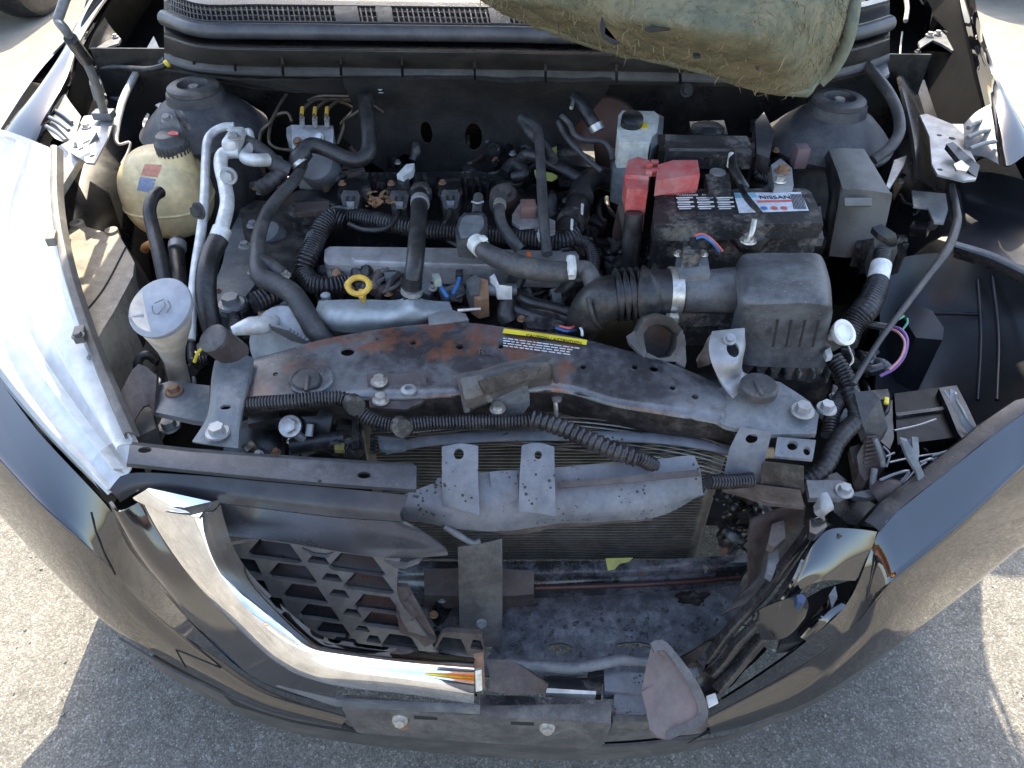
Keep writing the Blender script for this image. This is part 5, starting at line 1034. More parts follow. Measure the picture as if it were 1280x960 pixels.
def sticker(par, name, pts, mat, n=6):
    R = []
    for r in pts: R.append([P(p) for p in r])
    bm = bmesh.new(); 
    A = resamp(R[0], n); B = resamp(R[1], n); rows = [[a_.lerp(b_, k / (n - 1)) for a_, b_ in zip(A, B)] for k in range(n)]
    def proj(p):
        d = (p - CAM).normalized()                       # slide along the sight line onto the tank skin
        for k in range(400):
            t = CAM + d * (.7 + k * .0015); l = t - q
            if (abs(l.x / .0672) ** 2.5 + abs(l.y / .0592) ** 2.5 + abs(l.z / .0732) ** 2.2) < 1: return t
        return p
    G = [[bm.verts.new(proj(p)) for p in r] for r in rows]
    for i in range(n - 1):
        for j in range(n - 1): bm.faces.new((G[i][j], G[i][j + 1], G[i + 1][j + 1], G[i + 1][j]))
    return part(par, name, bm, mat)
sticker(ct, 'warning_sticker', [[(181, 205, .83), (202, 206, .83)], [(176, 219, .83), (197, 222, .83)]], M('red_sticker', (.55, .22, .14), .5, dust=.5, dcol=(.5, .35, .25), dscale=60))
sticker(ct, 'warning_sticker', [[(175, 221, .83), (195, 224, .83)], [(171, 238, .83), (190, 241, .83)]], M('blue_sticker', (.2, .25, .36), .5, dust=.5, dcol=(.45, .45, .5), dscale=120))
tube(ct, 'overflow_hose', [(200, 240, .86), (192, 246, .862), (187, 262, .855), (191, 285, .84), (201, 325, .82), (208, 362, .80)], [.0085, .0085, .0085, .009, .0095, .0095], rubber, seg=14)
tube(ct, 'lower_hose', [(222, 300, .78), (221, 320, .77), (224, 345, .765), (228, 380, .75), (238, 420, .72)], .011, rubber, seg=14); tube(ct, 'hose_clamp', [(222, 304, .779), (221.5, 312, .775)], .0128, steel, sm=False)
tube(ct, 'hose_sleeve', [(196, 302, .815), (183, 308, .79), (181, 312, .78)], .006, M('orange_sleeve', (.45, .2, .06), .5))
# air-conditioning lines
ac = thing('refrigerant_lines', 'pair of white coated metal refrigerant pipes running down beside the cream tank', 'pipes', (262, 400, .70))
tube(ac, 'pipe', [(293, 158, .89), (280, 159, .89), (266, 166, .885), (259, 178, .88), (257, 205, .87), (256, 240, .86), (254, 268, .85), (250, 300, .835), (244, 340, .815), (240, 385, .79), (238, 425, .765)], .0065, whitet, seg=14)
tube(ac, 'pipe', [(300, 190, .885), (288, 190, .885), (278, 194, .882), (276, 208, .878), (281, 230, .87), (284, 255, .862), (278, 282, .85), (274, 298, .84)], .0095, whitet, seg=14)
tube(ac, 'pipe_collar', [(278, 286, .847), (272, 302, .837)], .0125, whitet, sm=False, seg=18)
tube(ac, 'rubber_hose', [(273, 300, .838), (263, 320, .83), (258, 345, .82), (258, 375, .80), (264, 405, .775), (272, 430, .75)], .0132, rubber, seg=18)
bl = box(ac, 'pipe_block', (293, 176, .893), (.022, .055, .022), whitet, bv=.006); bolt(bl, (293, 172, .904), steel, .006); bolt(bl, (286, 220, .885), steel, .008, (0, -1, .3)); bolt(bl, (289, 162, .90), whitet, .004)
tube(ac, 'pipe', [(304, 166, .888), (312, 165, .888), (314, 180, .883), (306, 196, .88), (318, 200, .878), (334, 200, .87)], [.005, .005, .005, .009, .0095, .0095], whitet, seg=12)
tube(ac, 'flexible_pipe', [(330, 196, .868), (345, 203, .86), (350, 215, .85), (338, 228, .84), (326, 235, .83)], .011, rubberg, ribs=.009, seg=14)
bolt(ac, (249, 263, .862), rubberg, .008, (-.5, -.8, .2)); 
# washer filler
wf = thing('washer_filler_neck', 'white funnel shaped washer filler with grey hinged cap', 'filler neck', (225, 480, .66))
wc = P((202, 386, .855)); wb = P((226, 482, .69))
tube(wf, 'funnel', [wc, wc.lerp(wb, .18), wc.lerp(wb, .45), wc.lerp(wb, .65), wb], [.033, .0285, .0165, .0125, .0135], M('funnel_cream', (.62, .56, .48), .42, dust=.5, dcol=(.45, .38, .3), dscale=20, sss=.15), seg=28, sm=True)
cpz = lathe(wf, 'cap', wc, [(.036, -.004), (.0375, 0), (.0375, .004), (.034, .0065), (0, .007)], M('cap_grey', (.27, .29, .33), .5, dust=.4, dcol=(.5, .5, .5)), axis=(-.15, -.45, .9), seg=36)
box(cpz, 'cap_tab', (172, 396, .852), (.016, .014, .006), MATS['cap_grey'], rot=(-.4, 0, .3)); box(cpz, 'cap_tab', (235, 381, .853), (.012, .010, .006), MATS['cap_grey'], rot=(-.4, 0, .3))
ax_ = V((-.15, -.45, .9)).normalized()
for pts in ([(193, 379), (205, 374)], [(190, 382), (192, 391), (200, 393)], [(198, 392), (206, 383), (205, 377)], [(210, 376), (213, 383), (208, 391)]): tube(cpz, 'cap_symbol', [P((x, y, .8635 + (386 - y) * .0006)) for x, y in pts], .0007, steelp, seg=6)
tube(wf, 'cap_strap', [(166, 395, .85), (167, 402, .845), (180, 408, .84), (188, 408, .84)], .0022, brownp, seg=8)
tube(wf, 'reservoir_tube', [(178, 470, .72), (172, 458, .735), (176, 446, .745), (186, 444, .745), (194, 450, .735)], .006, rubber); tube(wf, 'yellow_wire', [(256, 432, .80), (248, 440, .79), (243, 452, .775)], .0022, ylabel, seg=6)
# black resonator box with sunlit top
rb = thing('resonator_box', 'angular black plastic box behind the headlight with barcode sticker', 'box', (120, 420, .58))
M('resonator_plastic', (.06, .05, .05), .5, dust=.95, dcol=(.4, .35, .27), dscale=7, lo=.3, hi=.6, bump=.3)
bx_ = prism(rb, 'box', [(72, 302), (84, 290), (92, 281), (110, 284), (134, 291), (146, 289), (158, 310), (168, 328), (166, 345), (142, 390), (128, 412), (112, 445), (100, 420), (84, 350)], .22, MATS['resonator_plastic'], z=.79, bv=.006)
loft(rb, 'box_side', [[(146, 292, .789), (168, 328, .785), (165, 348, .785), (140, 395, .785), (112, 448, .78)], [(175, 330, .74), (192, 365, .73), (190, 400, .72), (178, 440, .70), (160, 500, .66)]], brownp, n=16, m=3, th=.004)
tube(rb, 'mould_line', [(157, 309, .791), (130, 360, .791), (98, 400, .791)], .0012, dark, seg=6)
lathe(rb, 'peg', (97, 281, .79), [(.010, -.01), (.010, .004), (.005, .005), (.004, .001), (0, .001)], MATS['resonator_plastic']); lathe(rb, 'peg', (140, 290, .79), [(.009, -.01), (.009, .004), (0, .005)], MATS['resonator_plastic'])
bs = loft(rb, 'barcode_sticker', [[(130, 393, .783), (141, 406, .777)], [(110, 427, .777), (122, 442, .768)]], M('grey_sticker', (.35, .34, .35), .5), th=.0006, off=1)
bs.location += V((-.001, -.003, .004))
for k in range(9):
    t_ = (k + 1) / 10.5; a_ = P((131, 398, .7845)).lerp(P((116, 423, .780)), t_); b_ = P((137, 406, .781)).lerp(P((122, 433, .776)), t_)
    tube(bs, 'barcode_line', [a_ + V((-.001, -.004, .0045)), b_ + V((-.001, -.004, .0045))], .0005, inkm, seg=4, sm=False)
# ABS module
ab = thing('brake_modulator', 'silver brake hydraulic block with thin pipes by the firewall', 'modulator', (390, 210, .72))
prism(ab, 'valve_block', [(358, 160, .865), (364, 156, .868), (416, 157, .868), (417, 162, .866), (416, 192, .84), (400, 196, .838), (366, 192, .84), (358, 170, .86)], .06, alu, bv=.002)
lathe(ab, 'motor', (395, 205, .83), [(.03, -.05), (.032, 0), (.028, .01), (.022, .012), (0, .012)], M('grey_blue_motor', (.16, .18, .21), .5, dust=.6), axis=(.0, -.7, .7))
for x in (378, 394, 409):
    tube(ab, 'brake_pipe', [(x, 158, .868), (x - 1, 148, .885), (x - 1, 140, .89), (x + 8, 130, .892), (x + 22, 124, .89), (x + 50, 128, .88), (x + 70, 140, .86)], .0024, copper, seg=8)
    tube(ab, 'pipe_nut', [(x, 157, .87), (x - .5, 147, .886)], .0042, zinc, sm=False, seg=6); tube(ab, 'pipe_flag', [(x - 1, 143, .889), (x, 135, .892)], .0033, yellow, sm=False, seg=8)
for pts in ([(324, 188, .85), (326, 165, .865), (338, 152, .875), (350, 130, .885), (358, 118, .89)], [(365, 152, .872), (360, 142, .88), (350, 142, .88), (340, 150, .87), (336, 175, .86), (345, 185, .85), (366, 188, .845)], [(330, 215, .82), (324, 200, .84), (325, 185, .85)], [(452, 136, .88), (440, 144, .87), (430, 150, .862), (429, 160, .85), (422, 180, .83)], [(455, 120, .89), (430, 120, .892), (400, 120, .892), (385, 126, .89)]): tube(ab, 'brake_pipe', pts, .0026, copper, seg=8)
bolt(ab, (372, 177, .856), rusty, .005, (0, -.7, .7)); bolt(ab, (399, 172, .858), zinc, .005, (0, -.7, .7))
hz = tube(eng, 'heater_hose', [(376, 194, .865), (384, 184, .872), (394, 182, .872), (412, 188, .866), (432, 198, .858), (448, 200, .855), (460, 190, .862), (461, 165, .88), (458, 140, .895), (457, 120, .905)], .0118, rubber, seg=16)
tube(eng, 'heater_elbow', [(372, 208, .85), (374, 198, .862), (382, 188, .87)], [.0125, .0145, .0135], rubber, seg=16); tube(eng, 'hose_clamp', [(374, 202, .858), (377, 206, .854)], .0148, zinc, sm=False)
tube(eng, 'heater_hose', [(306, 178, .88), (318, 184, .878), (332, 194, .87), (345, 206, .86), (362, 214, .85)], .012, rubberg, seg=16)
# brake fluid reservoir
bf = thing('brake_fluid_reservoir', 'white brake fluid reservoir with round black cap below the hood liner', 'reservoir', (798, 215, .72))
M('reservoir_white', (.62, .63, .58), .4, dust=.5, dcol=(.5, .4, .25), dscale=28, sss=.2)
prism(bf, 'tank', [(773, 144), (778, 138), (818, 139), (824, 146), (822, 160), (816, 166), (812, 178), (774, 178), (771, 170)], .05, MATS['reservoir_white'], z=.885, bv=.005)
prism(bf, 'tank_lower', [(778, 182), (812, 182), (808, 200), (784, 200)], .05, MATS['reservoir_white'], z=.85, bv=.004)
prism(bf, 'tank_side', [(818, 140), (830, 146), (828, 176), (814, 186), (812, 176), (820, 160)], .05, steelp, z=.878, bv=.004)
lathe(bf, 'cap', (789, 157, .885), [(.0165, 0), (.017, .008), (.0165, .016), (.014, .018), (0, .0185)], black, axis=(0, -.35, 1))
prism(bf, 'warning_label', [(801, 152), (810, 154), (809, 160), (800, 160)], .0008, ylabel, z=.8862, bv=0)
prism(bf, 'master_cylinder', [(765, 188), (782, 182), (788, 205), (782, 220), (766, 214)], .05, steelp, z=.845, bv=.006); bolt(bf, (770, 192, .846), rusty, .006)
lathe(bf, 'booster', (752, 172, .79), [(.07, -.06), (.075, -.02), (.068, .01), (.04, .03), (0, .035)], M('booster_rust', (.12, .06, .045), .5, dust=.7, dcol=(.1, .09, .085), dscale=14), axis=(0, -1, .3), seg=36)
tube(bf, 'vacuum_hose', [(718, 122, .905), (726, 130, .90), (734, 142, .89), (742, 155, .88), (746, 164, .87)], .0105, rubber, seg=14); tube(bf, 'hose_clamp', [(743, 156, .88), (747, 164, .872)], .0125, zinc, sm=False, seg=14)
tube(bf, 'hose_clamp', [(717, 123, .905), (714, 135, .905)], .003, zinc, seg=6)
tube(bf, 'fluid_pipe', [(702, 145, .89), (712, 155, .885), (718, 168, .878), (730, 175, .872), (752, 177, .868), (762, 186, .86), (766, 200, .85)], .0042, rubberg); tube(bf, 'fluid_pipe', [(698, 152, .88), (704, 165, .872), (715, 180, .865), (735, 200, .85), (752, 214, .84)], .0042, rubberg)
prism(bf, 'hose_guard', [(690, 160), (715, 155), (740, 165), (745, 210), (700, 205)], .04, blackd, z=.80, bv=.008)
# fuse box behind the battery
fb = thing('fuse_box', 'dusty black rectangular fuse box with ribbed lid behind the battery', 'fuse box', (885, 205, .74))
prism(fb, 'base', [(828, 170), (938, 172), (942, 200), (832, 198)], .07, black, z=.865, bv=.003); ld_ = prism(fb, 'lid', [(832, 168), (934, 170), (940, 184), (940, 197), (834, 196), (830, 182)], .018, blackd, z=.882, bv=.003)
prism(ld_, 'lid_face', [(836, 185, .8835), (938, 186, .8835), (938, 189, .883), (836, 188, .883)], .003, taupe, bv=.0008)
prism(fb, 'side_clip', [(822, 168), (834, 168), (834, 190), (824, 188)], .05, black, z=.88, bv=.002); prism(fb, 'side_clip', [(938, 172), (944, 174), (944, 196), (939, 196)], .05, black, z=.875, bv=.002)
lathe(fb, 'round_boss', (885, 160, .87), [(.026, -.03), (.026, 0), (.022, .003), (0, .003)], blackd); prism(fb, 'bracket', [(862, 152), (905, 150), (910, 168), (864, 168)], .03, black, z=.865, bv=.003)
# ------------------------------------------------------------------ battery and air filter side
bt = thing('car_battery', 'dusty black battery with printed warning stickers on its top', 'battery', (920, 340, .64))
bt_top = [(822, 243, .868), (1008, 240, .868), (1027, 270, .868), (1028, 281, .868), (824, 286, .868)]
bb = prism(bt, 'case', [(822, 240), (1006, 238), (1028, 272), (1028, 280), (822, 284)], .20, blackd, z=.862, bv=.003)
prism(bt, 'lid', [(820, 237), (1006, 235), (1014, 240), (1028, 270), (1028, 279), (818, 283), (816, 270)], .022, blackd, z=.872, bv=.003)
prism(bt, 'lid_ledge', [(818, 262), (1026, 258), (1029, 282), (817, 286)], .018, blackd, z=.858, bv=.002)
prism(bt, 'hold_lip', [(820, 294, .835), (1028, 288, .835), (1030, 298, .832), (820, 304, .832)], .012, taupe, bv=.002)
prism(bt, 'tray', [(812, 290), (822, 240), (1010, 238), (1034, 280), (1034, 300), (828, 318), (815, 300)], .10, black, z=.79, bv=.006)
def quad(par, name, q, mat, th=.0004, z=.8735): return prism(par, name, q, th, mat, z=z, bv=0)
wl = quad(bt, 'warning_sticker', [(842, 242), (918, 240), (924, 261), (846, 263)], inkm, .0004, .8728)
for r in range(3):
    for cx_ in range(3): quad(wl, 'printed_text', [(845 + cx_ * 25 + r, 246.5 + r * 5.5), (866 + cx_ * 25 + r, 246 + r * 5.5), (866.5 + cx_ * 25 + r, 247.6 + r * 5.5), (845.5 + cx_ * 25 + r, 248.1 + r * 5.5)], white, .0002, .8731)
    for cx_ in range(3): quad(wl, 'printed_text', [(847 + cx_ * 25 + r, 249.3 + r * 5.5), (862 + cx_ * 25 + r, 249 + r * 5.5), (862 + cx_ * 25 + r, 250 + r * 5.5), (847 + cx_ * 25 + r, 250.3 + r * 5.5)], white, .0002, .8731)
text(wl, 'printed_text', 'WARNING', P((846, 244.6, .8732)), V((1, .02, 0)), V((0, 1, 0)), .006, white); text(wl, 'printed_text', 'AVERTISSEMENT', P((877, 244.2, .8732)), V((1, .02, 0)), V((0, 1, 0)), .0055, white)
ns = quad(bt, 'brand_sticker', [(917, 241), (1001, 240), (1011, 263), (924, 266)], M('sticker_pale', (.6, .63, .68), .45, dust=.35, dcol=(.4, .38, .35), dscale=50), .0004, .8729)
text(ns, 'brand_text', 'NISSAN', P((950, 248.5, .8734)), V((1, .01, 0)), V((0, 1, 0)), .0125, inkm, .0002)
quad(ns, 'red_stripe', [(946, 250.5), (990, 249.5), (991, 252), (947, 253)], redp, .0002, .8733)
for k in range(9): quad(ns, 'barcode_line', [(988 + k * 1.7, 242.5), (988.9 + k * 1.7, 242.5), (993.4 + k * 1.85, 261), (992.4 + k * 1.85, 261)], inkm, .0002, .8733)
for x, mt in ((955, blue), (968, redp), (980, redp), (943, ylabel)): lathe(ns, 'hazard_symbol', (x, 260, .8734), [(.0045, 0), (.0045, .0002), (0, .0002)], mt, seg=16)
quad(ns, 'blue_band', [(917, 241), (944, 241), (946, 247), (919, 247.5)], M('cyan_print', (.2, .4, .5), .5), .0002, .8732)
# hold-down bracket over the battery
hb = loft(bt, 'hold_down', [[(916, 218, .885), (926, 240, .892), (938, 258, .885), (946, 266, .878)], [(922, 216, .887), (932, 238, .894), (946, 256, .887), (954, 266, .88)]], black, n=14, m=2, th=.004)
prism(bt, 'hold_down_foot', [(912, 298, .85), (920, 282, .862), (934, 272, .87), (950, 268, .872), (956, 284, .865), (960, 300, .848), (950, 310, .84), (925, 310, .84)], .006, black, bv=.002, sub=1, jit=(.003, 30))
tube(bt, 'hold_down_rod', [(943, 275, .885), (940, 290, .875), (936, 300, .865)], .0035, zinc); bolt(bt, (935, 301, .857), zinc, .007)
tube(bt, 'earth_cable', [(915, 192, .89), (916, 208, .895), (925, 225, .892), (932, 236, .885)], .006, rubber); tube(bt, 'pale_tag', [(914, 193, .895), (912, 207, .893)], .004, whitep, sm=False)
lathe(bt, 'terminal', (895, 226, .872), [(.012, 0), (.011, .014), (0, .015)], steel); prism(bt, 'terminal_clamp', [(882, 218), (912, 216), (914, 236), (886, 238)], .016, blackd, z=.884, bv=.004)
ec = prism(bt, 'earth_clamp', [(964, 206), (976, 198), (990, 210), (992, 232), (968, 234)], .02, steel, z=.882, bv=.004); bolt(ec, (978, 214, .883), rusty, .007); bolt(ec, (974, 226, .883), zinc, .006); box(bt, 'earth_plug', (1000, 195, .885), (.018, .022, .03), M('plum_plug', (.12, .08, .09), .5), bv=.002)
# red terminal covers
rc = thing('terminal_cover', 'red plastic battery terminal cover reaching down to the black cable', 'cover', (795, 270, .80))
prism(rc, 'cover_top', [(785, 200), (797, 196), (812, 200), (814, 214), (810, 220), (810, 236), (784, 236), (780, 222)], .03, red, z=.90, bv=.003)
prism(rc, 'cover_arm', [(784, 234, .895), (810, 236, .895), (806, 266, .865), (802, 268, .862), (784, 264, .865), (783, 250, .88)], .028, red, bv=.003)
for y in (207, 216): box(rc, 'cover_hinge', (811, y, .903), (.008, .008, .008), red, bv=.001)
prism(rc, 'cover_step', [(782, 218, .903), (811, 220, .903), (811, 225, .90), (781, 223, .90)], .006, red, bv=.001)
tube(rc, 'positive_cable', [(793, 266, .87), (791, 285, .85), (789, 310, .82), (787, 340, .78)], .0125, rubber, seg=14)
prism(rc, 'cable_clip', [(772, 258, .86), (784, 244, .88), (784, 280, .84), (778, 290, .83), (766, 288, .835)], .012, brownp, bv=.002)
rc2 = thing('terminal_cover', 'red boxy fuse link cover lying over the battery edge', 'cover', (848, 230, .86))
prism(rc2, 'cover_top', [(822, 206), (842, 200), (872, 200), (875, 218), (845, 222), (820, 226)], .022, red, z=.902, bv=.003)
prism(rc2, 'cover_front', [(822, 226, .893), (845, 223, .893), (874, 219, .893), (872, 230, .885), (846, 233, .885), (824, 232, .885)], .016, red, bv=.002)
for y in (205, 215): box(rc2, 'cover_hinge', (818, y, .898), (.01, .008, .01), red, bv=.001)
# air filter housing and duct
abm = M('airbox_plastic', (.03, .031, .035), .4, dust=.75, dcol=(.19, .195, .205), dscale=8, bump=.3, bscale=400, lo=.34, hi=.68)
af = thing('air_filter_housing', 'dusty black air filter housing with bellows intake duct and metal clamp', 'air filter', (970, 470, .58))
loft(af, 'lid', [[(918, 338, .845), (925, 322, .856), (940, 317, .858), (1000, 316, .858), (1024, 318, .856), (1032, 330, .848)], [(920, 352, .852), (928, 350, .863), (945, 348, .865), (1000, 345, .865), (1030, 346, .862), (1038, 354, .852)],
                 [(922, 378, .845), (930, 376, .858), (948, 376, .86), (1000, 374, .86), (1030, 376, .858), (1040, 380, .848)], [(918, 392, .82), (930, 392, .836), (950, 393, .838), (1000, 392, .838), (1030, 394, .836), (1040, 396, .826)],
                 [(912, 420, .775), (928, 424, .785), (950, 428, .788), (1000, 430, .788), (1022, 430, .786), (1032, 432, .776)], [(916, 452, .745), (928, 455, .75), (950, 458, .752), (1000, 460, .752), (1022, 460, .75), (1038, 462, .745)]], abm, n=30, m=4, th=.003)
prism(af, 'lid_step', [(890, 392), (918, 388), (925, 400), (925, 452), (905, 455), (893, 440), (900, 415)], .03, blackd, z=.782, bv=.004)
prism(af, 'base', [(916, 452), (1036, 460), (1042, 472), (1020, 478), (930, 470), (912, 462)], .12, black, z=.742, bv=.003)
for k in range(6): box(af, 'clip_rib', (945 + k * 17.5, 464 + k * .8, .744), (.003, .016, .014), blackd, bv=.0006)
for k in range(4): prism(af, 'lid_slot', [(971 + k * 17, 400 + k * .4, .829), (973.2 + k * 17, 400 + k * .4, .829), (967 + k * 16.5, 434, .7925), (964.5 + k * 16.5, 434, .7925)], .004, dark, d=V((0, -.0015, .002)), bv=.0003)
tube(af, 'outlet_tube', [(852, 364, .825), (880, 364, .825), (935, 362, .825)], [.0265, .026, .030], abm, seg=28, sm=False)
prism(af, 'tube_shelf', [(848, 385), (918, 384), (925, 392), (850, 392)], .02, blackd, z=.80, bv=.002)
fs = prism(af, 'flow_sensor', [(846, 320), (884, 318), (888, 342), (850, 344)], .03, steelp, z=.858, bv=.002); prism(fs, 'sensor_connector', [(855, 302), (872, 300), (876, 318), (854, 320)], .022, blackd, z=.875, bv=.002)
prism(fs, 'connector_key', [(862, 297), (870, 296), (871, 304), (863, 305)], .01, dark, z=.878, bv=.001)
for x in (848, 879): bolt(fs, (x, 318, .859), zinc, .004)
for k, mt in ((0, redp), (1, bluew)): tube(fs, 'sensor_wire', [(868 + k * 2, 295 + k * 3, .878), (878 + k, 293 + k * 3, .88), (890, 300 + k * 3, .875), (903 - k * 4, 314 + k, .86)], .0018, mt, seg=6)
cl_ = tube(af, 'clamp_band', [(835, 364, .825), (850, 364, .825)], .0305, zinc, sm=False, seg=32); box(cl_, 'clamp_screw', (840, 398, .81), (.016, .01, .01), zinc, bv=.002)
tube(af, 'duct_cuff', [(806, 367, .824), (815, 366.5, .8245), (850, 364, .825)], [.0335, .029, .0285], rubber, seg=32, sm=False)
for k, x in enumerate((773, 781.5, 790, 799)):
    tube(af, 'bellows_ring', [(x - 4.5, 369.5 - k * .6, .822), (x - 2, 369.3 - k * .6, .822), (x, 369 - k * .6, .822), (x + 2, 368.7 - k * .6, .8225), (x + 4.5, 368.5 - k * .6, .823)], [.027, .0325, .0338, .0325, .027], rubber, seg=32, sm=False)
tube(af, 'bellows_ring', [(803, 368, .823), (805, 368, .8235), (808, 368, .824), (812, 367, .824)], [.03, .036, .036, .03], rubber, seg=32, sm=False)
tube(af, 'duct_elbow', [(770, 370, .822), (758, 374, .82), (745, 382, .81), (735, 394, .79), (730, 405, .765)], [.027, .0285, .0275, .0255, .024], rubber, seg=28)
tube(af, 'elbow_rib', [(735, 372, .838), (742, 398, .815), (752, 410, .79)], .003, rubber, seg=8)
lathe(af, 'cap', (1054, 416, .80), [(.006, -.02), (.008, -.012), (.014, -.006), (.0165, 0), (.0165, .003), (.012, .004), (.010, .001), (0, .001)], whitep, axis=(.35, -.5, .8)); tube(af, 'cap_neck', [(1030, 430, .77), (1042, 424, .78), (1052, 418, .796)], [.014, .013, .009], taupe)
prism(af, 'spring_clip', [(1031, 438), (1038, 434), (1041, 444), (1034, 446)], .008, whitet, z=.778, bv=.001); tube(af, 'clip_wire', [(1060, 432, .76), (1066, 450, .745), (1058, 460, .74)], .0015, zinc, seg=6)
# square air scoop standing on the support
sc = thing('air_intake_scoop', 'grey plastic air scoop with square open mouth beside the bellows', 'air scoop', (825, 450, .78))
so_ = [(795, 418, .815), (806, 398, .838), (822, 393, .842), (840, 397, .838), (853, 412, .822), (858, 430, .80), (846, 452, .785), (826, 452, .785), (806, 446, .79)]
si_ = [(804, 418, .812), (811, 408, .822), (822, 405, .824), (838, 408, .82), (848, 418, .812), (845, 436, .80), (838, 446, .79), (824, 448, .788), (808, 440, .793)]
bm = bmesh.new(); A = [bm.verts.new(P(p)) for p in so_]; B = [bm.verts.new(P(p)) for p in si_]; C_ = [bm.verts.new(P(p) + V((.004, .045, -.035))) for p in si_]; D_ = [bm.verts.new(P(p) + V((.004, .045, -.03))) for p in so_]
for i in range(9):
    j = (i + 1) % 9; bm.faces.new((A[i], A[j], B[j], B[i])); bm.faces.new((B[i], B[j], C_[j], C_[i])); bm.faces.new((A[j], A[i], D_[i], D_[j]))
bm.faces.new(C_)
part(sc, 'mouth', bm, taupe, ang=40)
prism(sc, 'mounting_ear', [(783, 420, .80), (796, 412, .81), (808, 440, .795), (806, 447, .79), (786, 428, .797)], .004, taupe, bv=.001); prism(sc, 'mounting_ear', [(846, 420, .81), (856, 418, .81), (858, 452, .785), (856, 460, .78), (845, 452, .785)], .004, taupe, bv=.001)
# grey control unit cover to the right of the battery
cu = thing('control_unit_cover', 'plain tall grey-brown control unit cover between battery and right strut tower', 'cover', (1075, 290, .66))
cum = M('cover_grey', (.13, .125, .115), .6, dust=.8, dcol=(.17, .165, .15), dscale=14, bump=.2)
loft(cu, 'shell', [[(1036, 187, .885), (1050, 185, .89), (1080, 186, .888)], [(1052, 232, .87), (1072, 231, .876), (1110, 236, .872)], [(1050, 246, .855), (1072, 248, .86), (1114, 252, .855)], [(1036, 320, .77), (1062, 322, .775), (1098, 318, .77)]], cum, n=10, m=3, th=.005, bv=.001)
loft(cu, 'side', [[(1036, 187, .885), (1052, 232, .87), (1049, 248, .853), (1036, 320, .77)], [(1028, 200, .84), (1036, 238, .82), (1034, 256, .80), (1024, 326, .74)]], blackd, n=8, m=1, th=.004)
box(cu, 'bump', (1072, 253, .862), (.038, .012, .006), cum, rot=(.7, 0, 0))
prism(cu, 'foot', [(1075, 284), (1098, 280), (1104, 300), (1092, 314), (1070, 310)], .03, black, z=.80, bv=.003)
# right strut wiring hose and grommet
gh = thing('wiring_conduit', 'black rubber conduit from the cowl grommet curving round the right strut tower', 'conduit', (1078, 75, .93))
lathe(gh, 'grommet', (1077, 76, .935), [(.018, -.02), (.019, 0), (.015, .008), (.009, .012), (.008, .02)], rubberg, axis=(.1, -.8, .5)); tube(gh, 'tube', [(1080, 80, .935), (1092, 92, .93), (1110, 115, .92), (1122, 140, .905), (1124, 165, .89), (1112, 185, .875), (1092, 200, .86)], .0082, rubberg, seg=14)
prism(gh, 'cowl_end_bracket', [(1088, 66), (1105, 66), (1108, 76), (1112, 92), (1100, 100), (1090, 90)], .006, steelp, z=.925, bv=.002)
# right harness: connector, taped conduit, loops
rh = thing('wiring_harness', 'taped black wiring harness with white band running down beside the air filter', 'wiring harness', (1075, 400, .70))
cnn = prism(rh, 'connector', [(1092, 298, .83), (1104, 294, .835), (1120, 300, .83), (1122, 314, .815), (1094, 314, .815)], .04, rubberg, bv=.003)
prism(cnn, 'connector_lever', [(1090, 284, .85), (1102, 280, .855), (1120, 292, .845), (1122, 302, .835), (1114, 302, .835), (1098, 292, .845)], .008, black, bv=.001); prism(cnn, 'connector_body', [(1078, 302, .81), (1092, 298, .82), (1094, 318, .80), (1082, 320, .795)], .03, black, bv=.002); prism(cnn, 'connector_body', [(1120, 304, .82), (1130, 308, .815), (1132, 318, .80), (1122, 322, .80)], .03, black, bv=.002)
tube(rh, 'conduit', [(1104, 315, .815), (1101, 335, .805), (1095, 360, .795), (1083, 385, .785), (1066, 405, .77), (1058, 430, .755)], [.0115, .0115, .0145, .0165, .0155, .013], loom, seg=16, ribs=.0042, amp=.0008)
tube(rh, 'white_tape', [(1101.5, 331, .808), (1097.5, 350, .80)], .0135, white, sm=False, seg=16)
tube(rh, 'conduit', [(1050, 470, .745), (1058, 485, .74), (1050, 500, .735), (1040, 520, .73), (1036, 545, .72)], .0085, loom, ribs=.004)
tube(rh, 'conduit', [(1062, 488, .75), (1070, 505, .745), (1070, 525, .735), (1056, 540, .73), (1044, 556, .72), (1036, 575, .71), (1024, 590, .70), (1008, 600, .69)], .0105, rubber, ribs=.006, amp=.0006)
tube(rh, 'conduit', [(1042, 448, .76), (1052, 462, .755), (1060, 478, .75), (1064, 492, .745)], .010, loom, ribs=.005)
tube(rh, 'purple_wire', [(1112, 408, .77), (1126, 412, .775), (1134, 425, .772), (1130, 445, .765), (1118, 460, .755), (1100, 470, .745)], .0022, purplew, seg=6); tube(rh, 'pink_wire', [(1108, 410, .77), (1122, 415, .776), (1131, 428, .774), (1126, 447, .766), (1112, 462, .756)], .0016, M('pink_wire', (.5, .25, .25), .5), seg=6)
tube(rh, 'green_wire', [(1108, 408, .77), (1118, 402, .775), (1130, 395, .778)], .0016, greenw, seg=6); tube(rh, 'green_wire', [(1128, 412, .77), (1134, 404, .775), (1134, 398, .775)], .0014, greenw, seg=6)
tube(rh, 'taped_end', [(1084, 405, .77), (1096, 407, .772), (1110, 409, .772)], .005, rubber)
hw = tube(None, 'hood_release_cable', [(1190, 232, .845), (1196, 262, .84), (1196, 280, .835), (1184, 312, .825), (1160, 345, .812), (1130, 385, .80), (1100, 425, .785), (1066, 480, .765)], [.0042, .0046, .0058, .0062, .0045, .004, .0036, .0036], rubberg, seg=10)
tagged(hw, 'long thin black hood release cable slanting across the right wheel arch', 'cable')
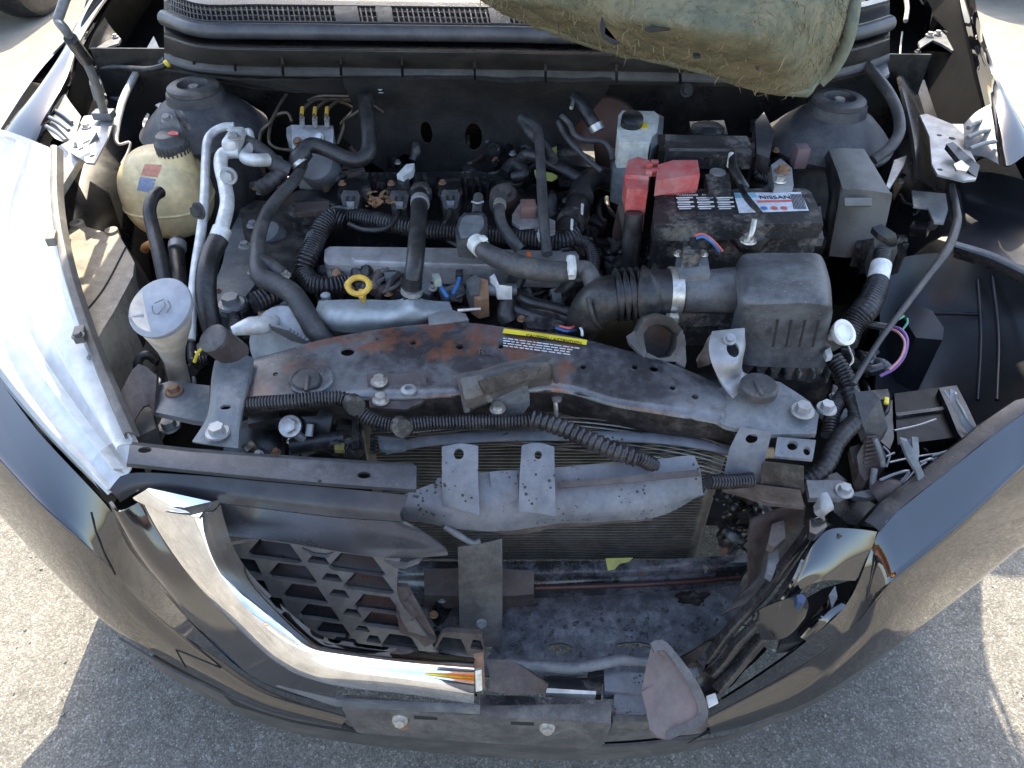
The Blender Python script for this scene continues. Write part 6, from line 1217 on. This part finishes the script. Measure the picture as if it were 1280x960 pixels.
# horn / sensor module with grey cap and finned body
md_ = thing('finned_module', 'grey capped sensor module with finned brown body hanging in the right corner', 'module', (1090, 605, .62))
prism(md_, 'cap', [(1068, 490, .765), (1090, 488, .768), (1100, 498, .765), (1110, 535, .735), (1104, 542, .73), (1082, 541, .73), (1078, 530, .74)], .016, rubberg, bv=.004)
fbm = prism(md_, 'body', [(1084, 544, .725), (1096, 543, .725), (1108, 570, .70), (1106, 582, .69), (1092, 590, .685), (1082, 602, .68), (1074, 590, .69), (1071, 570, .705)], .025, brownp, bv=.002)
for k in range(9): tube(fbm, 'fin', [(1080 - k * .6 + 3, 547 + k * 5.2, .7275 - k * .005), (1096 + k * 1.2, 545 + k * 4.6, .7275 - k * .005)], .0016, brownp, seg=6, sm=False)
tube(fbm, 'edge_rail', [(1093, 548, .732), (1100, 566, .718), (1104, 582, .70)], .0032, steelp, seg=8); tube(md_, 'stem', [(1093, 586, .69), (1091, 604, .68), (1092, 616, .67)], .004, steelp); prism(md_, 'foot', [(1064, 616), (1086, 612), (1100, 610), (1100, 618), (1084, 622), (1068, 620)], .008, steelp, z=.672, bv=.002)
# broken lamp bits
sh = thing('broken_lamp_bracket', 'splintered grey lamp bracket sticking up from the right bumper edge', 'fragment', (1152, 610, .68))
prism(sh, 'plate', [(1125, 546, .745), (1134, 548, .742), (1141, 560, .738), (1140, 545, .746), (1148, 546, .744), (1149, 566, .73), (1148, 576, .725), (1160, 604, .70), (1152, 614, .695), (1146, 590, .715), (1134, 572, .728)], .004, steelp, bv=.0008, jit=(.001, 60))
gm = M('clear_shard', (.22, .24, .26), .12, spec=.7)
random.seed(5)
for k, (pts, lb) in enumerate(([[(1100, 600), (1120, 592), (1136, 590), (1118, 612)], 'long bent pale strip of broken plastic under the splintered bracket'], [[(1165, 570), (1205, 558), (1208, 561), (1168, 574)], 'straight grey strip of broken trim against the right bumper edge'], [[(1150, 578), (1166, 574), (1168, 590), (1166, 602)], 'curled thin broken trim loop beside the bumper edge'])):
    o = tube(None, 'broken_strip', [(x, y, .715 - (y - 560) * .0006) for x, y in pts], .0018, gm if k != 1 else steelp, seg=6)
    tagged(o, lb, 'fragment')
for k in range(16):
    x, y = random.uniform(1098, 1160), random.uniform(545, 610); z_ = .68 - (y - 545) * .0004; a_ = random.random() * 3
    prism(car, 'glass_splinter', [(x, y, z_), (x + 9 * math.cos(a_), y + 4 * math.sin(a_), z_ + .01), (x + 14 * math.cos(a_ + .2), y + 8 * math.sin(a_ + .2), z_), (x + 2, y + 2, z_)], .002, gm, bv=0)
# black box and ducts under the right corner
bx = thing('ballast_box', 'shiny black rectangular box wedged behind the right bumper edge', 'box', (1150, 530, .60))
prism(bx, 'box', [(1118, 492), (1190, 482), (1206, 545), (1122, 556)], .08, M('satin_black', (.006, .006, .008), .42, spec=.2), z=.69, bv=.003); prism(bx, 'lip', [(1120, 516), (1180, 508), (1181, 512), (1121, 520)], .004, blackd, z=.694, bv=.001)
box(bx, 'yellow_tag', (1108, 501, .735), (.006, .012, .004), ylabel, rot=(0, 0, -.4)); prism(bx, 'socket', [(1088, 488), (1110, 486), (1112, 498), (1094, 500)], .03, black, z=.735, bv=.002)
prism(car, 'corner_liner', [(1045, 612), (1072, 618), (1110, 640), (1122, 642), (1098, 660), (1060, 655), (1042, 640)], .03, black, z=.64, bv=.004); tube(car, 'corner_duct', [(1095, 618, .67), (1112, 612, .68), (1124, 618, .675)], .014, brownp)
loft(car, 'arch_flap', [[(1186, 485, .75), (1194, 490, .748), (1196, 500, .745)], [(1190, 505, .735), (1200, 515, .73), (1208, 525, .725)], [(1200, 530, .715), (1210, 540, .71), (1232, 545, .71)]], gm, n=8, m=4, th=.002, jit=(.004, 40))
# front harness along the support
fh = thing('front_wiring_loom', 'ribbed black wiring loom drooping across the front of the radiator', 'wiring loom', (600, 530, .72))
tube(fh, 'loom', [(312, 505, .785), (360, 502, .79), (410, 498, .79), (432, 500, .788), (446, 513, .78), (470, 527, .772), (500, 532, .768), (540, 529, .768), (600, 527, .77), (650, 526, .77), (672, 524, .768), (700, 535, .762), (735, 550, .757), (770, 564, .752), (805, 575, .742), (822, 588, .715), (830, 604, .69)], .0078, loom, ribs=.0036, amp=.0011, seg=14)
tube(fh, 'loom', [(665, 523, .775), (690, 530, .772), (720, 542, .768), (760, 560, .762), (795, 572, .755)], .0098, loom, ribs=.007, amp=.0012); tube(fh, 'loom', [(885, 602, .735), (910, 602, .73), (940, 600, .725)], .0075, loom, ribs=.0036)
for p in ((440, 503, .79), (499, 531, .772)): tube(fh, 'tie', [(p[0], p[1], p[2]), (p[0] + 5, p[1] + 5, p[2] + .004)], .011, blackd, sm=False)
tube(fh, 'tie_tail', [(498, 536, .77), (500, 542, .765)], .003, loom)
# stuff left of the radiator below the support
gp = thing('horn_and_brackets', 'dark bracket with bolts and horn under the left end of the radiator support', 'bracket', (390, 560, .60))
prism(gp, 'bracket', [(310, 516, .74), (345, 504, .75), (350, 522, .745), (395, 520, .745), (402, 508, .752), (416, 518, .748), (412, 540, .735), (310, 530, .735)], .006, shell, bv=.001)
bolt(gp, (363, 533, .742), zinc, .009, (0, -.6, .8)); tube(gp, 'stud', [(388, 530, .745), (386, 545, .735)], .0045, steel, sm=False); tube(gp, 'stud', [(368, 540, .735), (380, 550, .725)], .0055, steelp, sm=False)
lathe(gp, 'horn', (318, 560, .70), [(.035, -.02), (.04, -.01), (.036, 0), (.03, .002), (.02, .008), (0, .009)], shell, axis=(.1, -.6, .8)); tube(gp, 'duct', [(365, 558, .715), (400, 552, .72), (430, 548, .72)], .011, rubber)
for q, mt in (([(418, 545), (430, 544), (430, 562), (418, 562)], ylabel), ([(440, 520), (448, 520), (448, 560), (440, 560)], blackd), ([(428, 548), (446, 546), (446, 552), (428, 554)], blackd)): prism(gp, 'clip', q, .006, mt if mt is not ylabel else M('ochre_clip', (.25, .2, .06), .5), z=.725, bv=.001)
for k in range(6): box(gp, 'rack_tooth', (466, 545 + k * 4, .72), (.006, .003, .004), blackd, bv=.0004)

# dark tangle between condenser and right bumper rail
random.seed(31)
tg = thing('tangled_pipes', 'dark tangle of broken pipes and brackets to the right of the condenser', 'pipes', (920, 690, .45))
for k in range(22):
    x, y = random.uniform(893, 950), random.uniform(612, 690); z_ = .66 - (y - 612) * .0018 - random.random() * .03
    a_ = random.uniform(-1.2, 1.2); L_ = random.uniform(12, 40)
    tube(tg, 'pipe', [(x, y, z_), (x + L_ * .5 * math.cos(a_) + random.uniform(-5, 5), y + L_ * .5 * math.sin(a_), z_ + .012), (x + L_ * math.cos(a_), y + L_ * math.sin(a_), z_ - .01)], random.choice((.002, .003, .005, .007)), random.choice((rubber, black, paintr, steelp, soot)), seg=8)
for k in range(9):
    x, y = random.uniform(895, 950), random.uniform(615, 685)
    box(tg, 'bracket', (x, y, .62 - (y - 612) * .0016), (random.uniform(.01, .03), random.uniform(.008, .02), random.uniform(.01, .03)), random.choice((black, paintr, brownp, rusty)), rot=(random.uniform(-.6, .6), random.uniform(-.6, .6), random.uniform(-1, 1)), bv=.002)

random.seed(41)
rc3 = thing('torn_lamp_mount', 'heap of shiny black torn plastic brackets in the empty right headlight cavity', 'fragments', (1150, 600, .58))
for k in range(60):
    x, y = random.uniform(1092, 1210), random.uniform(505, 616)
    if y > 690 - (x - 1040) * .72 - 25: continue
    z_ = .64 - (y - 510) * .0006 + random.uniform(-.02, .015); a_ = random.uniform(-.6, .6)
    if k % 2: box(rc3, 'bracket', (x, y, z_), (random.uniform(.02, .055), random.uniform(.006, .02), random.uniform(.003, .02)), random.choice((black, MATS['satin_black'], paintr, shell)), rot=(random.uniform(-.7, .7), random.uniform(-.5, .5), random.uniform(-1, 1)), bv=.0015)
    else: tube(rc3, 'wire', [(x, y, z_), (x + 14 * math.cos(a_), y + 10 * math.sin(a_) + 4, z_ + .012), (x + 30 * math.cos(a_), y + 24 * math.sin(a_), z_)], random.choice((.0015, .0022, .004)), random.choice((rubber, MATS['satin_black'], gm)), seg=6)

sat = MATS['satin_black']
for q, z_, mt in (([(1112, 556), (1172, 546), (1178, 566), (1118, 578)], .665, sat), ([(1176, 486), (1196, 482), (1222, 536), (1238, 548), (1208, 556), (1196, 540)], .70, black), ([(1090, 508), (1116, 500), (1120, 545), (1112, 560), (1098, 548)], .69, black), ([(1106, 580), (1150, 574), (1132, 612), (1104, 618)], .64, shell),
                  ([(1060, 560), (1074, 552), (1082, 604), (1070, 612)], .66, black), ([(1160, 575), (1196, 560), (1184, 584), (1166, 598)], .66, sat), ([(1022, 600), (1046, 590), (1060, 600), (1030, 612)], .68, shell), ([(1064, 625), (1112, 618), (1116, 632), (1090, 648), (1066, 640)], .62, sat)):
    prism(rc3, 'torn_panel', q, .012, mt, z=z_, bv=.0012, sub=1, jit=(.004, 35))
for pts in ([(1118, 538), (1146, 532), (1170, 524)], [(1112, 578), (1140, 572), (1176, 566)], [(1180, 488), (1198, 515), (1212, 545)], [(1104, 558), (1112, 568), (1108, 584)], [(1128, 606), (1146, 586), (1158, 578)], [(1090, 560), (1100, 572), (1118, 566)]):
    tube(rc3, 'bright_edge', [(x, y, .712 - (y - 520) * .0005) for x, y in pts], .0013, gm, seg=6)
# streaks and creases on the arch
for pts in ([(1222, 350, .73), (1226, 420, .69), (1222, 500, .65)], [(1240, 345, .74), (1248, 420, .70), (1246, 500, .67)], [(1150, 392, .70), (1190, 392, .69), (1222, 393, .69)]):
    tube(car, 'liner_crease', pts, .003, linm, seg=8)
# ------------------------------------------------------------------ the person taking the picture (mirrored in the chrome and black paint)
def skin(par, name, verts, edges, radii, mat, sub=2, root=0):
    b = wloc(par) if par else V((0, 0, 0))
    me = bpy.data.meshes.new(name); me.from_pydata([tuple(V(v) - b) for v in verts], edges, [])
    o = bpy.data.objects.new(name, me); COL.objects.link(o)
    if par: o.parent = par
    md = o.modifiers.new('s', 'SKIN'); md.use_smooth_shade = True
    for i, sv in enumerate(me.skin_vertices[0].data):
        r = radii[i]; sv.radius = r if isinstance(r, tuple) else (r, r); sv.use_root = i == root
    o.modifiers.new('u', 'SUBSURF').levels = sub; o.modifiers['u'].render_levels = sub
    dg = bpy.context.evaluated_depsgraph_get(); dg.update(); nm = bpy.data.meshes.new_from_object(o.evaluated_get(dg)); o.modifiers.clear(); o.data = nm
    nm.materials.clear(); nm.materials.append(mat); nm.shade_smooth()
    return o
skinm = M('skin', (.42, .24, .16), .5, sss=.1); jack = M('orange_jacket', (.75, .16, .03), .8, dust=.3, dcol=(.5, .15, .05), bump=.3, bscale=90); trou = M('dark_trousers', (.03, .035, .05), .85, bump=.3)
hiv = M('yellow_band', (.8, .7, .05), .6); hairm = M('dark_hair', (.02, .014, .01), .6)
pe = thing('person', 'person in orange jacket with yellow band and dark trousers holding up a phone', 'person', V((0, -.56, 0)))
J = {'pel': (0, -.56, .95), 'wai': (0, -.55, 1.10), 'che': (0, -.54, 1.32), 'nec': (0, -.53, 1.50), 'hd0': (0, -.50, 1.60), 'hd1': (0, -.49, 1.72)}
vs_ = [J['pel'], J['wai'], J['che'], J['nec'], J['hd0'], J['hd1']]; ed = [(0, 1), (1, 2), (2, 3), (3, 4), (4, 5)]; ra = [(.15, .11), (.135, .10), (.16, .11), .055, (.075, .09), (.07, .085)]
for s in (-1, 1):
    i = len(vs_)
    vs_ += [(s * .17, -.54, 1.43), (s * .25, -.42, 1.20), (s * .12, -.16, 1.31), (s * .085, -.10, 1.345)]; ra += [.062, .048, .034, .028]; ed += [(2, i), (i, i + 1), (i + 1, i + 2), (i + 2, i + 3)]
    i = len(vs_)
    vs_ += [(s * .10, -.56, .86), (s * .12, -.54, .48), (s * .13, -.57, .09), (s * .14, -.45, .03)]; ra += [.085, .06, .042, (.045, .03)]; ed += [(0, i), (i, i + 1), (i + 1, i + 2), (i + 2, i + 3)]
body = skin(pe, 'body', vs_, ed, ra, skinm)
jv = [(0, -.56, .90), (0, -.55, 1.10), (0, -.54, 1.32), (0, -.53, 1.47)]; je = [(0, 1), (1, 2), (2, 3)]; jr = [(.19, .14), (.175, .135), (.195, .14), .075]
for s in (-1, 1):
    i = len(jv); jv += [(s * .18, -.54, 1.42), (s * .26, -.42, 1.19), (s * .135, -.19, 1.30)]; jr += [.085, .068, .05]; je += [(2, i), (i, i + 1), (i + 1, i + 2)]
jk = skin(pe, 'jacket', jv, je, jr, jack)
tv = [(0, -.56, .93)]; te = []; tr_ = [(.17, .125)]
for s in (-1, 1):
    i = len(tv); tv += [(s * .10, -.56, .82), (s * .12, -.54, .48), (s * .13, -.57, .10)]; tr_ += [.105, .078, .065]; te += [(0, i), (i, i + 1), (i + 1, i + 2)]
skin(pe, 'trousers', tv, te, tr_, trou)
for z_ in (1.08, 1.26): lathe(jk, 'yellow_band', V((0, -.545, z_)), [(.175, -.03), (.18, -.028), (.18, .028), (.175, .03)], hiv, sx=1.12)
for s in (-1, 1):
    for k in range(4):      # fingers curled round the phone edges
        z_ = 1.385 - k * .017
        skin(pe, 'finger', [(s * .088, -.085, z_ - .02), (s * .090, -.055 - .002 * k, z_ - .005), (s * .080, -.040, z_), (s * .066, -.036, z_ + .001)], [(0, 1), (1, 2), (2, 3)], [.010, .009, .008, .007], skinm, 1)
    skin(pe, 'thumb', [(s * .085, -.10, 1.34), (s * .075, -.085, 1.365), (s * .055, -.072, 1.385)], [(0, 1), (1, 2)], [.013, .011, .009], skinm, 1)
bm = bmesh.new(); bmesh.ops.create_uvsphere(bm, u_segments=24, v_segments=16, radius=1)
bmesh.ops.delete(bm, geom=[v for v in bm.verts if v.co.z < -.1 and v.co.y > -.2], context='VERTS')
for v in bm.verts: v.co = V((v.co.x * .098, v.co.y * .115 - .50, v.co.z * .10 + 1.70)) + mnoise.noise_vector(v.co * 6) * .006
part(pe, 'hair', bm, hairm)
for s in (-1, 1): lathe(pe, 'eye', V((s * .03, -.395, 1.665)), [(.011, -.004), (.011, 0), (.006, .004), (0, .005)], white, axis=(0, 1, 0), seg=12); lathe(pe, 'ear', V((s * .085, -.49, 1.655)), [(.03, -.006), (.03, 0), (.02, .006), (0, .006)], skinm, axis=(s, 0, 0), seg=16)
skin(pe, 'nose', [(0, -.41, 1.665), (0, -.39, 1.64), (0, -.385, 1.625)], [(0, 1), (1, 2)], [.008, .011, .013], skinm, 1)
box(pe, 'mouth', V((0, -.408, 1.59)), (.045, .006, .008), redp, bv=.002)
tagged(box(None, 'phone', V((0, -.055, 1.355)), (.155, .009, .075), black, rot=(-PITCH, 0, 0), bv=.003), 'black phone held up in both hands by the person in orange', 'phone')

# ------------------------------------------------------------------ neighbours in the yard (a tyre and two shadows show)
def parked(name, label, x, y, s, col):
    c = thing(name, label, 'car', V((x, y, 0)), 'cars parked further back in the yard')
    m_ = M("parked_car_paint_%d" % len(MATS), col, .12, ior=1.8, rvar=.03)
    St = [(0, .30, .62, .70), (.12, .24, .78, .80), (.9, .24, .95, .86), (1.15, .24, 1.0, .86), (1.9, .24, 1.45, .86), (2.6, .24, 1.52, .86), (3.6, .24, 1.45, .86), (4.2, .3, 1.0, .84), (4.3, .35, .7, .75)]
    rows = []
    for dy, zb, zt, hw in St:
        sec = []
        for ax, az in ((-1, 0), (-1.0, .45), (-.93, .62), (-.72, .97), (-.4, 1.0), (0, 1.0), (.4, 1.0), (.72, .97), (.93, .62), (1.0, .45), (1, 0)):
            sec.append(V((x + ax * hw, y + dy, zb + (zt - zb) * az)))
        rows.append(sec)
    loft(c, 'body', rows, m_, n=24, m=4, th=.01)
    for wy in (.62, 3.4):
        for sd in (-1, 1):
            t_ = lathe(c, 'tyre', V((x + sd * .84, y + wy, .32)), [(.20, -.10), (.28, -.105), (.315, -.085), (.325, -.05), (.325, .05), (.315, .085), (.28, .105), (.20, .1)], rubber, axis=(1, 0, 0), seg=40)
            lathe(t_, 'rim', V((x + sd * .84, y + wy, .32)), [(0, -.08), (.06, -.08), (.19, -.1), (.21, -.1), (.21, .1), (.19, .1), (.06, .08), (0, .08)], steel, axis=(1, 0, 0), seg=32)
    for sd in (-1, 1): loft(c, 'side_window', [VV((x + sd * .74, y + 1.75, 1.25), (x + sd * .76, y + 2.5, 1.32), (x + sd * .76, y + 3.4, 1.3)), VV((x + sd * .84, y + 1.45, 1.0), (x + sd * .85, y + 2.5, 1.0), (x + sd * .85, y + 3.5, 1.0))], glass, n=8, th=.004)
parked('parked_car', 'parked car at the left whose dark tyre shows at the top left corner', -3.63, 4.15, 1, (.25, .26, .28))
parked('parked_car', 'parked car at the right that only casts its shadow on the concrete', 3.55, 5.0, -1, (.3, .05, .04))

# ------------------------------------------------------------------ small hoses, plugs and fasteners filling the gaps of the bay
random.seed(57)
def clutter(par, x0, y0, x1, y1, z, nt, nb, mats, rr=(.003, .004, .006, .008)):
    for k in range(nt):
        x, y = random.uniform(x0, x1), random.uniform(y0, y1); a_ = random.uniform(0, 6.28); L_ = random.uniform(18, 50); zz = z + random.uniform(-.02, .02)
        q = [(min(x1, max(x0, x + L_ * t * math.cos(a_ + t * .8))), min(y1, max(y0, y + L_ * t * math.sin(a_ + t * .8))), zz + random.uniform(-.008, .008)) for t in (0, .35, .7, 1)]
        r = random.choice(rr)
        if len({(round(p[0]), round(p[1])) for p in q}) < 4: continue
        tube(par, 'hose' if r > .004 else 'wire', q, r, random.choice(mats), seg=8, ribs=.004 if r > .005 and random.random() < .5 else 0, amp=.0008)
    for k in range(nb):
        x, y = random.uniform(x0, x1), random.uniform(y0, y1); zz = z + random.uniform(-.015, .015)
        b_ = box(par, 'connector', (x, y, zz), (random.uniform(.01, .025), random.uniform(.01, .02), random.uniform(.012, .025)), random.choice(mats), rot=(random.uniform(-.5, .5), random.uniform(-.4, .4), random.uniform(-1, 1)), bv=.002)
        if random.random() < .5: bolt(par, (x + random.uniform(-8, 8), y + random.uniform(-6, 6), zz + .012), random.choice((zinc, steel, rusty)), .004)
dk = (rubber, loom, blackd, black, grimy, rubberg, brownp)
clutter(eng, 690, 225, 780, 330, .765, 14, 10, dk); clutter(eng, 735, 300, 830, 345, .74, 8, 6, dk); clutter(eng, 640, 330, 740, 405, .755, 14, 9, dk + (steelp,))
clutter(eng, 425, 128, 520, 212, .78, 7, 4, dk); clutter(eng, 585, 170, 700, 230, .79, 12, 8, dk + (steelp,)); clutter(eng, 300, 200, 400, 250, .775, 8, 6, dk)
clutter(eng, 265, 300, 330, 430, .735, 8, 8, dk + (steelp,)); clutter(eng, 400, 338, 600, 372, .772, 14, 12, dk + (steelp, rusty))
clutter(car, 78, 205, 160, 285, .74, 6, 5, (shell, black, rubber)); clutter(car, 165, 330, 200, 480, .66, 6, 4, (shell, rubber, brownp, blackd)); clutter(car, 240, 430, 265, 500, .70, 4, 3, (rubber, steelp))
clutter(car, 310, 525, 470, 565, .70, 10, 8, (shell, rubber, black, steelp)); clutter(car, 940, 150, 985, 232, .82, 6, 6, (black, blackd, rubber, steelp)); clutter(car, 1030, 440, 1110, 520, .69, 10, 7, (black, rubber, loom, steelp))
clutter(car, 1125, 180, 1165, 290, .77, 5, 4, (shell, black, rubber)); clutter(car, 1085, 300, 1130, 330, .74, 4, 4, (black, blackd)); clutter(car, 500, 745, 570, 815, .43, 5, 5, (black, shell, brownp))
prism(fb if False else car, 'relay_cover', [(944, 152), (955, 140), (968, 165), (962, 198), (946, 192)], .05, rubberg, z=.872, bv=.003)
prism(car, 'wiper_bracket', [(1118, 200, .83), (1134, 194, .835), (1130, 206, .83), (1112, 236, .81), (1108, 232, .812)], .004, whitet, bv=.001)
